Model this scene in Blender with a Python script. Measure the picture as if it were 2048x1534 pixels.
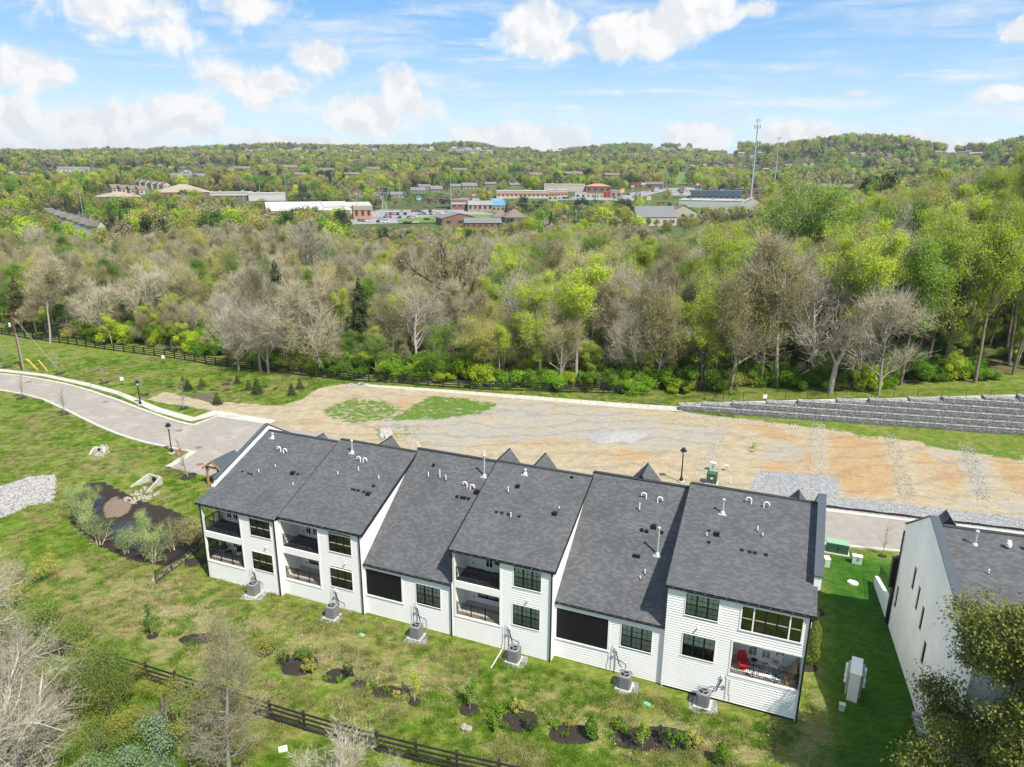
import bpy, math, random
import numpy as np
from mathutils import Vector, Matrix, Euler

S = bpy.context.scene
for o in list(bpy.data.objects):
    bpy.data.objects.remove(o)
COL = S.collection
# ------------------------------------------------------------------ camera
FPX, PITCH, ROLL, CAMH = 1420.0, 0.2927, 0.0062, 31.8
CP, SP = math.cos(PITCH), math.sin(PITCH)
FV = np.array([0, CP, -SP])
_R0 = np.array([1.0, 0, 0]); _U0 = np.array([0, SP, CP])
RV = math.cos(ROLL) * _R0 + math.sin(ROLL) * _U0
UV = -math.sin(ROLL) * _R0 + math.cos(ROLL) * _U0
cd = bpy.data.cameras.new('camera')
cam = bpy.data.objects.new('camera', cd)
COL.objects.link(cam)
cd.sensor_width = 36.0
cd.lens = FPX / 2048 * 36
cd.clip_start = 0.5
cd.clip_end = 30000
cam.matrix_world = Matrix(((RV[0], UV[0], -FV[0], 0), (RV[1], UV[1], -FV[1], 0), (RV[2], UV[2], -FV[2], CAMH), (0, 0, 0, 1)))
S.camera = cam

def ray(px, py):
    return FV + RV * (px - 1024) / FPX - UV * (py - 767) / FPX

def at(px, py, z=0.0):
    r = ray(px, py)
    t = (z - CAMH) / r[2]
    return (r[0] * t, r[1] * t)

# ------------------------------------------------------------------ light
SUN_EL, SUN_AZ = math.radians(55), math.radians(141)
SKY_STRENGTH, SUN_STRENGTH = 0.15, 4.0
S.view_settings.view_transform = 'Standard'
S.view_settings.look = 'None'
S.view_settings.exposure = 0.95
S.view_settings.gamma = 1.0
sd = bpy.data.lights.new('sun', 'SUN')
sd.energy = SUN_STRENGTH
sd.angle = math.radians(0.53)
sd.color = (1.0, 0.945, 0.835)
sun = bpy.data.objects.new('sun', sd)
COL.objects.link(sun)
to_sun = Vector((math.sin(SUN_AZ) * math.cos(SUN_EL), math.cos(SUN_AZ) * math.cos(SUN_EL), math.sin(SUN_EL)))
sun.rotation_euler = to_sun.to_track_quat('Z', 'Y').to_euler()
sun.location = (60, -60, 120)

# node helper --------------------------------------------------------
class NT:
    def __init__(self, tree):
        self.t = tree
        self.n = tree.nodes
        self.l = tree.links
    def add(self, typ, **kw):
        nd = self.n.new(typ)
        for k, v in kw.items():
            if k == 'inp':
                for kk, vv in v.items():
                    s = nd.inputs[kk]
                    if hasattr(vv, 'is_linked') or isinstance(vv, bpy.types.NodeSocket):
                        self.l.new(vv, s)
                    else:
                        s.default_value = vv
            else:
                setattr(nd, k, v)
        return nd
    def math(self, op, a, b=None, c=None, clamp=False):
        nd = self.n.new('ShaderNodeMath'); nd.operation = op; nd.use_clamp = clamp
        for i, v in enumerate((a, b, c)):
            if v is None: continue
            if isinstance(v, bpy.types.NodeSocket): self.l.new(v, nd.inputs[i])
            else: nd.inputs[i].default_value = v
        return nd.outputs[0]
    def vmath(self, op, a, b=None):
        nd = self.n.new('ShaderNodeVectorMath'); nd.operation = op
        for i, v in enumerate((a, b)):
            if v is None: continue
            if isinstance(v, bpy.types.NodeSocket): self.l.new(v, nd.inputs[i])
            else: nd.inputs[i].default_value = v
        return nd.outputs['Value'] if op in ('LENGTH', 'DOT_PRODUCT', 'DISTANCE') else nd.outputs[0]
    def ramp(self, fac, lo, hi, a=0.0, b=1.0, smooth=True):
        nd = self.n.new('ShaderNodeMapRange')
        nd.interpolation_type = 'SMOOTHSTEP' if smooth else 'LINEAR'
        nd.inputs[1].default_value = lo; nd.inputs[2].default_value = hi
        nd.inputs[3].default_value = a; nd.inputs[4].default_value = b
        self.l.new(fac, nd.inputs[0])
        return nd.outputs[0]
    def noise(self, vec, scale, detail=3, rough=0.55, dist=0.0, dim='3D'):
        nd = self.n.new('ShaderNodeTexNoise'); nd.noise_dimensions = dim
        nd.inputs['Scale'].default_value = scale; nd.inputs['Detail'].default_value = detail
        nd.inputs['Roughness'].default_value = rough; nd.inputs['Distortion'].default_value = dist
        if vec is not None: self.l.new(vec, nd.inputs['Vector'])
        return nd.outputs['Fac']
    def mix(self, fac, a, b, mode='MIX'):
        nd = self.n.new('ShaderNodeMix'); nd.data_type = 'RGBA'; nd.blend_type = mode; nd.clamp_factor = True
        for s, v in ((nd.inputs[0], fac), (nd.inputs[6], a), (nd.inputs[7], b)):
            if isinstance(v, bpy.types.NodeSocket): self.l.new(v, s)
            elif isinstance(v, (tuple, list)): s.default_value = (*v[:3], 1)
            else: s.default_value = v
        return nd.outputs[2]
    def val(self, v):
        nd = self.n.new('ShaderNodeValue'); nd.outputs[0].default_value = v
        return nd.outputs[0]

# ------------------------------------------------------------------ sky
W = bpy.data.worlds.new('World')
S.world = W
W.use_nodes = True
g = NT(W.node_tree)
for n_ in list(g.n): g.n.remove(n_)
sky = g.add('ShaderNodeTexSky', sky_type='NISHITA', sun_disc=False)
sky.sun_elevation = SUN_EL
sky.sun_rotation = SUN_AZ
sky.altitude = 200; sky.air_density = 1.0; sky.dust_density = 0.35; sky.ozone_density = 2.2
tc = g.add('ShaderNodeTexCoord')
D = g.vmath('NORMALIZE', tc.outputs['Generated'])
sx = g.add('ShaderNodeSeparateXYZ', inp={0: D})
el = g.math('ARCSINE', sx.outputs[2])
az = g.math('ARCTAN2', sx.outputs[0], sx.outputs[1])
ae = g.add('ShaderNodeCombineXYZ', inp={0: az, 1: el, 2: 0.0}).outputs[0]
# cumulus: blobs placed by azimuth and elevation, broken up with fractal noise
CLOUDS = [ # px, py, rx, ry (photo pixels), strength
 (50,140,60,36,1.0),(10,235,60,38,.9),(215,262,95,45,1.0),(130,255,60,30,.8),(365,228,80,38,1.0),(300,255,50,20,.7),(735,232,85,42,1.0),(805,175,40,40,.8),(830,215,60,25,.6),
 (520,168,110,34,.62),(640,115,62,30,.8),(440,150,60,34,.55),(240,15,150,40,.6),(300,60,130,34,.45),(500,12,90,26,.6),(518,203,32,16,.8),
 (1290,70,110,42,1.05),(1390,25,80,38,1.05),(1220,85,36,34,1.0),(1075,55,80,55,.8),(1110,100,90,20,.7),(1500,18,50,18,.6),(1040,280,150,34,.95),(560,288,80,16,.85),(640,288,60,14,.8),(660,290,70,12,.8),(280,295,60,14,.8),
 (1400,272,75,26,.95),(1590,272,70,26,.85),(1830,285,60,18,.9),(2040,60,30,20,.8),(1650,185,8,4,.1),(1960,300,160,16,.8),(60,295,120,14,.7),(1940,150,150,17,.62),(2020,188,70,15,.6),(960,118,150,10,.5),(1000,88,120,13,.55),(1300,183,260,13,.5),(1430,212,110,9,.5),(330,133,120,8,.5),(150,118,60,6,.5),(1140,214,70,7,.5),(1712,186,34,9,.6),(1882,211,34,5,.5),(700,75,60,5,.45),(1340,130,44,7,.5),(1390,258,90,9,.45),(1110,168,180,7,.4),(560,205,40,8,.3),(430,265,120,16,.45)]
nz = g.noise(ae, 26.0, 6, 0.58, 0.35)
nz_fine = g.noise(ae, 70.0, 4, 0.6, 0.2)
edge = g.math('MULTIPLY_ADD', nz, 1.6, g.math('MULTIPLY_ADD', nz_fine, 0.25, -0.92))
tot = None; streak = None
for (px, py, rx, ry, s_) in CLOUDS:
    r = ray(px, py); r = r / np.linalg.norm(r)
    a0, e0 = math.atan2(r[0], r[1]), math.asin(r[2])
    v = g.vmath('SUBTRACT', ae, (a0, e0, 0))
    v = g.vmath('MULTIPLY', v, (FPX / rx, FPX / ry, 0))
    d = g.vmath('LENGTH', v)
    m = g.math('MULTIPLY', g.math('SUBTRACT', 1.25, d), s_)
    if rx / ry > 5 and ry < 21 and py < 240:
        streak = m if streak is None else g.math('SMOOTH_MAX', streak, m, 0.3)
    elif tot is None: tot = m
    else: tot = g.math('SMOOTH_MAX', tot, m, 0.25)
cum = g.ramp(g.math('ADD', tot, g.math('MULTIPLY', edge, 0.75)), 0.05, 0.55)
# soft grey undersides: density thick parts seen low in each cloud
nz_up = g.noise(g.vmath('ADD', ae, (0.01, 0.016, 0)), 26.0, 6, 0.58, 0.35)
lit = g.ramp(g.math('SUBTRACT', nz, nz_up), -0.10, 0.10)
# streaky high cloud
cz = g.math('ADD', sx.outputs[2], 0.06)
pl = g.add('ShaderNodeCombineXYZ', inp={0: g.math('DIVIDE', sx.outputs[0], cz), 1: g.math('MULTIPLY', g.math('DIVIDE', sx.outputs[1], cz), 2.2), 2: 3.7}).outputs[0]
ci = g.noise(pl, 0.55, 6, 0.62, 0.8)
ci2 = g.noise(g.vmath('MULTIPLY', ae, (5.0, 36.0, 1.0)), 1.0, 5, 0.6, 0.5)
cirrus = g.ramp(g.math('MULTIPLY_ADD', ci2, 0.6, g.math('MULTIPLY', ci, 0.55)), 0.50, 0.78, 0, 0.72)
# cumulus scattered over the rest of the sky
far_c = g.ramp(g.noise(g.vmath('MULTIPLY', ae, (1.0, 2.0, 1.0)), 3.2, 7, 0.55, 0.2), 0.45, 0.60)
front = g.ramp(sx.outputs[1], 0.55, 0.7, 1.0, 0.0)
high = g.ramp(el, 0.30, 0.42)
other = g.math('MULTIPLY', far_c, g.math('MAXIMUM', front, high))
other = g.math('MULTIPLY', other, g.ramp(el, 0.0, 0.1))
stn = g.noise(g.vmath('MULTIPLY', ae, (9.0, 85.0, 1.0)), 1.0, 6, 0.65, 1.2)
st = g.ramp(g.math('ADD', g.math('MULTIPLY', streak, 1.1), g.math('MULTIPLY_ADD', stn, 1.6, -0.95)), 0.05, 0.85, 0, 0.85)
cover = g.math('MAXIMUM', g.math('MAXIMUM', cum, g.math('MULTIPLY', other, 0.92)), g.math('MAXIMUM', cirrus, st))
hz = g.ramp(el, -0.02, 0.22, 1.0, 0.0)
skycol = g.mix(0.85, sky.outputs[0], g.mix(hz, (0.52, 1.52, 2.95), (2.3, 2.98, 3.35)))
cloudcol = g.mix(lit, (2.9, 3.0, 3.12), (3.42, 3.42, 3.42))
skyc = g.mix(cover, skycol, cloudcol)
below = g.ramp(el, -0.03, 0.0)
skyc = g.mix(below, (.6, .7, .5), skyc)
bg = g.add('ShaderNodeBackground', inp={0: skyc, 1: SKY_STRENGTH})
wo = g.add('ShaderNodeOutputWorld')
g.l.new(bg.outputs[0], wo.inputs[0])
W.cycles.sampling_method = 'MANUAL'
W.cycles.sample_map_resolution = 512

# ------------------------------------------------------------------ cycles
HAZE = 0.00010
S.cycles.volume_bounces = 0
S.cycles.max_bounces = 5
S.cycles.diffuse_bounces = 3
S.cycles.glossy_bounces = 2
S.cycles.transmission_bounces = 3
S.cycles.transparent_max_bounces = 6
S.cycles.caustics_reflective = False
S.cycles.caustics_refractive = False
S.cycles.sample_clamp_indirect = 6

# ------------------------------------------------------------------ materials
MAT = {}
def surf(name, col, rough=0.7, var=0.12, scale=6.0, bump=0.0, bscale=60.0, metal=0.0, col2=None, c2=(0.5, 0.65), c2scale=2.0, spec=0.35, coord='Object', randhue=0.0):
    m = bpy.data.materials.new(name); m.use_nodes = True
    t = NT(m.node_tree)
    b = t.n['Principled BSDF']
    tc = t.add('ShaderNodeTexCoord').outputs[coord]
    c = t.mix(0.0, col, col)
    if col2 is not None:
        c = t.mix(t.ramp(t.noise(tc, c2scale, 4, 0.6, 0.3), c2[0], c2[1]), col, col2)
    f = t.ramp(t.noise(tc, scale, 5, 0.6), 0.25, 0.75, 1 - var, 1 + var, False)
    c = t.mix(1.0, c, f, 'MULTIPLY')
    if randhue:
        oi = t.add('ShaderNodeObjectInfo').outputs['Random']
        c = t.mix(1.0, c, t.ramp(oi, 0, 1, 1 - randhue, 1 + randhue, False), 'MULTIPLY')
    t.l.new(c, b.inputs['Base Color'])
    b.inputs['Roughness'].default_value = rough
    b.inputs['Metallic'].default_value = metal
    b.inputs['Specular IOR Level'].default_value = spec
    if bump:
        bn = t.add('ShaderNodeBump', inp={'Height': t.noise(tc, bscale, 4, 0.6), 'Strength': bump, 'Distance': 0.03})
        t.l.new(bn.outputs[0], b.inputs['Normal'])
    MAT[name] = m
    return m

# ------------------------------------------------------------------ mesh building
class MB:
    """collects faces of one mesh"""
    def __init__(self):
        self.v = []; self.f = []; self.m = []; self.uv = None
    def quad(self, a, b, c, d, mi=0):
        k = len(self.v); self.v += [tuple(a), tuple(b), tuple(c), tuple(d)]
        self.f.append((k, k + 1, k + 2, k + 3)); self.m.append(mi)
    def poly(self, pts, mi=0):
        k = len(self.v); self.v += [tuple(p) for p in pts]
        self.f.append(tuple(range(k, k + len(pts)))); self.m.append(mi)
    def box(self, x0, x1, y0, y1, z0, z1, mi=0):
        k = len(self.v)
        self.v += [(x0, y0, z0), (x1, y0, z0), (x1, y1, z0), (x0, y1, z0), (x0, y0, z1), (x1, y0, z1), (x1, y1, z1), (x0, y1, z1)]
        for q in ((0, 3, 2, 1), (4, 5, 6, 7), (0, 1, 5, 4), (1, 2, 6, 5), (2, 3, 7, 6), (3, 0, 4, 7)):
            self.f.append(tuple(k + i for i in q)); self.m.append(mi)
        return self
    def cbox(self, cx, cy, z0, sx, sy, sz, mi=0):
        return self.box(cx - sx / 2, cx + sx / 2, cy - sy / 2, cy + sy / 2, z0, z0 + sz, mi)
    def tube(self, pts, r, n=6, mi=0, cap=True):
        pts = [Vector(p) for p in pts]
        if not isinstance(r, (list, tuple)): r = [r] * len(pts)
        rings = []
        for i, p in enumerate(pts):
            a = pts[max(0, i - 1)]; b = pts[min(len(pts) - 1, i + 1)]
            d = (b - a).normalized()
            u = d.orthogonal().normalized() if abs(d.z) < 0.99 else Vector((1, 0, 0))
            if i > 0:
                u = (pu - d * pu.dot(d)); u = u.normalized() if u.length > 1e-4 else d.orthogonal().normalized()
            pu = u
            w = d.cross(u)
            k = len(self.v)
            for j in range(n):
                t = 2 * math.pi * j / n
                self.v.append(tuple(p + (u * math.cos(t) + w * math.sin(t)) * r[i]))
            rings.append(k)
        for i in range(len(rings) - 1):
            a, b = rings[i], rings[i + 1]
            for j in range(n):
                self.f.append((a + j, a + (j + 1) % n, b + (j + 1) % n, b + j)); self.m.append(mi)
        if cap:
            self.f.append(tuple(rings[0] + j for j in range(n))[::-1]); self.m.append(mi)
            self.f.append(tuple(rings[-1] + j for j in range(n))); self.m.append(mi)
        return self
    def lathe(self, prof, cx=0, cy=0, n=16, mi=0):
        k0 = len(self.v)
        for (r, z) in prof:
            for j in range(n):
                t = 2 * math.pi * j / n
                self.v.append((cx + r * math.cos(t), cy + r * math.sin(t), z))
        for i in range(len(prof) - 1):
            for j in range(n):
                a = k0 + i * n
                self.f.append((a + j, a + (j + 1) % n, a + n + (j + 1) % n, a + n + j)); self.m.append(mi)
        self.f.append(tuple(k0 + (len(prof) - 1) * n + j for j in range(n))); self.m.append(mi)
        return self
    def mesh(self, name, mats):
        me = bpy.data.meshes.new(name)
        me.from_pydata(self.v, [], self.f)
        if not isinstance(mats, (list, tuple)): mats = [mats]
        for m in mats: me.materials.append(MAT[m] if isinstance(m, str) else m)
        if len(mats) > 1: me.polygons.foreach_set('material_index', self.m)
        me.update()
        return me
    def build(self, name, mats, parent=None, loc=None, rz=None, **props):
        return link(name, self.mesh(name, mats), parent, loc, rz, **props)

def link(name, me, parent=None, loc=None, rz=None, **props):
    o = bpy.data.objects.new(name, me)
    COL.objects.link(o)
    if parent is not None: o.parent = parent
    if loc is not None: o.location = loc
    if rz is not None: o.rotation_euler = (0, 0, rz)
    for k, v in props.items(): o[k] = v
    return o

def thing(name, label, cat, loc=(0, 0, 0), rz=0.0, group=None):
    o = bpy.data.objects.new(name, None)
    o.empty_display_size = 0.2
    COL.objects.link(o)
    o.location = loc; o.rotation_euler = (0, 0, rz)
    o['label'] = label; o['category'] = cat
    if group: o['group'] = group
    return o

def tag(o, label=None, cat=None, group=None, kind=None):
    for k, v in (('label', label), ('category', cat), ('group', group), ('kind', kind)):
        if v: o[k] = v
    return o

def dup(root, loc=None, rz=None, label=None, group=None, scale=None):
    r = root.copy(); COL.objects.link(r)
    if loc is not None: r.location = loc
    if rz is not None: r.rotation_euler = (0, 0, rz)
    if scale is not None: r.scale = scale if isinstance(scale, tuple) else (scale,) * 3
    if label: r['label'] = label
    if group: r['group'] = group
    for ch in list(root.children):
        c = ch.copy(); COL.objects.link(c); c.parent = r
        for gch in ch.children:
            d = gch.copy(); COL.objects.link(d); d.parent = c
    return r

def np_mesh(name, verts, faces_flat, loop_n, mats, midx=None):
    """fast mesh from numpy arrays; every face has loop_n corners"""
    me = bpy.data.meshes.new(name)
    nv = len(verts); nf = len(faces_flat) // loop_n
    me.vertices.add(nv); me.vertices.foreach_set('co', np.asarray(verts, np.float32).ravel())
    me.loops.add(nf * loop_n); me.loops.foreach_set('vertex_index', np.asarray(faces_flat, np.int32))
    me.polygons.add(nf)
    me.polygons.foreach_set('loop_start', np.arange(0, nf * loop_n, loop_n, dtype=np.int32))
    me.polygons.foreach_set('loop_total', np.full(nf, loop_n, np.int32))
    for m in (mats if isinstance(mats, (list, tuple)) else [mats]): me.materials.append(MAT[m] if isinstance(m, str) else m)
    if midx is not None: me.polygons.foreach_set('material_index', np.asarray(midx, np.int32))
    me.update(calc_edges=True)
    return me
# ================================================================== TERRAIN
YAW = -0.3814
TH_E = np.array([math.cos(YAW), math.sin(YAW)]); TH_N = np.array([-math.sin(YAW), math.cos(YAW)])
TH_O = np.array([-24.46, 50.72])
def th(u, v): return tuple(TH_O + TH_E * u + TH_N * v)

def sstep(a, b, x):
    t = np.clip((x - a) / (b - a), 0, 1); return t * t * (3 - 2 * t)

def hash_noise(x, y, s, seed=0):
    """smooth value noise, period-free"""
    x = np.asarray(x, float) / s; y = np.asarray(y, float) / s
    xi = np.floor(x); yi = np.floor(y); fx = x - xi; fy = y - yi
    fx = fx * fx * (3 - 2 * fx); fy = fy * fy * (3 - 2 * fy)
    def h(a, b):
        n = np.sin(a * 127.1 + b * 311.7 + seed * 74.7) * 43758.5453
        return n - np.floor(n)
    return (h(xi, yi) * (1 - fx) + h(xi + 1, yi) * fx) * (1 - fy) + (h(xi, yi + 1) * (1 - fx) + h(xi + 1, yi + 1) * fx) * fy

WALL_A = np.array([23.2, 93.0]); WALL_D = np.array([0.9775, -0.211]); WALL_D = WALL_D / np.linalg.norm(WALL_D)
WALL_N = np.array([-WALL_D[1], WALL_D[0]])
POOL1 = [at(*p) for p in [(172,965),(195,968),(222,985),(207,1003),(210,1028),(178,1032),(176,990)]]
POOL2 = [at(*p) for p in [(218,1035),(250,1028),(288,1035),(305,1060),(330,1085),(290,1098),(240,1088),(212,1078)]]
BED = [at(*p) for p in [(165,966),(205,962),(250,985),(288,1003),(335,1015),(378,1035),(408,1066),(398,1098),(335,1131),(262,1122),(190,1088),(140,1046),(138,1000)]]

def poly_sd(x, y, P):
    """signed distance, positive inside"""
    P = np.asarray(P, float); x = np.asarray(x, float); y = np.asarray(y, float)
    d = np.full(x.shape, 1e9); ins = np.zeros(x.shape, bool)
    for i in range(len(P)):
        ax, ay = P[i]; bx, by = P[(i + 1) % len(P)]
        ex, ey = bx - ax, by - ay
        t = np.clip(((x - ax) * ex + (y - ay) * ey) / (ex * ex + ey * ey + 1e-12), 0, 1)
        d = np.minimum(d, np.hypot(x - ax - ex * t, y - ay - ey * t))
        c = ((ay > y) != (by > y)) & (x < ex * (y - ay) / (ey if abs(ey) > 1e-9 else 1e-9) + ax)
        ins ^= c
    return np.where(ins, d, -d)

# ridge line seen from above the lawn: bearing (photo x) -> height of the ground at distances
AZX = np.array([-600, 0, 300, 550, 700, 850, 940, 1010, 1100, 1250, 1380, 1450, 1530, 1600, 1700, 1800, 1880, 1960, 2048, 2600])
RIDGE_PY = np.array([322, 323, 318, 305, 306, 303, 297, 312, 305, 300, 302, 309, 312, 300, 289, 294, 311, 309, 297, 300.0])
def zt(x, y):
    x = np.asarray(x, float); y = np.asarray(y, float)
    z = np.zeros(np.broadcast(x, y).shape)
    # pond hollow
    near = (np.abs(x + 36) < 14) & (np.abs(y - 61) < 12)
    if near.any():
        dd = np.maximum(poly_sd(x, y, POOL1), poly_sd(x, y, POOL2))
        db = poly_sd(x, y, BED)
        z = z - 0.30 * sstep(-0.5, 2.5, db) - 0.40 * sstep(-0.3, 0.9, dd)
    # ground raised behind the stone basket wall
    s = (x - WALL_A[0]) * WALL_D[0] + (y - WALL_A[1]) * WALL_D[1]
    w = (x - WALL_A[0]) * WALL_N[0] + (y - WALL_A[1]) * WALL_N[1]
    plat = np.clip(0.080 * s, 0, 4.6) * (w > 0)
    raised = np.minimum(plat, np.maximum(0, 1.15 * (w - 0.9)))
    z = z + raised * (1 - sstep(60, 200, w))
    # wooded hill on the right
    r = np.hypot(x, y)
    hx = sstep(-5, 95, x - 0.15 * (y - 100))
    hill = 18.0 * sstep(103, 215, y + 0.22 * x) * hx * (1 - sstep(270, 430, y))
    z = z + hill
    # far country
    pxx = 1024 + FPX * x / np.maximum(y * CP + 6.0, 1.0)
    yr = np.interp(pxx, AZX, RIDGE_PY)
    right = sstep(1380, 1560, pxx)
    R = 2300 - 850 * right
    zr = CAMH + (339 - yr) / FPX * R
    a = np.interp(r, [0, 450, 600, 800, 1100, 1500], [0, 0, 11.0, 18, 27, 42])
    b = np.interp(r, [0, 560, 800, 1000], [0, 0, 8, 22])
    base = a * (1 - right) + b * right
    r1 = 1500 - 500 * right
    zf = base + sstep(r1, R, r) * (zr - np.where(right > 0.5, 22, 42) )
    zf = zf * (1 - 0.45 * sstep(R * 1.05, R * 1.8, r))
    front = sstep(0, 40, y)
    z = z + zf * front + (hash_noise(x, y, 160, 3) - 0.5) * 14 * sstep(500, 1300, r) * front
    # lawns roll a little away from everything built
    return z

def at_t(px, py, extra=0.0):
    """point of the terrain seen at a photo pixel"""
    r = ray(px, py)
    t0, t1 = 20.0, 20.0
    while t1 < 9000:
        p = r * t1
        if CAMH + p[2] < float(zt(p[0], p[1])) + extra: break
        t0 = t1; t1 *= 1.03
    for _ in range(24):
        m = (t0 + t1) / 2; p = r * m
        if CAMH + p[2] < float(zt(p[0], p[1])) + extra: t1 = m
        else: t0 = m
    p = r * t1
    return (float(p[0]), float(p[1]), float(zt(p[0], p[1])) + extra)

def grid_axis(lo, fine_lo, fine_hi, hi, step, gr):
    a = list(np.arange(fine_lo, fine_hi, step))
    s = step; v = a[-1]
    while v < hi: s *= gr; v += s; a.append(v)
    s = step; v = a[0]; pre = []
    while v > lo: s *= gr; v -= s; pre.append(v)
    return np.array(pre[::-1] + a)
gx = grid_axis(-7000, -112, 92, 7000, 0.75, 1.062)
gy = grid_axis(-900, 24, 128, 8000, 0.75, 1.062)
X, Y = np.meshgrid(gx, gy)
Z = zt(X, Y)
nx, ny = len(gx), len(gy)
idx = np.arange(nx * ny).reshape(ny, nx)
quads = np.stack([idx[:-1, :-1], idx[:-1, 1:], idx[1:, 1:], idx[1:, :-1]], -1).ravel()

def PP(L): return [at(*p) for p in L]
near = (X > -125) & (X < 120) & (Y > 15) & (Y < 160)
def mask(P, soft=1.0):
    m = np.zeros(X.shape)
    m[near] = sstep(-soft, soft, poly_sd(X[near], Y[near], P))
    return m
DIRT = PP([(290,800),(330,783),(400,800),(470,806),(560,812),(600,800),(640,775),(690,768),(735,772),(1000,792),(1367,824),(1600,852),(1850,885),(2048,912),(2400,965),(2400,1110),(2048,1062),(1826,1041),(1649,1019)]) + [th(46,32),th(30,30),th(16,27),th(2,24)] + PP([(545,850),(430,822)])
m_dirt = mask(DIRT, 0.9)
CLAY = [([(1480,850),(1540,846),(1632,905),(1625,950),(1560,945),(1505,935),(1600,900)],1),([(1660,868),(1765,880),(1790,935),(1790,985),(1690,995),(1650,930)],1),([(1830,900),(1890,905),(1960,960),(1930,990),(1840,975)],.8),
        ([(1975,905),(2048,910),(2080,1010),(2000,960)],.9),([(790,800),(830,795),(835,812),(800,822)],1),([(590,835),(650,835),(640,860),(600,858)],.7),([(700,870),(900,840),(880,860),(760,885)],.5),([(960,868),(1090,850),(1160,880),(1130,900),(1000,890)],.6),([(1180,900),(1300,895),(1340,930),(1200,925)],.7)]
m_clay = np.zeros(X.shape)
for P, s_ in CLAY: m_clay = np.maximum(m_clay, mask(PP(P), 1.2) * s_)
WEED = [([(640,818),(700,795),(770,800),(810,818),(780,840),(700,848),(650,834)],.85),([(770,842),(860,790),(940,797),(1000,808),(970,826),(880,840)],1.0),([(1490,885),(1520,885),(1520,905),(1495,905)],.8),([(1690,850),(1760,862),(1755,880),(1700,876)],.8),
        ([(740,850),(850,848),(840,880),(750,885)],.55),([(1840,880),(2048,908),(2048,922),(1850,892)],1.3),([(1320,835),(1460,840),(1460,855),(1330,850)],.4)]
m_weed = np.zeros(X.shape)
for P, s_ in WEED: m_weed = np.maximum(m_weed, mask(PP(P), 1.0) * s_)
GRAY = [([(760,840),(1050,800),(1300,830),(1440,860),(1430,900),(1300,900),(1100,880),(900,900),(780,870)],.8),([(1560,880),(1620,900),(1580,925),(1500,915)],.8),([(1900,890),(1950,890),(1990,990),(1940,1000)],.9),([(1860,900),(1900,905),(1880,930)],.6),([(1900,1000),(2048,1000),(2048,1050)],.8)]
m_gray = np.zeros(X.shape)
for P, s_ in GRAY: m_gray = np.maximum(m_gray, mask(PP(P), 1.8) * s_)
MULCHBED = mask(BED, 0.5)
MUD = mask(PP([(205,1003),(232,990),(262,1003),(258,1018),(232,1030),(210,1028)]), .8)
# lush deep green grass east of the block, drier grass on the back slope
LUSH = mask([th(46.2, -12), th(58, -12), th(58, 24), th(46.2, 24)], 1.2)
DRY = np.zeros(X.shape)
for P, s_ in [([(210,1190),(300,1150),(420,1200),(560,1260),(420,1330),(250,1290)],1.0),([(560,1250),(800,1310),(1000,1370),(960,1420),(700,1350),(560,1310)],.8),([(1000,1370),(1300,1420),(1600,1480),(1500,1534),(1200,1470)],.75),([(1600,1300),(1660,1300),(1700,1500),(1640,1534),(1590,1480)],.6),
              ([(0,830),(120,870),(330,960),(420,1010),(330,1000),(120,930)],.35),([(130,1130),(240,1160),(200,1240),(60,1200)],.7),([(640,1370),(900,1440),(1010,1500),(800,1440)],.5)]:
    DRY = np.maximum(DRY, mask(PP(P), 2.5) * s_)
# leaf litter under the wood
fence_line = [at(-60,655),at(0,668),at(138,689),at(326,714),at(546,744),at(721,764),at(966,779),at(1253,788)] + [at_t(*p)[:2] for p in ((1330,785),(1400,783),(1480,778),(1560,774),(1660,781),(1760,782),(1850,770),(1950,763),(2048,753))] + [(110,103),(150,95)]
FL = np.array(fence_line)
yf = np.interp(X, FL[:, 0], FL[:, 1], left=FL[0, 1] + 0, right=95)
yf = np.where(X < FL[0, 0], FL[0, 1] + (FL[0, 0] - X) * 0.45, yf)
LITTER = sstep(np.where(X > 18, .5, 4.0), np.where(X > 18, 2.5, 8.0), Y - yf + 3 * (hash_noise(X, Y, 6, 5) - .5)) * (1 - sstep(230, 300, Y + 0.2 * X)) 
FAR = sstep(260, 330, np.hypot(X, Y))
ground_me = np_mesh('ground', np.stack([X, Y, Z], -1).reshape(-1, 3), quads, 4, surf('ground_tmp', (.1, .15, .04)))
for nm, a in (('dirt', m_dirt), ('clay', m_clay), ('weed', m_weed), ('gray', m_gray), ('mulch', MULCHBED), ('mud', MUD), ('lush', LUSH), ('dry', DRY), ('litter', LITTER), ('far', FAR)):
    at_ = ground_me.attributes.new(nm, 'FLOAT', 'POINT')
    at_.data.foreach_set('value', np.clip(a, 0, 2).astype(np.float32).ravel())
ground_me.polygons.foreach_set('use_smooth', np.ones(len(ground_me.polygons), bool))

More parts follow.
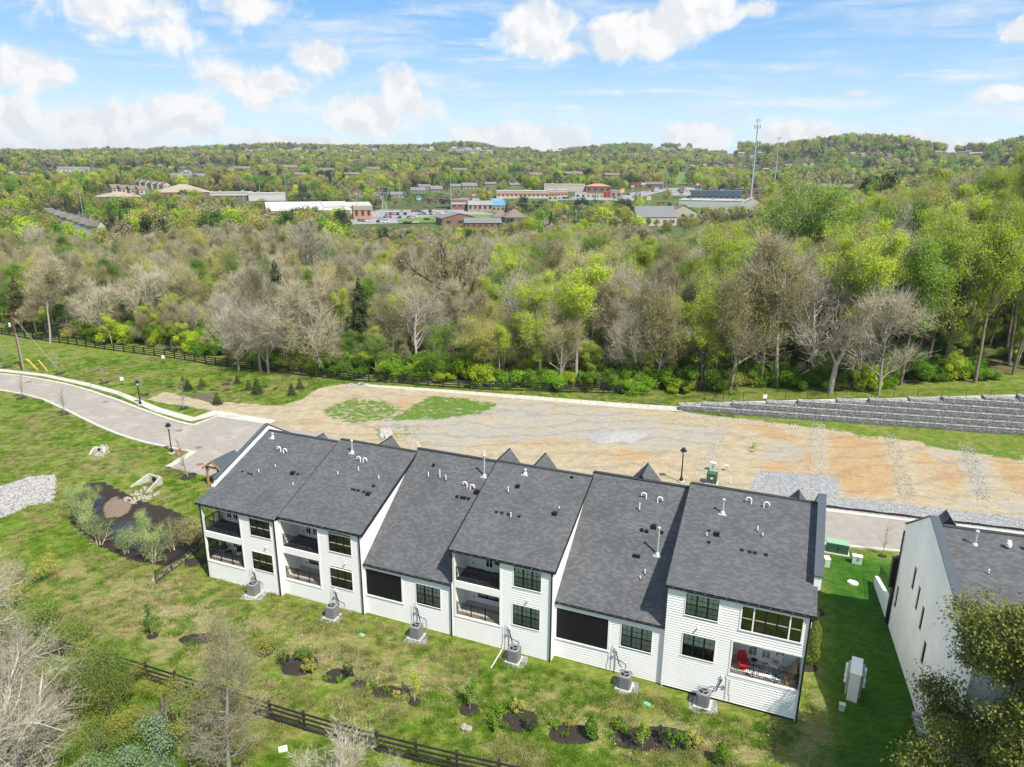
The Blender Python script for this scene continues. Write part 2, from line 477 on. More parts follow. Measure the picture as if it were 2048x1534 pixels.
gm = bpy.data.materials.new('ground'); gm.use_nodes = True
t = NT(gm.node_tree); b = t.n['Principled BSDF']
tc = t.add('ShaderNodeTexCoord').outputs['Object']
def A_(n): return t.add('ShaderNodeAttribute', attribute_name=n).outputs['Fac']
n1 = t.noise(tc, 0.22, 5, 0.6, 0.4); n2 = t.noise(tc, 0.9, 5, 0.65, 0.3); n3 = t.noise(tc, 4.0, 4, 0.7); n4 = t.noise(tc, 14.0, 3, 0.7)
nb = t.noise(t.vmath('ADD', tc, (31, 7, 0)), 0.5, 6, 0.65, 0.5)
grass = t.mix(t.ramp(n2, .3, .7), (0.062, 0.118, 0.009), (0.124, 0.175, 0.017))
grass = t.mix(t.ramp(nb, .42, .62), grass, (0.140, 0.160, 0.030))
tan = t.mix(n3, (0.25, 0.20, 0.10), (0.185, 0.165, 0.065))
dryf = t.math('ADD', t.math('MULTIPLY', A_('dry'), 0.26), t.math('MULTIPLY_ADD', n1, 0.35, t.math('MULTIPLY', n2, 0.75)))
dryf = t.math('ADD', dryf, t.math('MULTIPLY', t.math('SUBTRACT', n4, 0.5), 0.35))
grass = t.mix(t.ramp(dryf, 0.545, 0.76, 0, 0.85), grass, tan)
baref = t.math('ADD', t.math('MULTIPLY', A_('dry'), 0.16), nb)
grass = t.mix(t.ramp(t.math('ADD', baref, t.math('MULTIPLY', n3, 0.2)), 0.82, 0.94, 0, 0.6), grass, (0.29, 0.225, 0.14))
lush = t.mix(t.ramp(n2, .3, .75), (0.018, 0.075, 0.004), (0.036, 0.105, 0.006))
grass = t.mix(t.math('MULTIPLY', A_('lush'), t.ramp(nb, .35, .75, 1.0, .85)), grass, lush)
# speckle of blades
n5 = t.noise(t.vmath('MULTIPLY', tc, (1.0, 2.4, 1.0)), 1.6, 6, .75, .8)
grass = t.mix(1.0, grass, t.ramp(n5, .32, .68, .60, 1.40, False), 'MULTIPLY')
grass = t.mix(1.0, grass, t.ramp(n4, .3, .7, .70, 1.30, False), 'MULTIPLY')
dirt = t.mix(t.ramp(n2, .3, .7), (0.315, 0.255, 0.165), (0.375, 0.32, 0.225))
dirt = t.mix(t.ramp(t.math('ADD', t.math('MULTIPLY', A_('clay'), 0.29), nb), 0.57, 0.79, 0, .9), dirt, t.mix(n3, (0.37, 0.225, 0.10), (0.34, 0.24, 0.135)))
dirt = t.mix(t.ramp(t.math('ADD', t.math('MULTIPLY', A_('gray'), 0.4), n1), 0.58, 0.85, 0, .85), dirt, t.mix(n4, (0.25, 0.235, 0.205), (0.35, 0.33, 0.295)))
dirt = t.mix(t.ramp(t.noise(tc, 3.0, 6, .7, 1.0), .54, .66, 0, .5), dirt, (0.17, 0.135, 0.09))
dirt = t.mix(t.ramp(t.noise(t.vmath('ADD', tc, (5, 5, 0)), 1.3, 7, .8, .5), .55, .70, 0, .6), dirt, (0.42, 0.39, 0.33))
rut = t.add('ShaderNodeTexWave', wave_type='BANDS', bands_direction='Y', inp={'Vector': t.vmath('ADD', tc, (0, 0, 0)), 'Scale': .09, 'Distortion': 16.0, 'Detail': 6.0, 'Detail Scale': .5, 'Detail Roughness': .65})
dirt = t.mix(1.0, dirt, t.ramp(rut.outputs['Fac'], .0, .22, .86, 1.0), 'MULTIPLY')
dirt = t.mix(1.0, dirt, t.ramp(n4, .25, .75, .78, 1.20, False), 'MULTIPLY')
dirt = t.mix(1.0, dirt, t.ramp(t.noise(t.vmath('MULTIPLY', tc, (.7, 2.0, 1.0)), .8, 7, .75, 1.5), .3, .7, .78, 1.16, False), 'MULTIPLY')
weedf = t.math('ADD', t.math('MULTIPLY', A_('weed'), 0.36), t.noise(t.vmath('ADD', tc, (3, 50, 0)), 1.1, 5, .7, .6))
dirt = t.mix(t.ramp(t.math('MULTIPLY_ADD', n4, .12, weedf), 0.73, 0.90), dirt, t.mix(n3, (0.055, 0.12, 0.014), (0.11, 0.165, 0.022)))
dmask = t.ramp(t.math('ADD', A_('dirt'), t.math('MULTIPLY', t.math('SUBTRACT', n2, 0.5), 0.9)), 0.38, 0.62)
c = t.mix(dmask, grass, dirt)
mul = t.mix(n4, (0.016, 0.013, 0.012), (0.048, 0.036, 0.030))
c = t.mix(t.ramp(t.math('ADD', A_('mulch'), t.math('MULTIPLY', t.math('SUBTRACT', n3, .5), .5)), .4, .6), c, mul)
c = t.mix(t.ramp(t.math('ADD', A_('mud'), t.math('MULTIPLY', t.math('SUBTRACT', n2, .5), .8)), .35, .6), c, t.mix(n3, (0.24, 0.18, 0.13), (0.12, 0.09, 0.07)))
lit_ = t.mix(t.ramp(nb, .35, .65), (0.13, 0.10, 0.06), (0.06, 0.085, 0.025))
lit_ = t.mix(1.0, lit_, t.ramp(n4, .3, .7, .7, 1.3, False), 'MULTIPLY')
c = t.mix(A_('litter'), c, lit_)
farc = t.mix(t.ramp(t.noise(tc, 0.012, 4, .6), .4, .6), (0.075, 0.11, 0.03), (0.065, 0.075, 0.03))
c = t.mix(A_('far'), c, farc)
t.l.new(c, b.inputs['Base Color'])
b.inputs['Roughness'].default_value = 0.9; b.inputs['Specular IOR Level'].default_value = 0.15
hgt = t.math('MULTIPLY_ADD', n4, 0.6, n3)
bn = t.add('ShaderNodeBump', inp={'Height': hgt, 'Strength': 0.55, 'Distance': 0.12})
t.l.new(bn.outputs[0], b.inputs['Normal'])
MAT['ground'] = gm
ground_me.materials.clear(); ground_me.materials.append(gm)
ground = link('ground', ground_me); ground['kind'] = 'structure'

# ------------------------------------------------------------------ surface materials
surf('asphalt', (0.26, 0.235, 0.208), 0.9, 0.14, 1.1, 0.3, 30, col2=(0.31, 0.275, 0.24), c2scale=0.25, coord='Object', spec=.2)
surf('concrete', (0.43, 0.405, 0.36), 0.85, 0.12, 1.5, 0.2, 30, col2=(0.37, 0.345, 0.30), c2scale=.6)
surf('pale_concrete', (0.47, 0.455, 0.42), 0.85, 0.08, 2, 0.2, 30)
surf('gravel_path', (0.58, 0.55, 0.50), 0.95, 0.12, 8, 0.5, 30)
surf('mulch', (0.028, 0.021, 0.018), 0.95, 0.5, 14, 0.9, 18)
surf('stone', (0.30, 0.285, 0.26), 0.9, 0.25, 4, 0.4, 12, randhue=.2)
surf('pale_stone', (0.30, 0.275, 0.23), 0.9, 0.2, 4, 0.4, 12)
surf('grass_strip', (0.19, 0.21, 0.05), 0.95, 0.3, 9, 0.7, 20, col2=(0.33, 0.29, 0.12), c2scale=1.2)
def voronoi_stone(name, base, dark, scale, bump=0.8):
    m = bpy.data.materials.new(name); m.use_nodes = True
    t = NT(m.node_tree); b = t.n['Principled BSDF']
    tc = t.add('ShaderNodeTexCoord').outputs['Object']
    v = t.add('ShaderNodeTexVoronoi', inp={'Scale': scale, 'Vector': tc})
    e = t.add('ShaderNodeTexVoronoi', feature='DISTANCE_TO_EDGE', inp={'Scale': scale, 'Vector': tc})
    r = t.add('ShaderNodeSeparateColor', inp={0: v.outputs['Color']}).outputs[0]
    c = t.mix(t.ramp(r, 0, 1, 0, 1, False), dark, base)
    c = t.mix(t.ramp(e.outputs['Distance'], 0.0, 0.10), tuple(x * .35 for x in dark), c)
    t.l.new(c, b.inputs['Base Color']); b.inputs['Roughness'].default_value = .9
    b.inputs['Specular IOR Level'].default_value = .2
    bn = t.add('ShaderNodeBump', inp={'Height': e.outputs['Distance'], 'Strength': bump, 'Distance': 0.1})
    t.l.new(bn.outputs[0], b.inputs['Normal'])
    MAT[name] = m
voronoi_stone('crushed_stone', (0.38, 0.38, 0.38), (0.22, 0.22, 0.225), 5.5)
voronoi_stone('rip_rap', (0.40, 0.395, 0.38), (0.22, 0.215, 0.21), 3.2)
voronoi_stone('basket_stone', (0.46, 0.46, 0.45), (0.15, 0.15, 0.15), 6.0, 1.0)

def resample(P, step):
    out = []
    n = len(P)
    for i in range(n):
        a = np.array(P[i]); b_ = np.array(P[(i + 1) % n]); L = np.linalg.norm(b_ - a); k = max(1, int(L / step))
        for j in range(k): out.append(a + (b_ - a) * j / k)
    return np.array(out)
def patch(name, P, mat, z, rough=0.0, h=0.0, **props):
    """flat sheet lying on the ground, ragged edge optional; h makes a raised slab with sides"""
    Q = resample(P, 0.5) if rough else np.array(P, float)
    if rough:
        c_ = Q.mean(0)
        for i in range(len(Q)):
            d_ = Q[i] - c_; L = np.linalg.norm(d_) + 1e-6
            Q[i] = Q[i] + d_ / L * rough * (float(hash_noise(Q[i][0] * 3, Q[i][1] * 3, 1.3, 9)) - .5) * 2
    me = MB()
    me.poly([(p[0], p[1], z + h + float(zt(p[0], p[1]))) for p in Q])
    if h:
        n = len(Q)
        for i in range(n):
            a, b_ = Q[i], Q[(i + 1) % n]
            me.quad((a[0], a[1], z), (b_[0], b_[1], z), (b_[0], b_[1], z + h), (a[0], a[1], z + h))
    o = me.build(name, mat, **props)
    bm_fix(o.data)
    return o
import bmesh
def bm_fix(me):
    bm = bmesh.new(); bm.from_mesh(me); bmesh.ops.recalc_face_normals(bm, faces=bm.faces[:])
    up = [f for f in bm.faces if len(f.verts) > 4]
    if up and up[0].normal.z < 0:
        for f in bm.faces: f.normal_flip()
    bmesh.ops.triangulate(bm, faces=[f for f in bm.faces if len(f.verts) > 4])
    bm.to_mesh(me); bm.free()

# ------------------------------------------------------------------ road
RN = [(-160,744),(0,749),(45,754),(88,761),(132,770),(176,782),(235,802),(273,817),(323,835),(350,844),(376,850),(390,851),(433,834),(530,849)]
RS = [(-160,766),(0,780),(47,788),(88,799),(132,819),(164,835),(199,852),(235,867),(264,877),(293,885),(346,896),(393,905),(342,936),(422,954)]
NB = [at(1649,1019.5), at(1826,1041)]; SB = [at(1640,1088), at(1789,1103)]
def ext(A, B, t): return (A[0] + (B[0] - A[0]) * t, A[1] + (B[1] - A[1]) * t)
road_n = PP(RN); road_s = PP(RS)
street_n = [th(4, 30), th(16, 31.5), ext(*NB, 0), ext(*NB, 1), ext(*NB, 5)]
street_s = [th(-.5, 20.5), th(14, 22.5), ext(*SB, 0), ext(*SB, 1), ext(*SB, 5)]
road_poly = road_n + street_n + street_s[::-1] + road_s[::-1]
patch('road', road_poly, 'asphalt', 0.004, kind='structure')

def ribbon(mb, L, w0, w1, z0, z1, mi=0):
    """solid strip along a polyline between two offsets"""
    L = [np.array(p[:2], float) for p in L]; n = len(L); nr = []
    for i in range(n):
        d_ = L[min(n - 1, i + 1)] - L[max(0, i - 1)]; d_ = d_ / (np.linalg.norm(d_) + 1e-9)
        nr.append(np.array([-d_[1], d_[0]]))
    for i in range(n - 1):
        a0, a1 = L[i] + nr[i] * w0, L[i] + nr[i] * w1
        b0, b1 = L[i + 1] + nr[i + 1] * w0, L[i + 1] + nr[i + 1] * w1
        za, zb = float(zt(*L[i])), float(zt(*L[i + 1]))
        P = [(a0[0], a0[1], za + z1), (b0[0], b0[1], zb + z1), (b1[0], b1[1], zb + z1), (a1[0], a1[1], za + z1)]
        Q = [(p[0], p[1], p[2] - z1 + z0) for p in P]
        mb.quad(*P, mi)
        mb.quad(P[0], P[1], Q[1], Q[0], mi); mb.quad(P[3], P[2], Q[2], Q[3], mi)
    return mb
def smooth(L, step=1.5):
    L = [np.array(p, float) for p in L]; out = []
    for i in range(len(L) - 1):
        p0, p1, p2, p3 = L[max(0, i - 1)], L[i], L[i + 1], L[min(len(L) - 1, i + 2)]
        k = max(1, int(np.linalg.norm(p2 - p1) / step))
        for j in range(k):
            t_ = j / k
            out.append(0.5 * ((2 * p1) + (-p0 + p2) * t_ + (2 * p0 - 5 * p1 + 4 * p2 - p3) * t_ ** 2 + (-p0 + 3 * p1 - 3 * p2 + p3) * t_ ** 3))
    out.append(L[-1]); return out
ribbon(MB(), road_n[:13] + road_n[13:], -0.08, 0.38, -.1, 0.12).build('kerb', 'concrete', kind='structure')
ribbon(MB(), road_s[:12], -0.30, 0.08, -.1, 0.12).build('kerb', 'concrete', kind='structure')
ribbon(MB(), road_s[11:13], -0.75, 0.05, -.1, 0.125).build('kerb', 'concrete', kind='structure')
ribbon(MB(), street_n[2:], -0.5, 0.1, -.1, 0.12).build('kerb', 'concrete', kind='structure')
ribbon(MB(), street_s[1:], -0.1, 0.22, -.1, 0.12).build('kerb', 'concrete', kind='structure')
# black silt sock lying behind the street kerb
so = MB().tube([(p[0], p[1], .10 + .03 * math.sin(i * 1.3)) for i, p in enumerate([ext((street_n[2][0], street_n[2][1] + .7), (street_n[3][0], street_n[3][1] + .7), k / 12) for k in range(40)])], .11, 6)
surf('black_cloth', (0.012, 0.012, 0.013), .9)
tag(so.build('silt_sock', 'black_cloth'), 'black cloth silt sock lying along the kerb in front of the crushed stone strip', 'silt sock')

# sidewalk slabs
SWU = PP([(-160,733),(0,738),(88,748),(176,766),(235,782),(279,799),(323,817),(390,835.5)])
SWL = PP([(-160,738),(0,743),(88,753),(176,773),(235,790),(273,807),(308,823),(381,843.5)])
def lerp_line(L, t_):
    L = np.array(L); s_ = np.r_[0, np.cumsum(np.hypot(*np.diff(L, axis=0).T))]; q = t_ * s_[-1]
    return np.array([np.interp(q, s_, L[:, 0]), np.interp(q, s_, L[:, 1])])
sidewalk = tag(bpy.data.objects.new('sidewalk', None), kind='structure'); COL.objects.link(sidewalk)
def slab_run(U, L, n, parent, mat='concrete', z=0.05):
    for i in range(n):
        e_ = 0.012 / 1.0
        a, b_ = (i + e_) / n, (i + 1 - e_) / n
        P = [lerp_line(U, a), lerp_line(L, a), lerp_line(L, b_), lerp_line(U, b_)]
        mb = MB(); T = [(p[0], p[1], float(zt(*p)) + z) for p in P]; B_ = [(p[0], p[1], p[2] - .1) for p in T]
        mb.poly(T)
        for k in range(4): mb.quad(T[k], B_[k], B_[(k + 1) % 4], T[(k + 1) % 4])
        o = mb.build('slab', mat, parent)
slab_run(SWU, SWL, 58, sidewalk)
slab_run(PP([(390,835.5),(430,822),(552,842)]), PP([(381,844),(433,831.5),(541,848.5)]), 18, sidewalk, z=.13)
# gravel and concrete footpath to the lots
PU = PP([(728,768.5),(900,780),(1100,795),(1240,806),(1366,814)]); PL = PP([(735,773),(900,786),(1100,802.5),(1240,815),(1366,823)])
footpath = tag(bpy.data.objects.new('footpath', None), kind='structure'); COL.objects.link(footpath)
slab_run(PU, PL, 40, footpath, 'concrete', .03)
def wp(s, w, z=0.0):
    p = WALL_A + WALL_D * s + WALL_N * w
    return (float(p[0]), float(p[1]), float(zt(p[0], p[1])) + z)
mbp = MB()
for i in range(60):
    s0, s1 = i * 1.5, i * 1.5 + 1.48
    def wof(s): return 1.5 + 0.080 * s / 1.15 * 1.0 + 0.4
    mbp = MB()
    T = [wp(s0, wof(s0), .04), wp(s1, wof(s1), .04), wp(s1, wof(s1) + 1.6, .04), wp(s0, wof(s0) + 1.6, .04)]
    mbp.poly(T); mbp.quad(T[0], T[1], (T[1][0], T[1][1], T[1][2] - .3), (T[0][0], T[0][1], T[0][2] - .3))
    mbp.build('slab', 'concrete', footpath)
# gravel areas
patch('crushed_stone', PP([(1513,940),(1600,947),(1674,955),(1678,985),(1650,1003),(1560,990),(1500,978)]), 'crushed_stone', .012, .3, kind='structure')
patch('crushed_stone', PP([(1640,992),(1760,1003),(2048,1036),(2300,1066),(2300,1098),(2048,1066),(1826,1038),(1645,1015)]), 'crushed_stone', .016, .15, kind='structure')
patch('crushed_stone', PP([(0,972),(60,953),(112,950),(112,975),(106,1004),(60,1012),(0,1037),(-80,1060),(-80,990)]), 'rip_rap', .03, .35, kind='structure')
patch('crushed_stone', PP([(690,770),(722,764),(740,768),(735,774),(700,774)]), 'rip_rap', .02, .3, kind='structure')
# pond water
wm = bpy.data.materials.new('water'); wm.use_nodes = True
t = NT(wm.node_tree); b = t.n['Principled BSDF']
b.inputs['Base Color'].default_value = (0.022, 0.022, 0.018, 1); b.inputs['Roughness'].default_value = .06; b.inputs['IOR'].default_value = 1.33; b.inputs['Specular IOR Level'].default_value = .5
bn = t.add('ShaderNodeBump', inp={'Height': t.noise(t.add('ShaderNodeTexCoord').outputs['Object'], 2.5, 3, .5), 'Strength': .08, 'Distance': .05}); t.l.new(bn.outputs[0], b.inputs['Normal'])
MAT['water'] = wm
for P in (POOL1, POOL2):
    c_ = np.mean(P, 0)
    mb = MB(); mb.poly([((p[0] - c_[0]) * 1.25 + c_[0], (p[1] - c_[1]) * 1.25 + c_[1], -0.47) for p in P])
    o = mb.build('water', 'water', kind='structure'); bm_fix(o.data)
# ================================================================== TOWNHOUSES
surf('white_siding', (0.76, 0.75, 0.73), .55, .035, 1.2, spec=.3)
surf('white_trim', (0.80, 0.79, 0.77), .5, .03, 2)
surf('white_board', (0.78, 0.77, 0.75), .6, .07, .6, .1, 20)
surf('white_brick', (0.76, 0.75, 0.71), .8, .09, .5, .5, 22)
surf('black_metal', (0.012, 0.013, 0.015), .4, .1, 5)
surf('charcoal_metal', (0.065, 0.078, 0.090), .45, .06, 2, spec=.4)
surf('room_dark', (0.055, 0.045, 0.036), .9, .5, 1.5)
surf('deck_dark', (0.040, 0.042, 0.048), .6, .1, 3)
surf('deck_tan', (0.46, 0.41, 0.35), .8, .07, 3)
surf('blind', (0.80, 0.90, 0.80), .7, .03, 2)
surf('grey_blind', (0.46, 0.52, 0.48), .7, .03, 2)
surf('screen_black', (0.006, 0.007, 0.009), .55, .2, 8, spec=.3)
surf('galvanised', (0.62, 0.66, 0.69), .35, .06, 6, metal=.5)
surf('white_pvc', (0.70, 0.70, 0.69), .4, .02, 3)
surf('foundation', (0.32, 0.28, 0.23), .9, .15, 3)
surf('dark_gap', (0.015, 0.014, 0.014), .9)
surf('ac_grey', (0.14, 0.15, 0.155), .5, .05, 3)
surf('ac_light', (0.27, 0.28, 0.28), .5, .05, 3)
surf('grey_conduit', (0.45, 0.46, 0.47), .6)
surf('timber', (0.36, 0.19, 0.09), .7, .25, 4, .3, 20)
def glass(name, tint, mixf, rough=.04):
    m = bpy.data.materials.new(name); m.use_nodes = True
    t = NT(m.node_tree); t.n.remove(t.n['Principled BSDF']); out = t.n['Material Output']
    tr = t.add('ShaderNodeBsdfTransparent', inp={0: (*tint, 1)}); gl = t.add('ShaderNodeBsdfGlossy', inp={0: (.95, .98, 1, 1), 1: rough})
    lw = t.add('ShaderNodeFresnel', inp={0: 1.5})
    f = t.math('ADD', lw.outputs[0], mixf, clamp=True)
    mx = t.add('ShaderNodeMixShader', inp={0: f, 1: tr.outputs[0], 2: gl.outputs[0]})
    t.l.new(mx.outputs[0], out.inputs[0]); MAT[name] = m
glass('window_glass', (.88, .92, .90), .04)
glass('dark_glass', (.40, .42, .40), .06)

# shingles: rows laid across the roof slope, uv = metres along eave, metres up slope
def shingle_mat(name, base, light, brown):
    m = bpy.data.materials.new(name); m.use_nodes = True
    t = NT(m.node_tree); b = t.n['Principled BSDF']
    uv = t.add('ShaderNodeUVMap', uv_map='slope').outputs[0]
    def brick(scale_w, row, off, bias):
        n = t.add('ShaderNodeTexBrick', offset=.5, offset_frequency=2, squash=1.0)
        t.l.new(t.vmath('ADD', uv, (off, 0, 0)), n.inputs['Vector'])
        n.inputs['Color1'].default_value = (0, 0, 0, 1); n.inputs['Color2'].default_value = (1, 1, 1, 1); n.inputs['Mortar'].default_value = (.5, .5, .5, 1)
        n.inputs['Scale'].default_value = 1.0; n.inputs['Mortar Size'].default_value = 0.0; n.inputs['Bias'].default_value = bias
        n.inputs['Brick Width'].default_value = scale_w; n.inputs['Row Height'].default_value = row
        return t.add('ShaderNodeSeparateColor', inp={0: n.outputs['Color']}).outputs[0]
    a = brick(.27, .145, .0, -.1); d = brick(.21, .145, .11, -.25); e = brick(.62, .29, .3, 0)
    c = t.mix(t.ramp(a, .2, .8), base, light)
    c = t.mix(t.ramp(d, .55, .9, 0, .55), c, brown)
    c = t.mix(t.math('MULTIPLY', e, .08), c, tuple(x * .6 for x in base))
    f = t.ramp(t.noise(uv, .5, 4, .6), .3, .7, .88, 1.12, False)
    c = t.mix(1.0, c, f, 'MULTIPLY')
    # shade line painted into the colour along the butt edge of every row
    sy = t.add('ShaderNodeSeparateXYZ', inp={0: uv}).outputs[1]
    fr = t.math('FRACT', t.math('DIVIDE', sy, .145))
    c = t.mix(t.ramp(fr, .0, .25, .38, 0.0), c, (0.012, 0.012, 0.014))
    t.l.new(c, b.inputs['Base Color']); b.inputs['Roughness'].default_value = .92; b.inputs['Specular IOR Level'].default_value = .2
    bn = t.add('ShaderNodeBump', inp={'Height': t.math('ADD', t.math('MULTIPLY', fr, -1.0), t.math('MULTIPLY', a, .5)), 'Strength': .7, 'Distance': .012})
    t.l.new(bn.outputs[0], b.inputs['Normal']); MAT[name] = m
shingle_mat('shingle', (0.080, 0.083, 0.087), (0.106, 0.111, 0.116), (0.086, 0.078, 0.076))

surf('shingle_cap', (.035, .038, .042), .9, .2, 6)
def roof_slab(name, corners, parent, thick=.10, mat='shingle', uoff=0.0):
    """corners: eave-left, eave-right, ridge-right, ridge-left"""
    c = [Vector(p) for p in corners]
    n = (c[1] - c[0]).cross(c[3] - c[0]).normalized()
    if n.z < 0: n = -n
    lo = [p - n * thick for p in c]
    me = bpy.data.meshes.new(name)
    me.from_pydata([tuple(p) for p in c + lo], [], [(0, 1, 2, 3), (7, 6, 5, 4), (0, 4, 5, 1), (1, 5, 6, 2), (2, 6, 7, 3), (3, 7, 4, 0)])
    me.materials.append(MAT[mat]); me.materials.append(MAT['black_metal'])
    me.polygons.foreach_set('material_index', [0, 1, 1, 1, 1, 1])
    uvl = me.uv_layers.new(name='slope')
    ax = Vector((1, 0, 0)) if abs((c[1] - c[0]).normalized().x) > .5 else Vector((0, 1, 0))
    up = (c[3] - c[0]); up = (up - ax * up.dot(ax)).normalized()
    for l in me.loops:
        p = me.vertices[l.vertex_index].co
        uvl.data[l.index].uv = (p.dot(ax) + uoff, (p - c[0]).dot(up) + 40 * .145)
    me.update()
    return link(name, me, parent)

def lap(mb, x0, x1, z0, z1, holes, y, row=.178, axis='x', flip=1):
    """lap siding boards facing -y (or -x) with openings left out"""
    z = z0
    while z < z1 - .01:
        zt_ = min(z + row, z1); segs = [(x0, x1)]
        for (a, b, c, d) in holes:
            if d > z + .01 and c < zt_ - .01:
                ns = []
                for (p, q) in segs:
                    if b <= p or a >= q: ns.append((p, q)); continue
                    if a > p: ns.append((p, a))
                    if b < q: ns.append((b, q))
                segs = ns
        for (p, q) in segs:
            if q - p < .02: continue
            yb, yt = y - .042 * flip, y - .004 * flip
            if axis == 'x': P = lambda x_, y_, z_: (x_, y_, z_)
            else: P = lambda x_, y_, z_: (y_, x_, z_)
            mb.quad(P(p, yb, z), P(q, yb, z), P(q, yt, zt_), P(p, yt, zt_))
            mb.quad(P(p, y, z), P(q, y, z), P(q, yb, z), P(p, yb, z))
            mb.quad(P(p, yb, z), P(p, yt, zt_), P(p, y, zt_), P(p, y, z)); mb.quad(P(q, yb, z), P(q, y, z), P(q, y, zt_), P(q, yt, zt_))
        z = zt_

def window(parent, x0, x1, z0, z1, y, cols=3, grid=False, blind=None, pane='window_glass', lower_blind=False):
    f = MB(); fw = .034; yo, yi = y - .045, y + .04
    f.box(x0, x1, yo, yi, z0, z0 + fw + .01); f.box(x0, x1, yo, yi, z1 - fw, z1)
    f.box(x0, x0 + fw, yo, yi, z0, z1); f.box(x1 - fw, x1, yo, yi, z0, z1)
    w = (x1 - x0) / cols; zm = z0 + (z1 - z0) * .5
    for i in range(1, cols): f.box(x0 + w * i - .036, x0 + w * i + .036, yo - .004, yi, z0 + .004, z1 - .004)
    wo_ = f.build('window', 'black_metal', parent)
    r = MB()
    for i in range(cols): r.box(x0 + w * i + .045, x0 + w * (i + 1) - .045, yo + .01, yi, zm - .022, zm + .022)
    r.build('meeting_rail', 'black_metal' if grid else 'galvanised', wo_)
    if grid:
        g_ = MB()
        for i in range(cols):
            a, b = x0 + w * i, x0 + w * (i + 1); m_ = (a + b) / 2
            g_.box(m_ - .008, m_ + .008, yo + .015, yo + .045, z0 + fw, zm - .022); g_.box(m_ - .008, m_ + .008, yo + .015, yo + .045, zm + .022, z1 - fw)
            for q in ((z0 + zm) / 2, (z1 + zm) / 2): g_.box(a + .05, b - .05, yo + .017, yo + .043, q - .008, q + .008)
        g_.build('muntins', 'black_metal', wo_)
    for i in range(cols):
        a, b = x0 + w * i + .04, x0 + w * (i + 1) - .04
        for (c, d) in ((z0 + fw, zm - .02), (zm + .02, z1 - fw)):
            p = MB(); p.quad((a, yo + .035, c), (b, yo + .035, c), (b, yo + .035, d), (a, yo + .035, d)); p.build('pane', pane, wo_)
    if blind:
        for i in range(cols):
            a, b = x0 + w * i + .05, x0 + w * (i + 1) - .05
            bl = MB(); bl.box(a, b, y + .045, y + .055, zm - .01, z1 - fw); bl.build('blind', 'blind', wo_)
            if lower_blind:
                bl = MB(); bl.box(a, b, y + .060, y + .070, z0 + fw, zm - .012); bl.build('blind', 'grey_blind', wo_)
    d = MB(); d.box(x0 - .02, x1 + .02, y + .75, y + .78, z0 - .2, z1 + .1); d.box(x0 - .02, x1 + .02, y + .08, y + .74, z0 - .22, z0 - .2)
    d.build('dark_room', 'room_dark', wo_)
    return wo_

def trim_ring(parent, x0, x1, z0, z1, y, w=.09, mat='white_trim'):
    t_ = MB(); a, b = y - .062, y + .02
    t_.box(x0 - w, x1 + w, a, b, z1, z1 + w); t_.box(x0 - w - .02, x1 + w + .02, a - .02, b, z0 - w * .8, z0)
    t_.box(x0 - w, x0, a + .002, b, z0, z1); t_.box(x1, x1 + w, a + .002, b, z0, z1)
    return t_.build('trim', mat, parent)

def railing(parent, P0, P1, z, posts=3, h=.98, name='railing'):
    P0 = Vector((*P0, z)); P1 = Vector((*P1, z)); d = P1 - P0; L = d.length
    r = MB()
    ax = 'x' if abs(d.x) > abs(d.y) else 'y'
    def bar(za, zb, th):
        if ax == 'x': r.box(P0.x, P1.x, P0.y - th, P0.y + th, z + za, z + zb)
        else: r.box(P0.x - th, P0.x + th, min(P0.y, P1.y), max(P0.y, P1.y), z + za, z + zb)
    bar(h - .04, h, .02); bar(h - .17, h - .14, .014); bar(.07, .10, .014)
    ro = r.build(name, 'black_metal', parent)
    for k in range(posts):
        p = P0 + d * (k / (posts - 1)) if posts > 1 else P0
        m = MB(); m.cbox(0, 0, 0, .055, .055, h + .05); m.build('post', 'black_metal', ro, loc=p)
    n = int(L / .105); bm_ = MB()
    for k in range(1, n):
        p = P0 + d * (k / n); bm_.cbox(p.x, p.y, z + .10, .022, .022, h - .14)
    bm_.build('balusters', 'black_metal', ro, kind='stuff')
    return ro

def glazed_door(parent, x0, x1, z0, y, h=2.05, gx=.16, dark=True, n=2):
    """white door with divided glass facing -y"""
    w = (x1 - x0) / n
    for i in range(n):
        a, b = x0 + w * i, x0 + w * (i + 1)
        m = MB(); m.box(a + .01, b - .01, y - .05, y, z0, z0 + h)
        d = m.build('door', 'white_trim', parent)
        g_ = MB(); g_.box(a + gx, b - gx, y - .062, y - .052, z0 + .33, z0 + h - .15)
        g_.build('pane', 'dark_glass' if dark else 'window_glass', d)
        k = MB(); k.box(a + gx, b - gx, y - .0515, y - .0505, z0 + .33, z0 + h - .15); k.build('backing', 'room_dark' if dark else 'grey_blind', d)
        mm = MB(); c_ = (a + b) / 2
        mm.box(c_ - .02, c_ + .02, y - .075, y - .063, z0 + .33, z0 + h - .15)
        for q in (.33, .75, 1.2, 1.6): mm.box(a + gx, b - gx, y - .076, y - .064, z0 + q - .012, z0 + q + .012)
        mm.build('muntins', 'white_trim', d)
        hd = MB(); hd.box(b - .07, b - .04, y - .09, y - .05, z0 + .95, z0 + 1.15); hd.build('handle', 'black_metal', d)

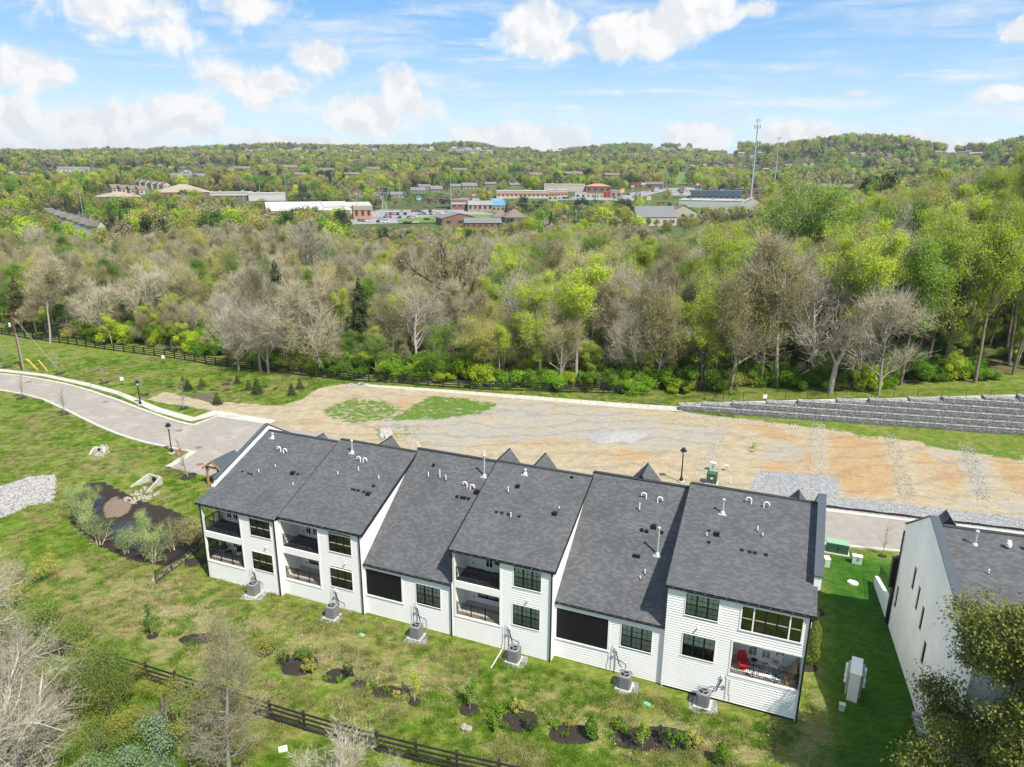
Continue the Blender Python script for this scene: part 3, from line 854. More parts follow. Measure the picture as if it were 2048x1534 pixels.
ZE, ZL, ZR, VR = 6.57, 3.94, 9.80, 8.36
US = [0, 7.25, 14.49, 21.68, 29.05, 36.36, 44.5]
DV = [0, .41, .67, .69, 1.3, 1.1]; DZ = [0, .10, .31, .35, .47, .91]; HI = [1, 1, 0, 1, 0, 1]; BASE = [.0, -.25, -.33, -.2, .05, .18]
LAB = ['left end white townhouse of the row, with a round table on its lower deck',
       'second white townhouse from the left, with two empty stacked balconies',
       'low-eaved white townhouse with a black screen under the long roof, third from the left',
       'fourth white townhouse from the left, stacked balconies and gridded triple windows',
       'low-eaved white townhouse with the widest black screen and a tall silver flue',
       'right end white townhouse with a glazed upper room above the deck with the red chair']
OPEN = [[(.14, 3.80, 4.21, 6.27), (.10, 3.80, 1.58, 3.72)], [(7.42, 10.75, 4.16, 6.30), (7.42, 10.70, 1.38, 3.68)], [], [(21.95, 25.30, 4.55, 6.75), (21.95, 25.28, 1.78, 4.06)], [], [(40.46, 44.36, 2.23, 4.56)]]
WINS = [[(4.80, 6.72, 4.80, 6.22), (4.73, 6.67, 1.85, 3.38)], [(11.73, 13.67, 4.74, 6.17), (11.67, 13.60, 1.78, 3.32)], [(18.83, 20.76, 1.96, 3.56)], [(26.32, 28.23, 5.15, 6.59), (26.27, 28.18, 2.18, 3.78)], [(33.59, 35.56, 2.14, 3.79)], [(37.48, 39.43, 5.66, 7.14), (37.50, 39.43, 2.74, 4.33)]]
SCR = {2: (14.63, 17.62, 1.64, 3.79), 4: (29.16, 32.71, 1.54, 3.86)}
SUNR = (40.78, 44.12, 5.51, 7.10)
houses = []
def pipe_white(parent, x, y, z, h=.32, r=.042):
    MB().tube([(x, y, z - .15), (x, y, z + h)], r, 8).build('vent_pipe', 'white_pvc', parent)
    MB().tube([(x, y, z - .12), (x, y, z + .06)], [.085, .055], 8).build('pipe_collar', 'black_metal', parent)
def goose(parent, x, y, z, flip=1):
    r = .062; pts = [(x, y, z - .1), (x, y, z + .30)]
    for k in range(1, 6):
        a = math.pi * k / 5; pts.append((x - flip * .17 * (1 - math.cos(a)), y, z + .30 + .13 * math.sin(a)))
    pts.append((x - flip * .34, y, z + .20))
    MB().tube(pts, r * .78, 8).build('gooseneck_vent', 'white_pvc', parent)
def flue(parent, x, y, z, h):
    m = MB(); m.lathe([(.20, z - .10), (.15, z + .10), (.085, z + .18)], x, y, 12)
    m.box(x - .26, x + .26, y - .24, y + .24, z - .13, z - .02)
    o = m.build('flue', 'galvanised', parent)
    MB().lathe([(.06, z + .15), (.06, z + h - .16), (.10, z + h - .15), (.115, z + h - .04), (.09, z + h)], x, y, 12).build('stack', 'galvanised', o)
def vent_black(parent, x, y, z, s=.24):
    m = MB(); sl = .39
    k = s * .42
    m.box(x - k, x + k, y - k * .8, y + k * .8, z - .08, z + .10 * s / .24)
    m.box(x - k * 1.15, x + k * 1.15, y - k * 1.2, y + k * 1.1, z - .10, z - .03)
    m.build('roof_vent', 'black_metal', parent)
def slope_z(i, v):
    ze = ZE if HI[i] else ZL
    return ze + DZ[i] + (ZR - ze) * (v - DV[i]) / VR
ACC = { # kind, u, v, size
 0: [('f', 1.06, 7.6, .42), ('g', 2.95, 6.25, 1), ('g2', 3.32, 6.15, 1), ('p', 2.71, 3.75, .36), ('p', 3.7, 4.6, .26), ('p', 6.53, 3.2, .30), ('v', 1.19, 3.55, .22), ('v', 1.87, 3.5, .22), ('v', 2.2, 3.45, .22), ('v', 5.64, 4.35, .40), ('v', 6.13, 4.35, .24)],
 1: [('f', 9.2, 7.55, 1.1), ('g', 10.5, 6.75, 1), ('g2', 10.78, 6.72, 1), ('p', 9.48, 5.05, .32), ('p', 10.96, 5.75, .42), ('p', 13.07, 5.35, .36), ('v', 13.03, 4.67, .26), ('v', 11.51, 4.0, .22), ('v', 11.76, 3.97, .22), ('v', 12.08, 3.98, .24), ('v', 12.58, 3.96, .24), ('v', 13.05, 3.86, .40)],
 2: [('f', 20.99, 7.8, 1.75), ('p', 16.55, 7.0, .45), ('p', 17.51, 7.1, .72), ('p', 18.08, 7.0, .50), ('g', 19.98, 6.8, 1), ('g2', 20.3, 6.7, 1), ('v', 20.89, 6.6, .40), ('v', 16.53, 7.94, .26), ('v', 19.51, 6.04, .24), ('v', 19.91, 6.04, .24), ('v', 20.16, 6.06, .24), ('v', 20.46, 6.06, .24)],
 3: [('f', 24.19, 8.2, .40), ('p', 23.62, 6.2, .50), ('p', 24.7, 4.05, .45), ('v', 24.1, 6.9, .38), ('v', 23.49, 4.3, .24), ('v', 23.92, 4.31, .24), ('v', 24.41, 4.31, .24), ('v', 25.24, 4.3, .24), ('v', 27.61, 5.1, .40), ('p', 27.77, 5.55, .22), ('v', 27.72, 8.6, .24)],
 4: [('g', 33.34, 8.4, 1), ('g2', 34.17, 8.3, 1), ('p', 33.07, 7.55, .62), ('v', 34.30, 6.7, .40), ('v', 33.56, 6.37, .26), ('v', 33.9, 6.35, .26), ('v', 34.91, 6.45, .24), ('f', 34.93, 5.08, 2.05), ('v', 33.46, 4.74, .26), ('v', 33.73, 4.74, .26), ('p', 34.4, 3.8, .36), ('p', 34.17, 3.45, .26)],
 5: [('f', 38.7, 7.25, 1.05), ('g', 40.39, 8.45, 1), ('g2', 41.2, 8.3, 1), ('p', 38.0, 5.1, .30), ('v', 38.08, 5.6, .2), ('v', 38.59, 5.44, .40), ('v', 38.21, 4.69, .24), ('p', 41.02, 6.25, .38), ('p', 41.36, 5.9, .28), ('v', 40.26, 4.57, .24), ('v', 40.75, 4.54, .24), ('v', 41.06, 4.55, .24), ('v', 41.71, 4.56, .24)],
}
def hole_pad(h, p=.0): return (h[0] - p, h[1] + p, h[2] - p, h[3] + p)
for i in range(6):
    u0, u1 = US[i], US[i + 1]; dv = DV[i]; w = u1 - u0
    o = th(u0, 0); H = thing('townhouse', LAB[i], 'townhouse', (o[0], o[1], 0), YAW, 'attached white townhouses in the row')
    houses.append(H)
    ze = (ZE if HI[i] else ZL) + DZ[i]; zr = ZR + DZ[i]; y = dv; b0 = BASE[i]
    L = lambda h: (h[0] - u0, h[1] - u0, h[2], h[3])
    opens = [L(h) for h in OPEN[i]]; wins = [L(h) for h in WINS[i]]
    allh = opens + wins + ([L(SCR[i])] if i in SCR else []) + ([L(SUNR)] if i == 5 else [])
    top = ze - .30 if HI[i] else ze - .42
    # cladding
    s = MB(); lap(s, .0, w, b0, ze - .04, allh, y)
    s.build('siding', 'white_siding', H, kind='stuff')
    fr = MB(); fr.box(0, w, y - .058, y + .01, ze - .24, ze - .03)
    fr.build('frieze_board', 'white_trim', H)
    fd = MB(); fd.box(.02, w - .02, y + .02, y + .12, -.6, b0 + .02)
    fd.build('foundation', 'foundation' if i in (2, 3) else 'dark_gap', H)
    # side walls, cut to the roof lines
    sl = (zr - ze) / VR
    def prof(yy0): return [(yy0, -.6), (yy0, ze - .08 + sl * max(0, yy0 - dv)), (dv + VR, zr - .14), (dv + VR + 4.9, zr - 4.9 * .63 - .14), (dv + VR + 4.9, -.6)]
    for side in (0, 1):
        mb = MB(); xx = (.006, .12) if side == 0 else (w - .12, w - .006)
        yst = dv + 1.95 if (i == 0 and side == 0) else dv + .012
        P = prof(yst)
        k = len(mb.v)
        P = [(p[0], p[1] - (.30 if (i == 0 and side == 1 and p[1] > 0) else 0)) for p in P]; mb.poly([(xx[0], p[0], p[1]) for p in P][::-1]); mb.poly([(xx[1], p[0], p[1]) for p in P])
        for q in range(len(P)):
            a, b = P[q], P[(q + 1) % len(P)]
            mb.quad((xx[0], *a), (xx[1], *a), (xx[1], *b), (xx[0], *b))
        if i == 5 and side == 1: mb.build('side_wall', 'white_board', H)
        else: mb.build('side_wall', 'white_board', H)
    fw_ = MB(); fw_.box(.13, w - .13, dv + VR + 4.8, dv + VR + 4.88, -.5, zr - 3.25); fw_.build('front_wall', 'white_brick', H)
    # roof
    ov_l = .0 if i in (1,) else .15; ov_r = .0 if i == 0 else .15
    if not HI[i]: ov_l = ov_r = -.01
    xl, xr = -ov_l, w + ov_r
    if i == 0: xl = -.02
    if i == 5: xr = w + .02
    ye = dv - .10; zee = ze - .10 * sl
    rf = roof_slab('roof', [(xl, ye, zee + .02), (xr, ye, zee + .02), (xr, dv + VR, zr), (xl, dv + VR, zr)], H, uoff=u0)
    if i == 0:   # eave running out past the corner in front of the parapet
        roof_slab('roof', [(-.46, ye, zee + .02), (-.021, ye, zee + .02), (-.021, dv + 1.88, ze + sl * 1.88), (-.30, dv + 1.88, ze + sl * 1.88)], H)
    if i == 5:
        roof_slab('roof', [(w + .021, ye, zee + .02), (w + .30, ye, zee + .02), (w + .26, dv + 1.92, ze + sl * 1.92), (w + .021, dv + 1.92, ze + sl * 1.92)], H)
    fz = zr - .63 * 5.1
    roof_slab('roof', [(xr, dv + VR + 5.1, fz), (xl, dv + VR + 5.1, fz), (xl, dv + VR + .003, zr - .002), (xr, dv + VR + .003, zr - .002)], H)
    rc = MB(); rc.box(xl + .05, xr - .05, dv + VR - .14, dv + VR + .14, zr - .05, zr + .035); rc.build('ridge_cap', 'shingle_cap', H)
    if HI[i]:   # dark rake edges over the lower neighbours
        for side in ((1,) if i in (1,) else (0, 1) if i == 3 else (0,) if i == 5 else ()):
            xx = xr + .001 if side else xl - .041
            rk = MB(); P = [(ye, zee - .18), (ye, zee + .05), (dv + VR, zr + .03), (dv + VR, zr - .20)]
            rk.poly([(xx, *p) for p in P]); rk.poly([(xx + .04, *p) for p in P][::-1])
            for q in range(4): rk.quad((xx, *P[q]), (xx, *P[(q + 1) % 4]), (xx + .04, *P[(q + 1) % 4]), (xx + .04, *P[q]))
            rk.build('rake_board', 'black_metal', H)
    # gutter
    gl = MB(); gx0 = -.46 if i == 0 else xl; gx1 = w + .3 if i == 5 else xr
    gl.box(gx0, gx1, ye - .12, ye - .005, zee - .10, zee - .03); gl.box(gx0, gx1, ye - .001, ye + .07, zee - .14, zee - .08)
    gl.build('gutter', 'black_metal', H)
    tb = MB()
    for k in range(int(w / .62)): tb.cbox(.35 + k * .62, ye - .07, zee - .028, .03, .04, .012)
    tb.build('gutter_clips', 'galvanised', H, kind='stuff')
    # balconies
    for k, (a, b, c, d) in enumerate(opens):
        upper = k == 0 and len(opens) == 2
        yb = dv + 1.95; dm = 'deck_dark' if upper else 'deck_tan'
        fl = MB(); fl.box(a - .03 if not (i == 0) else 0.0, b + .02, dv + .035, yb + .02, c - .16, c); fl.build('deck_floor', dm, H)
        bw = MB(); bw.box(a - .05, b + .05, yb, yb + .08, c - .1, d + .35); bw.build('back_wall', 'white_board', H)
        ce = MB(); ce.box(a if i else .01, b, dv + .03, yb, d + .02, d + .10); ce.build('ceiling', 'white_board', H)
        rw = MB(); rw.box(b, b + .08, dv + .012, yb + .05, c - .16, d + .1); rw.build('balcony_wall', 'white_board', H)
        if i: rw = MB(); rw.box(a - .08, a, dv + .012, yb + .05, c - .16, d + .1); rw.build('balcony_wall', 'white_board', H)
        pt = MB(); pt.box(a - .10, b + .10, dv - .062, dv + .03, c - .02 - (.11 if not upper else .52), c - .02)
        pt.box(b, b + .10, dv - .060, dv + .03, c - .019, d); pt.box(a - .10, a, dv - .060, dv + .03, c - .019, d); pt.box(a - .10, b + .1, dv - .061, dv + .03, d + .001, d + .12)
        pt.build('opening_trim', 'white_trim', H)
        railing(H, (a + .03, dv + .09), (b - .03, dv + .09), c, 4 if i != 5 else 4)
        if i == 0:
            railing(H, (.04, dv + .2), (.04, yb), c, 3)
            e_ = MB(); e_.box(-.005, .03, dv + .03, yb + .02, c - .45 if upper else -.5, c - .015); e_.build('edge_board', 'white_trim', H)
            cp = MB(); cp.box(.0, .14, dv - .046, dv + .10, c - .01, d + .15); cp.build('corner_post', 'white_trim', H)
        if i == 0: glazed_door(H, .55 if upper else .85, 1.85 if upper else 2.15, c, yb, gx=.13)
        if i == 1 and upper: glazed_door(H, 8.05 - u0, 9.35 - u0, c, yb, gx=.14)
        if i == 1 and not upper: window(H, 8.19 - u0, 10.2 - u0, 1.80, 2.35, yb - .03, 2, pane='dark_glass')
        if i == 3 and upper:
            glazed_door(H, 23.33 - u0, 24.03 - u0, c, yb - .0, gx=.13, dark=True, n=1); window(H, 24.12 - u0, 24.9 - u0, 5.2, 6.2, yb - .03, 1, pane='dark_glass')
        if i == 3 and not upper: window(H, 22.79 - u0, 24.9 - u0, 2.24, 2.80, yb - .03, 3, pane='dark_glass')
        if i == 5: glazed_door(H, 41.22 - u0, 43.60 - u0, c, yb, gx=.17, dark=False, n=3)
        ot = MB(); ot.box(a + .42, a + .50, yb - .02, yb - .003, c + .32, c + .44); ot.build('outlet', 'black_metal', H)
    for k, (a, b, c, d) in enumerate(wins):
        gr = i >= 2
        window(H, a, b, c, d, y - .0, 3, grid=gr, blind=gr, pane='window_glass' if gr else 'dark_glass', lower_blind=gr and not (i == 5 and k == 1))
        trim_ring(H, a, b, c, d, y, .05)
    if i in SCR:
        a, b, c, d = L(SCR[i])
        sc = MB(); sc.box(a + .02, b - .02, y - .02, y + .0, c + .05, d - .01); sc.build('porch_screen', 'screen_black', H)
        bb = MB(); bb.box(a + .02, b - .02, y - .035, y - .015, c + .01, c + .05); bb.build('screen_bar', 'black_metal', H)
        trim_ring(H, a, b, c, d, y, .14)
    if i == 5:
        a, b, c, d = L(SUNR)
        xs = [(0, .62), (.71, 2.63), (2.72, 3.34)]
        for (p, q) in xs: window(H, a + p, a + q, c, d, y - .0, 3 if q - p > 1 else 1, pane='dark_glass')
        trim_ring(H, a, b, c, d, y, .10)
        mu = MB(); mu.box(a + .622, a + .708, y - .060, y + .03, c, d); mu.box(a + 2.632, a + 2.718, y - .060, y + .03, c, d); mu.build('mullion', 'white_trim', H)
    # corner boards & downspouts
    cb = MB(); cb.box(w - .13, w - .002, y - .060, y - .0, b0, ze - .24); cb.build('corner_board', 'white_trim', H)
    def spout(x, z1, z0, yy, jog=.18):
        MB().tube([(x, ye - .06, z1), (x, ye - .06, z1 - .06), (x, yy - .05, z1 - .06 - jog), (x, yy - .05, z0 + .1), (x, yy - .14, z0)], .055, 6).build('downspout', 'black_metal', H)
    if i == 0: spout(-.02, zee - .1, b0 - .05, dv - .04); spout(w - .07, zee - .1, b0 - .1, dv - .05)
    if i == 1: spout(w - .05, zee - .1, b0 - .1, dv - .05)
    if i == 2: spout(w - .04, zee - .1, b0 - .1, dv - .05, .1)
    if i == 3: spout(.04, zee - .1, ZL + DZ[2] + .15, dv - .05); spout(w - .06, zee - .1, b0 - .1, dv - .05)
    if i == 5: spout(w + .0, zee - .1, b0 - .1, dv - .03)
    # roof fittings
    for a_ in ACC[i]:
        k, u, v, s_ = a_; x = u - u0; z = slope_z(i, v)
        if k == 'p': pipe_white(rf, x, v, z, s_)
        elif k == 'g': goose(rf, x, v, z, 1)
        elif k == 'g2': goose(rf, x, v, z, -1)
        elif k == 'f': flue(rf, x, v, z, s_)
        else: vent_black(rf, x, v, z, s_)
    # dryer hood on the wall
    if i in (0, 1, 3, 5):
        u_, z_ = {0: (6.2, 4.08), 1: (13.1, 4.05), 3: (27.35, 4.35), 5: (38.35, 4.95)}[i]
        dh = MB(); dh.tube([(u_ - u0, y - .02, z_), (u_ - u0, y - .20, z_ - .03)], .06, 8); dh.build('wall_vent', 'white_pvc', H)
    # service lines beside each condenser
    cu = [4.75, 12.05, 18.85, 26.0, 33.3, 40.05][i] - u0; zc = [1.55, 1.35, 1.60, 1.75, 1.72, 1.75][i]; sg = 1 if i < 5 else -1
    bx = MB(); bx.box(cu - .07, cu + .07, y - .13, y - .03, zc, zc + .22); bx.build('line_cover', 'white_pvc', H)
    MB().tube([(cu, y - .09, zc), (cu + .10 * sg, y - .12, zc - .35), (cu + .30 * sg, y - .22, zc - .9), (cu + .50 * sg, y - .40, b0 + .75)], .035, 6).build('refrigerant_hose', 'black_metal', H)
    MB().tube([(cu - .28 * sg, y - .06, b0 + .1), (cu - .28 * sg, y - .06, zc + .05), (cu - .20 * sg, y - .06, zc + .30)], .016, 5).build('conduit', 'grey_conduit', H)
    MB().tube([(cu - .55 * sg, y - .06, b0 + .05), (cu - .55 * sg, y - .06, b0 + .55), (cu - .47 * sg, y - .06, b0 + .62), (cu - .47 * sg, y - .06, zc + .1)], .014, 5).build('conduit', 'grey_conduit', H)
    MB().tube([(cu - .1 * sg, y - .06, zc - .55), (cu + .5 * sg, y - .06, zc - .72), (cu + .72 * sg, y - .06, zc - .80), (cu + .76 * sg, y - .06, zc - .95), (cu + .76 * sg, y - .10, b0 + .5)], .016, 5).build('conduit', 'grey_conduit', H)
    db = MB(); db.box(cu - .20 * sg - .07, cu - .20 * sg + .07, y - .12, y - .03, zc - .62, zc - .44); db.build('disconnect_box', 'ac_light', H)

# parapets at the two ends
def parapet(H, x0, x1, i, ystart, hgt, mat='white_board'):
    dv = DV[i]; ze = ZE + DZ[i]; zr = ZR + DZ[i]; sl = (zr - ze) / VR
    zs = lambda yy: (ze + sl * (yy - dv)) if yy < dv + VR else (zr - .63 * (yy - dv - VR))
    P = [(ystart, zs(ystart) - .25), (ystart, zs(ystart) + hgt), (dv + VR, zr + hgt), (dv + VR + 5, zr - 3.15 + hgt), (dv + VR + 5, zr - 3.4), (dv + VR, zr - .25)]
    m = MB()
    m.poly([(x0, *p) for p in P][::-1]); m.poly([(x1, *p) for p in P])
    for q in range(len(P)): m.quad((x0, *P[q]), (x1, *P[q]), (x1, *P[(q + 1) % 6]), (x0, *P[(q + 1) % 6]))
    o = m.build('parapet', mat, H)
    for (p, q) in ((P[1], P[2]), (P[2], P[3])):
        c = MB(); a, b = x0 - .05, x1 + .05; e = .06 if p is P[1] else 0
        V = [(a, p[0] - e, p[1] + .002), (b, p[0] - e, p[1] + .002), (b, q[0], q[1] + .002), (a, q[0], q[1] + .002)]
        T = [(v[0], v[1], v[2] + .09) for v in V]
        c.poly(T); c.poly(V[::-1])
        for k in range(4): c.quad(V[k], V[(k + 1) % 4], T[(k + 1) % 4], T[k])
        c.build('coping', 'charcoal_metal', o)
    return o
parapet(houses[0], -.30, -.022, 0, 1.90, .46)
ret = MB(); ret.box(-.34, -.024, 1.62, 1.895, 6.6, 7.35); ret.box(-.30, -.024, 1.62, 1.9, 0, 6.6); ret.build('wall_return', 'white_board', houses[0])
parapet(houses[5], 44.5 - US[5] + .022, 44.5 - US[5] + .42, 5, 3.05, .62)
# front gables seen over the ridge
def front_gable(H, x, v0, v1, z, hw=1.9, drop=2.0):
    for s_ in (-1, 1):
        roof_slab('gable_roof', [(x + s_ * hw, v0, z - drop), (x + s_ * hw, v1, z - drop), (x, v1, z), (x, v0, z)] if s_ < 0 else [(x + hw, v1, z - drop), (x + hw, v0, z - drop), (x, v0, z), (x, v1, z)], H)
    m = MB(); m.poly([(x - hw + .1, v1 - .2, z - drop), (x + hw - .1, v1 - .2, z - drop), (x, v1 - .2, z - .12)]); m.build('gable_wall', 'white_board', H)
front_gable(houses[0], 4.94, 8.38, 9.55, 9.83, 1.5, 1.6)
front_gable(houses[1], 10.95 - US[1], 8.79, 10.9, 9.98, 1.7, 2.0)
front_gable(houses[2], 21.45 - US[2], 9.05, 11.85, 10.16, 1.7, 2.1)
front_gable(houses[3], 24.50 - US[3], 9.07, 11.95, 10.2, 1.7, 2.1)
front_gable(houses[4], 32.65 - US[4], 9.68, 12.1, 10.60, 1.8, 2.2)
front_gable(houses[5], 43.3 - US[5], 9.48, 11.0, 10.82, 1.3, 1.6)

# ------------------------------------------------------------------ things on the decks
def local_thing(name, label, cat, u, v, z, rz=0, group=None):
    p = th(u, v); return thing(name, label, cat, (p[0], p[1], z), YAW + rz, group)
rt = local_thing('round_table', 'round black patio table on the lower left deck', 'table', .75, .95, 1.58)
MB().lathe([(.0, .70), (.42, .70), (.43, .72), (.42, .745), (0, .745)], 0, 0, 24).build('tabletop', 'black_metal', rt)
for k in range(4):
    a = k * math.pi / 2 + .5; MB().tube([(math.cos(a) * .32, math.sin(a) * .32, 0), (math.cos(a) * .12, math.sin(a) * .12, .70)], .018, 5).build('leg', 'black_metal', rt)
def chair(u, v, z, rz, label, mat, cush=None):
    c = local_thing('patio_chair', label, 'chair', u, v, z, rz, 'chairs on the decks')
    m = MB(); m.box(-.25, .25, -.24, .24, .40, .45); m.build('seat', mat, c)
    m = MB(); m.poly([(-.24, .24, .45), (.24, .24, .45), (.20, .36, .92), (-.20, .36, .92)]); m.poly([(-.24, .27, .45), (-.20, .39, .92), (.20, .39, .92), (.24, .27, .45)]); m.build('backrest', mat, c)
    for sx in (-1, 1):
        for sy in (-1, 1): MB().tube([(sx * .23, sy * .25, 0), (sx * .22, sy * .22, .42)], .014, 5).build('leg', 'black_metal', c)
        MB().tube([(sx * .25, -.22, .42), (sx * .27, -.24, .62), (sx * .26, .28, .66)], .016, 5).build('armrest', mat, c)
    if cush: m = MB(); m.box(-.22, .22, -.22, .22, .452, .50); m.build('cushion', cush, c)
    return c
chair(1.30, .95, 1.58, -.9, 'black patio chair pulled up to the round table', 'black_metal')
chair(2.35, 1.0, 1.58, .5, 'patio armchair with a pale cushion right of the round table', 'black_metal', 'white_pvc')
gt = local_thing('side_table', 'small black-framed glass table behind the pale armchair', 'table', 2.1, 1.6, 1.58)
m = MB(); m.box(-.3, .3, -.2, .2, .38, .41); m.build('tabletop', 'window_glass', gt)
for sx in (-.27, .27):
    for sy in (-.17, .17): MB().tube([(sx, sy, 0), (sx, sy, .38)], .012, 5).build('leg', 'black_metal', gt)
gr_ = local_thing('grill', 'small dark grill at the right end of the lower left deck', 'grill', 3.45, .45, 1.58)
m = MB(); m.cbox(0, 0, 0, .4, .35, .55); m.build('cabinet', 'black_metal', gr_); MB().lathe([(.24, .55), (.24, .68), (.15, .80), (0, .83)], 0, 0, 12).build('lid', 'ac_light', gr_)
surf('red_fabric', (0.45, 0.012, 0.016), .6, .1, 5); surf('brown_card', (0.50, 0.34, 0.20), .8, .1, 3, col2=(.42, .26, .14), c2scale=3)
rc_ = local_thing('armchair', 'red shell-back patio armchair behind the right deck railing', 'chair', 41.15, 1.85, 2.235, .35)
m = MB(); m.lathe([(.20, 0), (.22, .05), (.06, .09), (.05, .30)], 0, 0, 12); m.build('base', 'red_fabric', rc_)
m = MB(); m.box(-.28, .28, -.27, .25, .30, .42); m.build('seat', 'red_fabric', rc_)
m = MB(); m.poly([(-.27, .22, .40), (.27, .22, .40), (.30, .30, .75), (.18, .37, 1.0), (-.18, .37, 1.0), (-.30, .30, .75)]); m.poly([(-.27, .30, .40), (-.30, .38, .75), (-.18, .45, 1.0), (.18, .45, 1.0), (.30, .38, .75), (.27, .30, .40)])
m.build('backrest', 'red_fabric', rc_)
for sx in (-1, 1): m = MB(); m.box(sx * .30 - .04, sx * .30 + .04, -.24, .24, .42, .60); m.build('armrest', 'red_fabric', rc_)
rug = local_thing('rug', 'leaf-patterned outdoor rug on the right lower deck', 'rug', 42.45, 2.20, 2.241)
rm = bpy.data.materials.new('leafy_rug'); rm.use_nodes = True
t = NT(rm.node_tree); b = t.n['Principled BSDF']; tc = t.add('ShaderNodeTexCoord').outputs['Object']
c = t.mix(t.ramp(t.noise(tc, 3.2, 2, .4, 1.4), .52, .56), (.72, .69, .66), (.12, .24, .24)); c = t.mix(t.ramp(t.noise(t.vmath('ADD', tc, (9, 4, 2)), 2.6, 2, .4, 1.2), .62, .65), c, (.62, .22, .20)); c = t.mix(t.ramp(t.noise(t.vmath('ADD', tc, (3, 14, 2)), 3.6, 2, .4, 1.2), .60, .63), c, (.30, .36, .38))
t.l.new(c, b.inputs['Base Color']); b.inputs['Roughness'].default_value = .9; MAT['leafy_rug'] = rm
m = MB(); m.box(-1.1, 1.15, -.90, .75, .0, .012); m.build('pile', 'leafy_rug', rug)
st = local_thing('side_table', 'little round dark side table beside the red armchair', 'table', 41.75, 2.35, 2.25)
MB().lathe([(0, .42), (.19, .42), (.20, .45), (0, .45)], 0, 0, 14).build('tabletop', 'black_metal', st); MB().tube([(0, 0, 0), (0, 0, .42)], .02, 6).build('leg', 'black_metal', st)
cbx = local_thing('cardboard_sheet', 'large brown cardboard sheet leaning at the right end of the deck', 'cardboard', 43.95, 2.05, 2.24)
m = MB(); m.poly([(-.30, -.75, .0), (.25, -.75, .95), (.25, .75, 1.0), (-.30, .70, .0)]); m.poly([(-.28, -.75, .0), (-.28, .70, .0), (.27, .75, 1.0), (.27, -.75, .95)]); m.poly([(-.30, -.75, 0), (-.28, -.75, 0), (.27, -.75, .95), (.25, -.75, .95)]); m.build('sheet', 'brown_card', cbx)
cb2 = local_thing('cardboard_box', 'crumpled brown cardboard box behind the railing under the leaning sheet', 'box', 43.85, 1.62, 2.24, .3)
m = MB(); m.cbox(0, 0, 0, .55, .5, .42); m.build('carton', 'brown_card', cb2); m = MB(); m.poly([(-.27, -.25, .42), (.27, -.25, .42), (.3, -.42, .52), (-.25, -.42, .55)]); m.build('flap', 'brown_card', cb2)
wc = local_thing('side_chair', 'pale lounge chair with a pink cushion on the leafy rug', 'chair', 43.0, 2.6, 2.25, -.5)
surf('pink', (.62, .22, .24), .8)
m = MB(); m.box(-.3, .3, -.3, .3, .30, .38); m.build('seat', 'white_pvc', wc); m = MB(); m.poly([(-.28, .28, .38), (.28, .28, .38), (.24, .42, .85), (-.24, .42, .85)]); m.build('backrest', 'white_pvc', wc)
for sx in (-.26, .26):
    for sy in (-.26, .26): MB().tube([(sx, sy, 0), (sx, sy, .3)], .015, 5).build('leg', 'white_pvc', wc)
m = MB(); m.box(-.15, .15, -.05, .12, .385, .50); m.build('cushion', 'pink', wc)

# ------------------------------------------------------------------ condensers
AC_LAB = ['grey air conditioner below the first stacked windows at the left end', 'grey air conditioner under the second pair of plain windows', 'grey air conditioner right of the first black screen', 'grey air conditioner with a white pipe lying in the grass beside it', 'grey air conditioner right of the widest black screen', 'grey air conditioner nearest the right end, left of the red chair deck']
AC_PX = [(508,1188),(665,1233),(833,1273),(1028,1320),(1249,1373),(1405,1408)]
fan = None
def make_ac(lab, loc):
    a = thing('air_conditioner', lab, 'air conditioner', loc, YAW, 'condensers along the back wall')
    m = MB(); m.cbox(0, 0, -.06, 1.05, 1.0, .13); m.build('pad', 'pale_concrete', a)
    w, h, r = .40, .93, .12; P = []
    for cx, cy, a0 in ((w - r, w - r, 0), (-w + r, w - r, 90), (-w + r, -w + r, 180), (w - r, -w + r, 270)):
        for k in range(4): t_ = math.radians(a0 + k * 30); P.append((cx + r * math.cos(t_), cy + r * math.sin(t_)))
    m = MB(); n = len(P)
    for k in range(n): a_, b_ = P[k], P[(k + 1) % n]; m.quad((*a_, .09), (*b_, .09), (*b_, h), (*a_, h))
    m.poly([(*p, h) for p in P]); m.build('casing', 'ac_grey', a)
    m = MB()
    for k in range(4):
        for q in range(-4, 5):
            c, s = math.cos(k * math.pi / 2), math.sin(k * math.pi / 2); x_, y_ = q * .062, .405
            X_, Y_ = c * x_ - s * y_, s * x_ + c * y_
            hx, hy = (.007, .007)
            m.box(X_ - hx, X_ + hx, Y_ - hy, Y_ + hy, .14, h - .08)
    m.build('louvres', 'ac_light', a, kind='stuff')
    m = MB(); m.lathe([(.36, h + .001), (.36, h + .035), (.30, h + .05), (.295, h + .01)], 0, 0, 20); m.build('fan_ring', 'ac_light', a)
    m = MB(); m.lathe([(.29, h + .012), (.29, h + .014)], 0, 0, 20); m.build('fan_well', 'dark_gap', a)
    m = MB()
    for k in range(3):
        t_ = k * 2.1 + .4; c, s = math.cos(t_), math.sin(t_); m.poly([(0, 0, h + .03), (c * .26 - s * .08, s * .26 + c * .08, h + .045), (c * .27 + s * .08, s * .27 - c * .08, h + .02)])
    m.lathe([(.09, h + .02), (.08, h + .06)], 0, 0, 8); m.build('fan', 'ac_grey', a)
    return a
ac0 = make_ac(AC_LAB[0], (*at(*AC_PX[0]), 0))
for k in range(1, 6): dup(ac0, (*at(*AC_PX[k]), 0), None, AC_LAB[k]).rotation_euler = (0, 0, YAW)
for k in range(6):
    p = at(*AC_PX[k]); patch('gravel_bed', [(p[0] + q[0], p[1] + q[1]) for q in ((-.9, -.65), (.75, -.85), (.95, .35), (-.6, .8))], 'crushed_stone', .006 + k * .0001, .12, kind='structure')
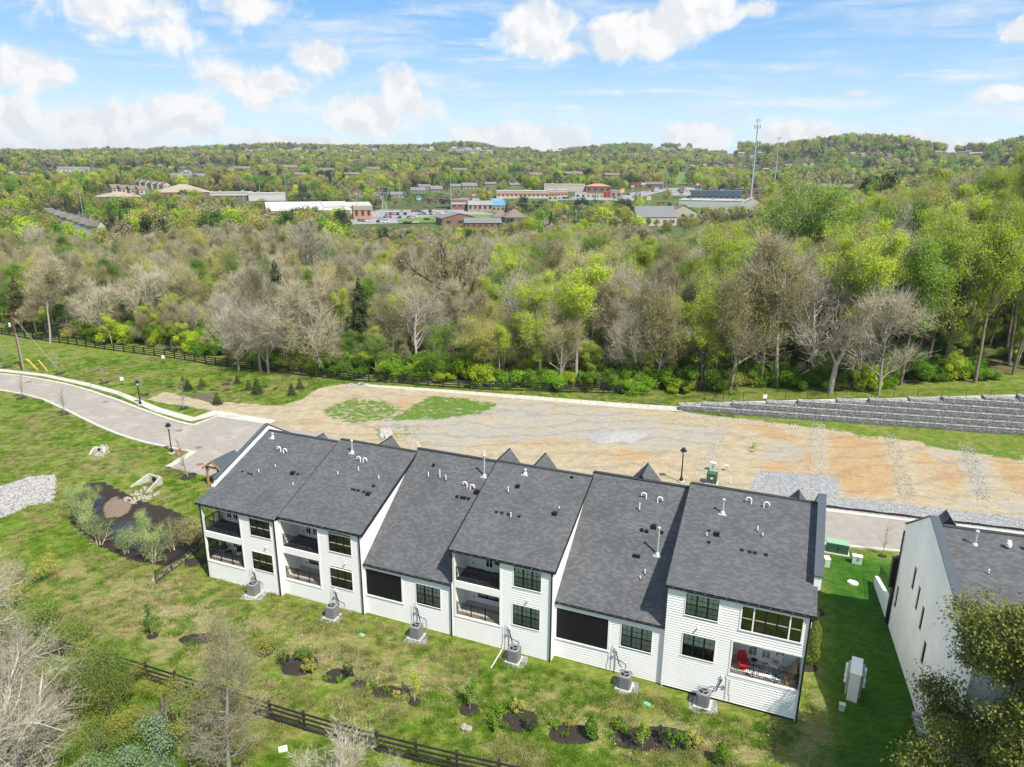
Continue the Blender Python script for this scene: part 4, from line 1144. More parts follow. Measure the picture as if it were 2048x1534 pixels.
tag(MB().tube([(*at(1004, 1303), .16), (*at(982, 1337), .04)], .035, 8).build('drain_pipe', 'white_pvc'), 'white pipe lying in the grass left of the fourth air conditioner', 'pipe')
for (px, py, lb) in ((724, 1270, 'green valve box lid in the grass below the first black screen'), (1295, 1408, 'green valve box lid in the grass below the fifth air conditioner')):
    surf('valve_green', (.20, .42, .34), .6) if 'valve_green' not in MAT else 0
    m = MB(); m.cbox(0, 0, -.05, .42, .28, .08); o_ = m.build('valve_box', 'valve_green', None, (*at(px, py), 0), YAW - .2); tag(o_, lb, 'valve box', 'valve boxes in the lawn')

# ================================================================== SECOND WHITE HOUSE (right edge)
O2 = np.array([23.666, 31.82]); Y2 = -.2988
R2 = thing('white_brick_house', 'white painted brick house at the right edge with narrow slit windows', 'house', (O2[0], O2[1], 0), Y2)
W2 = 9.5
slits = [(9.40, 9.92, 5.50, 7.05), (7.93, 8.38, 4.90, 6.52), (6.47, 6.95, 4.40, 5.98), (12.5, 13.0, 2.12, 3.74), (4.92, 5.44, 3.05, 4.52), (1.30, 1.72, 4.0, 4.85)]
top2 = lambda yy: np.interp(yy, [-2, .86, 8.67, 13.65], [8.45, 9.12, 11.2, 8.1]) if yy >= .86 else np.interp(yy, [-2, .86], [8.45, 9.05])
# wall facing the lawn: strips with slit openings
ys = sorted(set([-2.0, .86, 8.67, 13.65] + [v for s_ in slits for v in s_[:2]]))
m = MB()
for a, b in zip(ys[:-1], ys[1:]):
    hs = [s_ for s_ in slits if s_[0] <= a + 1e-6 and s_[1] >= b - 1e-6]
    za, zb = float(top2(a + 1e-4)), float(top2(b - 1e-4))
    if not hs: m.quad((0, b, -1), (0, a, -1), (0, a, za), (0, b, zb))
    else:
        h = hs[0]; m.quad((0, b, -1), (0, a, -1), (0, a, h[2]), (0, b, h[2])); m.quad((0, b, h[3]), (0, a, h[3]), (0, a, za), (0, b, zb))
        # reveal
        m.quad((0, a, h[2]), (.12, a, h[2]), (.12, a, h[3]), (0, a, h[3])) if h[0] == a else 0
        m.quad((0, b, h[2]), (0, b, h[3]), (.12, b, h[3]), (.12, b, h[2])) if h[1] == b else 0
        m.quad((0, a, h[2]), (0, b, h[2]), (.12, b, h[2]), (.12, a, h[2]))
m.build('side_wall', 'white_brick', R2)
for (a, b, c, d) in slits:
    f = MB(); f.box(.06, .12, a, a + .05, c, d); f.box(.06, .12, b - .05, b, c, d); f.box(.062, .118, a, b, c, c + .05); f.box(.062, .118, a, b, d - .05, d)
    wo_ = f.build('window', 'black_metal', R2)
    p = MB(); p.quad((.09, b, c), (.09, a, c), (.09, a, d), (.09, b, d)); p.build('pane', 'dark_glass', wo_)
    p = MB(); p.box(.5, .52, a - .1, b + .1, c - .2, d + .1); p.build('dark_room', 'room_dark', wo_)
    p = MB(); p.box(-.04, .06, a - .03, b + .03, c - .06, c); p.build('sill', 'white_trim', wo_)
m = MB()   # parapet top, inner face and the rest of the shell
for (ya, yb) in ((.86, 8.67), (8.67, 13.65)):
    za, zb = float(top2(ya + 1e-4)) , float(top2(yb - 1e-4))
    m.quad((.0, ya, za), (.36, ya, za), (.36, yb, zb), (.0, yb, zb)); m.quad((.36, ya, za), (.36, ya, za - .7), (.36, yb, zb - .7), (.36, yb, zb))
m.quad((0, .86, 9.12), (0, .86, 8.4), (.36, .86, 8.4), (.36, .86, 9.12))
m.build('parapet', 'white_brick', R2)
for (ya, yb) in ((.78, 8.67), (8.67, 13.75)):
    za, zb = float(top2(max(ya, .87))) + .003, float(top2(min(yb, 13.65) - 1e-4)) + .003
    c = MB(); V = [(-.05, ya, za), (.44, ya, za), (.44, yb, zb), (-.05, yb, zb)]; T = [(v[0], v[1], v[2] + .10) for v in V]
    c.poly(T); c.poly(V[::-1])
    for k in range(4): c.quad(V[k], V[(k + 1) % 4], T[(k + 1) % 4], T[k])
    c.build('coping', 'charcoal_metal', R2)
roof2 = roof_slab('roof', [(.0 + .37, -2.1, 8.52), (W2, -2.1, 8.52), (W2, 8.67, 10.70), (.37, 8.67, 10.70)], R2, uoff=3)
roof_slab('roof', [(-.05, -2.1, 8.52), (.369, -2.1, 8.52), (.369, .78, 9.10), (-.05, .78, 9.10)], R2)
roof_slab('roof', [(W2, 13.7, 7.5), (.37, 13.7, 7.5), (.37, 8.673, 10.698), (W2, 8.673, 10.698)], R2)
front_gable(R2, 1.15, 8.9, 10.0, 11.2, .7, .9)
m = MB(); m.box(.40, W2, 8.52, 8.82, 10.66, 10.74); m.build('ridge_cap', 'shingle_cap', R2)
m = MB(); m.box(0, W2, -2.22, -2.1, 8.40, 8.50); m.build('gutter', 'black_metal', R2)
m = MB(); lap(m, 0.0, W2, -.5, 8.4, [(2.0, 5.0, 1, 4.0), (2.0, 5.0, 5, 7.5)], -2.0); m.build('siding', 'white_siding', R2, kind='stuff')
m = MB(); m.box(2.0, 5.0, -1.9, -1.8, 1, 7.5); m.build('porch_screen', 'screen_black', R2)
m = MB(); m.box(.02, W2, 13.5, 13.65, -.5, 7.4); m.build('front_wall', 'white_brick', R2)
flue(roof2, 2.15, 7.2, 10.35, 1.0)
for (x_, y_) in ((4.9, 8.1), (5.9, 8.15)):
    MB().lathe([(.17, 10.55), (.17, 10.75), (.10, 10.92), (0, 10.95)], x_ - 1.0, y_ - .8, 12).build('roof_cap', 'white_pvc', roof2)
pipe_white(roof2, 2.25, 4.7, 9.88, .32); vent_black(roof2, 3.0, 2.2, 9.4, .26)
MB().tube([(-.05, 13.55, 7.7), (-.08, 13.45, 7.2), (-.06, 13.45, .1)], .05, 6).build('downspout', 'black_metal', R2)
m = MB(); m.box(-.10, .05, 13.7, 14.2, 0, 5.4); m.box(-.35, -.101, 13.75, 14.15, 3.0, 5.3); m.build('entry_frame', 'black_metal', R2)
# low white wall with black railing beside the lawn
lw = thing('patio_wall', 'low white wall with a black railing beside the shaded lawn', 'wall', (*at(1747, 1168), 0), 0)
pa = np.array(at(1747, 1168)); pb = np.array(at(1775, 1250)); dd = pb - pa; Lw = float(np.linalg.norm(dd)); lw.rotation_euler = (0, 0, math.atan2(dd[1], dd[0]))
m = MB(); m.poly([(0, 0, -.3), (Lw, 0, -.3), (Lw, 0, 1.75), (0, 0, .75)]); m.poly([(0, .28, -.3), (0, .28, .75), (Lw, .28, 1.75), (Lw, .28, -.3)]); m.quad((0, 0, .75), (Lw, 0, 1.75), (Lw, .28, 1.75), (0, .28, .75)); m.quad((0, 0, -.3), (0, 0, .75), (0, .28, .75), (0, .28, -.3)); m.build('wall_body', 'white_board', lw)
m = MB(); m.box(0, .04, .30, .34, .5, 1.75); m.box(Lw / 2, Lw / 2 + .04, .30, .34, .5, 2.2); m.poly([(0, .33, 1.70), (Lw, .33, 2.65), (Lw, .33, 2.69), (0, .33, 1.74)]); m.build('rail', 'black_metal', lw)
m = MB()
for k in range(1, 44): q = k / 44; m.box(Lw * q, Lw * q + .015, .32, .335, .75 + q, 1.70 + .95 * q)
m.build('balusters', 'black_metal', lw, kind='stuff')
# meters and pipes low on the wall near the camera
mt = thing('utility_meter', 'cluster of grey meters at the foot of the white brick wall', 'meter', (O2[0], O2[1], 0), Y2)
for k in range(4): m = MB(); m.box(-.42, -.08, 2.0 + k * .45, 2.35 + k * .45, .25, .55); m.build('meter_box', 'ac_light', mt)
MB().tube([(-.2, 1.8, .2), (-.2, 4.0, .2)], .03, 6).build('gas_line', 'grey_conduit', mt)
# ================================================================== VEGETATION
def leaf_mat(name, c1, c2, trans=.42, rough=.6, hue=.2):
    m = bpy.data.materials.new(name); m.use_nodes = True
    t = NT(m.node_tree); b = t.n['Principled BSDF']; out = t.n['Material Output']
    a = t.add('ShaderNodeAttribute', attribute_name='tint').outputs['Fac']
    oi = t.add('ShaderNodeObjectInfo').outputs['Random']
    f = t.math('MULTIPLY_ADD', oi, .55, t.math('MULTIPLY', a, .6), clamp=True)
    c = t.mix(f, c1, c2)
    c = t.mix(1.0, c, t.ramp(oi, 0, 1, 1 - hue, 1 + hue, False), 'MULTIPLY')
    t.l.new(c, b.inputs['Base Color']); b.inputs['Roughness'].default_value = rough; b.inputs['Specular IOR Level'].default_value = .2
    tl = t.add('ShaderNodeBsdfTranslucent', inp={0: c}); mx = t.add('ShaderNodeMixShader', inp={0: trans, 1: b.outputs[0], 2: tl.outputs[0]})
    t.l.new(mx.outputs[0], out.inputs[0]); MAT[name] = m
leaf_mat('leaf_lime', (0.27, 0.39, 0.02), (0.44, 0.53, 0.04))
leaf_mat('leaf_green', (0.095, 0.215, 0.018), (0.19, 0.31, 0.028))
leaf_mat('leaf_bright', (0.085, 0.225, 0.012), (0.19, 0.34, 0.024))
leaf_mat('leaf_olive', (0.235, 0.24, 0.05), (0.38, 0.36, 0.085))
leaf_mat('leaf_gold', (0.33, 0.31, 0.055), (0.46, 0.44, 0.1))
leaf_mat('leaf_tan', (0.26, 0.215, 0.1), (0.37, 0.32, 0.155), .2)
leaf_mat('leaf_dark', (0.022, 0.043, 0.013), (0.047, 0.072, 0.022), .15)
leaf_mat('leaf_cedar', (0.043, 0.052, 0.014), (0.086, 0.09, 0.025), .15)
leaf_mat('leaf_hemlock', (0.085, 0.105, 0.022), (0.18, 0.195, 0.04), .3)
leaf_mat('leaf_bluegreen', (0.094, 0.166, 0.086), (0.173, 0.245, 0.137), .25)
leaf_mat('leaf_willow', (0.108, 0.173, 0.029), (0.194, 0.259, 0.05), .3)
leaf_mat('leaf_birch', (0.17, 0.27, 0.07), (0.27, 0.37, 0.11), .3)
leaf_mat('leaf_mauve', (0.21, 0.17, 0.11), (0.3, 0.25, 0.165), .15)
leaf_mat('twig_brown', (0.26, 0.225, 0.15), (0.39, 0.345, 0.245), .05, .9, .2)
leaf_mat('twig_grey', (0.34, 0.3, 0.235), (0.46, 0.415, 0.335), .05, .9, .15)
surf('bark_brown', (0.165, 0.135, 0.105), .95, .3, 3, .4, 12, randhue=.25)
surf('bark_grey', (0.27, 0.245, 0.21), .95, .25, 3, .4, 12, randhue=.2)
surf('bark_pale', (0.36, 0.335, 0.285), .9, .25, 2, .3, 12, col2=(.30, .27, .22), c2scale=.8, randhue=.12)
surf('bark_dark', (0.055, 0.048, 0.036), .95, .3, 3, .4, 12)
surf('bark_birch', (0.62, 0.50, 0.38), .9, .25, 6)

def unit(v): return v / (np.linalg.norm(v, axis=-1, keepdims=True) + 1e-9)

def skeleton(rng, H, r0, P):
    segs = []
    def grow(p, d, L, r, lev):
        n = P['n'][lev]; start = P['start'][lev]
        for k in range(n):
            d = d + rng.normal(0, P['wob'][lev], 3); d[2] += P['trop'][lev]; d = d / np.linalg.norm(d)
            q = p + d * (L / n)
            ra = r * (1 - P['taper'][lev] * k / n); rb = r * (1 - P['taper'][lev] * (k + 1) / n)
            segs.append((p, q, ra, rb, lev))
            if lev < P['max'] and (k + 1) / n >= start:
                nc = P['nc'][lev]; nc = int(nc) + (rng.random() < nc - int(nc))
                for c in range(nc):
                    ang = math.radians(P['ang'][lev] + rng.normal(0, 9)); phi = rng.uniform(0, 2 * math.pi)
                    a = np.cross(d, [0.3, 0.2, 1.0]); a = a / (np.linalg.norm(a) + 1e-9); bb = np.cross(d, a)
                    cd_ = d * math.cos(ang) + (a * math.cos(phi) + bb * math.sin(phi)) * math.sin(ang)
                    f = (k + 1) / n
                    Lc = P['L'][lev + 1] * H * (1 - P['fall'][lev] * (f - start) / (1 - start + 1e-6)) * rng.uniform(.7, 1.15)
                    t_ = rng.uniform(0, 1) if n > 1 else 1
                    grow(p + (q - p) * t_, cd_, Lc, rb * P['rr'][lev], lev + 1)
            p = q
    for s in range(P.get('stems', 1)):
        d = np.array([rng.normal(0, P.get('lean', .04)), rng.normal(0, P.get('lean', .04)), 1.0]); d /= np.linalg.norm(d)
        off = np.array([rng.normal(0, .12), rng.normal(0, .12), 0]) if P.get('stems', 1) > 1 else np.zeros(3)
        grow(np.array([0, 0, -.3]) + off, d, P['L'][0] * H, r0, 0)
    return segs

def tubes(segs, sides):
    """segs -> verts, quads (numpy)"""
    V = []; F = []; base = 0
    for ns in sorted(set(sides.values())):
        S_ = [s for s in segs if sides[s[4]] == ns]
        if not S_: continue
        p = np.array([s[0] for s in S_]); q = np.array([s[1] for s in S_]); ra = np.array([s[2] for s in S_]); rb = np.array([s[3] for s in S_])
        d = unit(q - p); a = unit(np.cross(d, np.array([.31, .17, 1.0]))); b = np.cross(d, a)
        ang = np.arange(ns) * 2 * np.pi / ns
        ring = a[:, None] * np.cos(ang)[None, :, None] + b[:, None] * np.sin(ang)[None, :, None]
        v = np.concatenate([p[:, None] + ring * ra[:, None, None], q[:, None] + ring * rb[:, None, None]], 1)
        m = len(S_); i0 = base + np.arange(m)[:, None] * 2 * ns; j = np.arange(ns)
        f = np.stack([i0 + j, i0 + (j + 1) % ns, i0 + ns + (j + 1) % ns, i0 + ns + j], -1)
        V.append(v.reshape(-1, 3)); F.append(f.reshape(-1)); base += m * 2 * ns
    return np.concatenate(V), np.concatenate(F)

def leaf_quads(rng, pos, size, outward, k_out=.6, aspect=.75):
    n = len(pos); nr = unit(outward * k_out + rng.normal(0, .55, (n, 3)) + np.array([0, 0, .35]))
    a = unit(np.cross(nr, rng.normal(0, 1, (n, 3)))); b = np.cross(nr, a)
    s = (size * rng.uniform(.6, 1.3, n))[:, None]
    v = np.stack([pos - a * s * .5, pos + b * s * .5 * aspect, pos + a * s * .5, pos - b * s * .5 * aspect], 1)
    return v.reshape(-1, 3), np.arange(n * 4)

def twig_quads(rng, segs, n, L, w, minlev, up=.42):
    S_ = [s for s in segs if s[4] >= minlev]
    ln = np.array([np.linalg.norm(s[1] - s[0]) for s in S_]); pr = ln / ln.sum()
    i = rng.choice(len(S_), n, p=pr); t_ = rng.random(n)[:, None]
    p0 = np.array([s[0] for s in S_])[i]; p1 = np.array([s[1] for s in S_])[i]
    base = p0 + (p1 - p0) * t_; d = unit(unit(p1 - p0) * .7 + rng.normal(0, .5, (n, 3)) + np.array([0, 0, up]))
    l_ = (L * rng.uniform(.5, 1.3, n))[:, None]; a = unit(np.cross(d, rng.normal(0, 1, (n, 3))))
    mid = base + d * l_ * .5 + a * l_ * rng.normal(0, .08, (n, 1)); end = base + d * l_
    W_ = w * .5
    v = np.stack([base - a * W_, base + a * W_, end + a * W_ * .25, end - a * W_ * .25], 1)
    return v.reshape(-1, 3), np.arange(n * 4), end

PROTO = {}
def add_tint(me, arr):
    a = me.attributes.new('tint', 'FLOAT', 'FACE'); a.data.foreach_set('value', arr.astype(np.float32))

def make_tree(key, seed, H, r0, P, bark, leaf=None, nleaf=0, lsize=.25, jit=.35, ntwig=3000, twl=.8, tww=.03, twmat='twig_brown', lminlev=2, clump=0, sides=None, k_out=.6):
    rng = np.random.default_rng(seed)
    segs = skeleton(rng, H, r0, P)
    top = max(s[1][2] for s in segs); sc = H * .97 / top
    segs = [(s[0] * sc, s[1] * sc, s[2], s[3], s[4]) for s in segs]
    sides = sides or {0: 7, 1: 5, 2: 4, 3: 3, 4: 3}
    V, F = tubes(segs, sides)
    trunk = np_mesh(key + ' trunk', V, F, 4, bark)
    parts = []; tint = []; mi = []
    vs = []; fs = []; base = 0
    if ntwig:
        v, f, ends = twig_quads(rng, segs, ntwig, twl, tww, min(2, P['max']))
        vs.append(v); fs.append(f); base += len(v); tint.append(rng.random(ntwig)); mi.append(np.zeros(ntwig))
    if nleaf:
        S_ = [s for s in segs if s[4] >= lminlev]
        i = rng.integers(0, len(S_), nleaf) if not clump else rng.choice(rng.integers(0, len(S_), clump), nleaf)
        p0 = np.array([s[0] for s in S_])[i]; p1 = np.array([s[1] for s in S_])[i]
        pos = p0 + (p1 - p0) * rng.random((nleaf, 1)) + rng.normal(0, jit, (nleaf, 3)) * np.array([1, 1, .75])
        c_ = pos.mean(0); outw = unit(pos - c_)
        v, f = leaf_quads(rng, pos, lsize, outw, k_out)
        vs.append(v); fs.append(f + base); base += len(v)
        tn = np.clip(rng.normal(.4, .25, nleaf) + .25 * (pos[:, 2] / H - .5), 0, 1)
        tint.append(tn); mi.append(np.ones(nleaf))
    mats = [twmat] + ([leaf] if nleaf else [])
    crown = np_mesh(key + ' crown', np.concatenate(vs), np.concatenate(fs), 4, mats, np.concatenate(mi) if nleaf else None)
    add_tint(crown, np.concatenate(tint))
    PROTO[key] = (trunk, crown, H)
    return segs

BROAD = dict(max=3, n=[5, 6, 5, 3], start=[.38, .25, .2, 1], nc=[3.2, 1.7, 1.8, 0], ang=[42, 42, 45, 40], L=[.62, .48, .24, .12], fall=[.35, .5, .5, 0], rr=[.62, .6, .6, .6], wob=[.08, .17, .19, .2], trop=[.04, .09, .06, .05], taper=[.45, .75, .8, .8])
TALL = dict(max=3, n=[8, 5, 4, 3], start=[.5, .25, .2, 1], nc=[2.3, 1.8, 1.7, 0], ang=[40, 40, 45, 40], L=[.86, .32, .17, .10], fall=[.45, .5, .5, 0], rr=[.5, .6, .6, .6], wob=[.05, .15, .18, .2], trop=[.04, .12, .07, .05], taper=[.75, .75, .8, .8])
def var(P, **k): q = dict(P); q.update(k); return q
# near-wood prototypes, several of each so no two neighbours match
for k in range(4):
    make_tree(f'bare{k}', 10 + k, 12.5, .17, TALL if k % 2 else BROAD, 'bark_grey' if k > 1 else 'bark_brown', 'leaf_tan' if k < 1 else 'leaf_olive', 1800 + 500 * k, .13, .4, 4600, 1.25, .028, 'twig_brown' if k != 2 else 'twig_grey')
for k in range(3):
    make_tree(f'pale{k}', 30 + k, 15, .24, BROAD, 'bark_pale', 'leaf_olive', 2000, .12, .4, 2800, 1.1, .030, 'twig_grey')
for k in range(3):
    make_tree(f'bud{k}', 40 + k, 13, .18, BROAD if k < 2 else TALL, 'bark_grey', 'leaf_olive' if k else 'leaf_gold', 8000, .14, .45, 5000, .85, .028, 'twig_brown')
for k in range(4):
    make_tree(f'lime{k}', 50 + k, 17, .24, var(TALL, start=[.42 if k % 2 else .55, .25, .2, 1]) if k != 1 else BROAD, 'bark_brown' if k else 'bark_grey', 'leaf_lime', 16000, .165, .42, 2500, .8, .03, 'twig_brown', clump=230)
for k in range(3):
    make_tree(f'green{k}', 60 + k, 14, .2, BROAD if k else TALL, 'bark_brown', 'leaf_green', 18000, .155, .5, 2000, .8, .03, clump=230)
make_tree('ivy0', 71, 19, .42, var(BROAD, n=[6, 7, 5, 3], L=[.6, .5, .22, .10]), 'bark_dark', 'leaf_olive', 2600, .17, .5, 5600, .9, .035, 'twig_brown')
make_tree('gold0', 72, 15, .22, BROAD, 'bark_brown', 'leaf_gold', 15000, .16, .55, 2600, .8, .03, clump=240)
STRAIGHT = dict(max=1, n=[9, 2], start=[.05, 1], nc=[9, 0], ang=[78, 40], L=[.98, .26], fall=[.88, 0], rr=[.3, .4], wob=[.01, .06], trop=[0, .03], taper=[.9, .8])
def conifer(key, seed, H, w, leaf, n, ls, bark='bark_brown'):
    rng = np.random.default_rng(seed)
    P = var(STRAIGHT, L=[.98, w / H])
    segs = skeleton(rng, H, .12 * H / 9, P)
    V, F = tubes(segs, {0: 6, 1: 3}); trunk = np_mesh(key + ' trunk', V, F, 4, bark)
    z = 1 - np.sqrt(rng.random(n)); zz = (.06 + .94 * z) * H; rad = w * (1 - z) ** .8 * (1 + .28 * np.sin(zz * 7 / H * 6 + rng.uniform(0, 6)) ) * (.45 + .55 * np.sqrt(rng.random(n)))
    ph = rng.uniform(0, 2 * np.pi, n); rad = rad * (1 + .22 * np.sin(ph * 5 + zz * 2.1))
    pos = np.stack([rad * np.cos(ph), rad * np.sin(ph), zz - .12 * rad], 1)
    outw = unit(np.stack([np.cos(ph), np.sin(ph), .5 * np.ones(n)], 1))
    v, f = leaf_quads(rng, pos, ls, outw, .8, .5)
    crown = np_mesh(key + ' crown', v, f, 4, leaf); add_tint(crown, rng.random(n))
    PROTO[key] = (trunk, crown, H)
conifer('cedar0', 81, 9, 2.3, 'leaf_cedar', 7000, .26); conifer('cedar1', 82, 9, 1.9, 'leaf_dark', 6500, .26)
conifer('spruce0', 83, 12, 2.6, 'leaf_dark', 6000, .35)
def mound(key, seed, R, Hh, leaf, n, ls, stems=7):
    rng = np.random.default_rng(seed)
    segs = []
    for k in range(stems):
        a = rng.uniform(0, 6.28); e = np.array([math.cos(a) * R * .6 * rng.random(), math.sin(a) * R * .6 * rng.random(), Hh * rng.uniform(.55, .9)])
        segs.append((np.array([rng.normal(0, .08), rng.normal(0, .08), -.1]), e, .03 * Hh / 2, .008, 0))
    V, F = tubes(segs, {0: 4}); st = np_mesh(key + ' stems', V, F, 4, 'bark_brown')
    lobes = [(rng.uniform(-.75, .75) * R, rng.uniform(-.75, .75) * R, rng.uniform(.25, .8) * Hh, rng.uniform(.18, .42)) for _ in range(15)]
    i = rng.integers(0, 15, n); Lb = np.array(lobes)[i]
    d = unit(rng.normal(0, 1, (n, 3))); rr = (rng.random(n) ** .4)[:, None]
    pos = Lb[:, :3] + d * rr * Lb[:, 3:4] * np.array([R, R, Hh * .8]); pos[:, 2] = np.maximum(pos[:, 2], .05)
    v, f = leaf_quads(rng, pos, ls, d, .7)
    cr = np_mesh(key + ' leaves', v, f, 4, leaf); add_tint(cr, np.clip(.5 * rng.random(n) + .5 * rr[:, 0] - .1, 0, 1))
    PROTO[key] = (st, cr, Hh)
for k in range(3): mound(f'shrub{k}', 90 + k, 1.9, 2.8, ('leaf_bright', 'leaf_lime', 'leaf_green')[k], 7000, .125, 14)
mound('brush0', 95, 1.8, 2.2, 'leaf_olive', 2200, .12, 40)
# far prototypes: the crown as a few hundred leaf masses
def far_tree(key, seed, R, Hh, leaf, n, ls, dens=.5, bark='bark_grey', conif=False):
    rng = np.random.default_rng(seed)
    segs = [(np.zeros(3) - [0, 0, .5], np.array([0, 0, Hh * .75]), .22, .08, 0)]
    if not conif:
        for k in range(7):
            a = k * .9 + rng.random(); segs.append((np.array([0, 0, Hh * .35]), np.array([math.cos(a) * R * .7, math.sin(a) * R * .7, Hh * rng.uniform(.65, .9)]), .1, .03, 0))
    V, F = tubes(segs, {0: 4})
    if conif:
        z = 1 - np.sqrt(rng.random(n)); zz = (.05 + .95 * z) * Hh; ph = rng.uniform(0, 6.28, n); rad = R * (1 - z) * (.5 + .5 * rng.random(n))
        pos = np.stack([rad * np.cos(ph), rad * np.sin(ph), zz], 1); d = unit(np.stack([np.cos(ph), np.sin(ph), 0 * ph + .5], 1)); rr = rng.random((n, 1))
    else:
        nl = 11; lob = []
        for k in range(nl):
            dd = unit(rng.normal(0, 1, 3)); lob.append((dd[0] * R * .55, dd[1] * R * .55, Hh * .62 + dd[2] * Hh * .22, rng.uniform(.30, .48)))
        Lb = np.array(lob)[rng.integers(0, nl, n)]; d = unit(rng.normal(0, 1, (n, 3))); rr = (rng.random(n) ** dens)[:, None]
        pos = Lb[:, :3] + d * rr * Lb[:, 3:4] * np.array([R, R, Hh * .5])
    v, f = leaf_quads(rng, pos, ls, d, 1.7)
    allv = np.concatenate([V, v]); allf = np.concatenate([F, f + len(V)])
    me = np_mesh(key, allv, allf, 4, [bark, leaf], np.r_[np.zeros(len(F) // 4), np.ones(n)])
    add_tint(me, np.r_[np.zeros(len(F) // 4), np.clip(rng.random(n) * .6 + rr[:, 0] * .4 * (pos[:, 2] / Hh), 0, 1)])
    return me
def far_set(tag_, q, ls):
    return [far_tree(tag_ + 'a', 101, 4.6, 11, 'leaf_green', q, ls), far_tree(tag_ + 'b', 102, 5.0, 12, 'leaf_olive', q, ls), far_tree(tag_ + 'c', 103, 4.4, 11, 'leaf_mauve', q, ls, .8), far_tree(tag_ + 'd', 104, 4.8, 11.5, 'leaf_lime', q, ls), far_tree(tag_ + 'e', 105, 2.6, 11, 'leaf_dark', q, ls, conif=True), far_tree(tag_ + 'f', 106, 5.0, 10.5, 'leaf_tan', q, ls, .8), far_tree(tag_ + 'g', 107, 4.8, 10.5, 'leaf_gold', q, ls), far_tree(tag_ + 'h', 108, 5.2, 12, 'leaf_dark', q, ls)]
FARP = far_set('far_', 460, .9); FARN = far_set('mid_', 1500, .50)

def join_proto(key):
    """trunk and crown as one mesh, for the mass of trees deeper in the wood"""
    a, c, H = PROTO[key]
    bm = bmesh.new(); bm.from_mesh(a); na = len(bm.faces)
    me = bpy.data.meshes.new(key + ' tree')
    va = np.empty(len(a.vertices) * 3, np.float32); a.vertices.foreach_get('co', va); vc = np.empty(len(c.vertices) * 3, np.float32); c.vertices.foreach_get('co', vc)
    fa = np.empty(len(a.loops), np.int32); a.loops.foreach_get('vertex_index', fa); fc = np.empty(len(c.loops), np.int32); c.loops.foreach_get('vertex_index', fc)
    bm.free()
    mc = np.empty(len(c.polygons), np.int32); c.polygons.foreach_get('material_index', mc)
    tc_ = np.empty(len(c.polygons), np.float32); c.attributes['tint'].data.foreach_get('value', tc_)
    me = np_mesh(key + ' tree', np.r_[va, vc].reshape(-1, 3), np.r_[fa, fc + len(a.vertices)], 4, [a.materials[0]] + list(c.materials), np.r_[np.zeros(len(fa) // 4), mc + 1])
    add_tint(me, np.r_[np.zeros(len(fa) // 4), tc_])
    return me

_GN = {}
def scatter(name, pts, kid, rot, scl, protos, kind='stuff'):
    """one object whose points carry instances of the prototype meshes"""
    ck = tuple(m.name for m in protos)
    if ck not in _GN:
        c = bpy.data.collections.new('prototypes')
        for i, m in enumerate(protos):
            o = bpy.data.objects.new(f'prototype {len(_GN)} {i:02d}', m); c.objects.link(o)
        ng = bpy.data.node_groups.new('scatter', 'GeometryNodeTree')
        ng.interface.new_socket('Geometry', in_out='INPUT', socket_type='NodeSocketGeometry'); ng.interface.new_socket('Geometry', in_out='OUTPUT', socket_type='NodeSocketGeometry')
        gi = ng.nodes.new('NodeGroupInput'); go = ng.nodes.new('NodeGroupOutput')
        ci = ng.nodes.new('GeometryNodeCollectionInfo'); ci.inputs['Collection'].default_value = c; ci.inputs['Separate Children'].default_value = True; ci.inputs['Reset Children'].default_value = True
        ip = ng.nodes.new('GeometryNodeInstanceOnPoints'); ip.inputs['Pick Instance'].default_value = True
        def attr(n, ty):
            a = ng.nodes.new('GeometryNodeInputNamedAttribute'); a.data_type = ty; a.inputs['Name'].default_value = n; return a.outputs['Attribute']
        er = ng.nodes.new('FunctionNodeEulerToRotation')
        ng.links.new(gi.outputs[0], ip.inputs['Points']); ng.links.new(ci.outputs[0], ip.inputs['Instance'])
        ng.links.new(attr('kid', 'INT'), ip.inputs['Instance Index']); ng.links.new(attr('rot', 'FLOAT_VECTOR'), er.inputs[0]); ng.links.new(er.outputs[0], ip.inputs['Rotation']); ng.links.new(attr('scl', 'FLOAT_VECTOR'), ip.inputs['Scale'])
        ng.links.new(ip.outputs[0], go.inputs[0])
        _GN[ck] = ng
    n = len(pts); me = bpy.data.meshes.new(name)
    me.vertices.add(n); me.vertices.foreach_set('co', np.asarray(pts, np.float32).ravel())
    a = me.attributes.new('kid', 'INT', 'POINT'); a.data.foreach_set('value', np.asarray(kid, np.int32))
    R_ = np.zeros((n, 3), np.float32); R_[:, 2] = rot
    a = me.attributes.new('rot', 'FLOAT_VECTOR', 'POINT'); a.data.foreach_set('vector', R_.ravel())
    sc = np.asarray(scl, np.float32); sc = np.repeat(sc[:, None], 3, 1) if sc.ndim == 1 else sc
    a = me.attributes.new('scl', 'FLOAT_VECTOR', 'POINT'); a.data.foreach_set('vector', np.ascontiguousarray(sc).ravel())
    o = link(name, me); md = o.modifiers.new('scatter', 'NODES'); md.node_group = _GN[ck]
    if kind: o['kind'] = kind
    return o

def project(x, y, z):
    x = np.asarray(x, float); d = np.asarray(y, float) * FV[1] + (np.asarray(z, float) - CAMH) * FV[2]
    rx = x * RV[0] + y * RV[1] + (z - CAMH) * RV[2]; ry = x * UV[0] + y * UV[1] + (z - CAMH) * UV[2]
    return 1024 + FPX * rx / d, 767 - FPX * ry / d, d

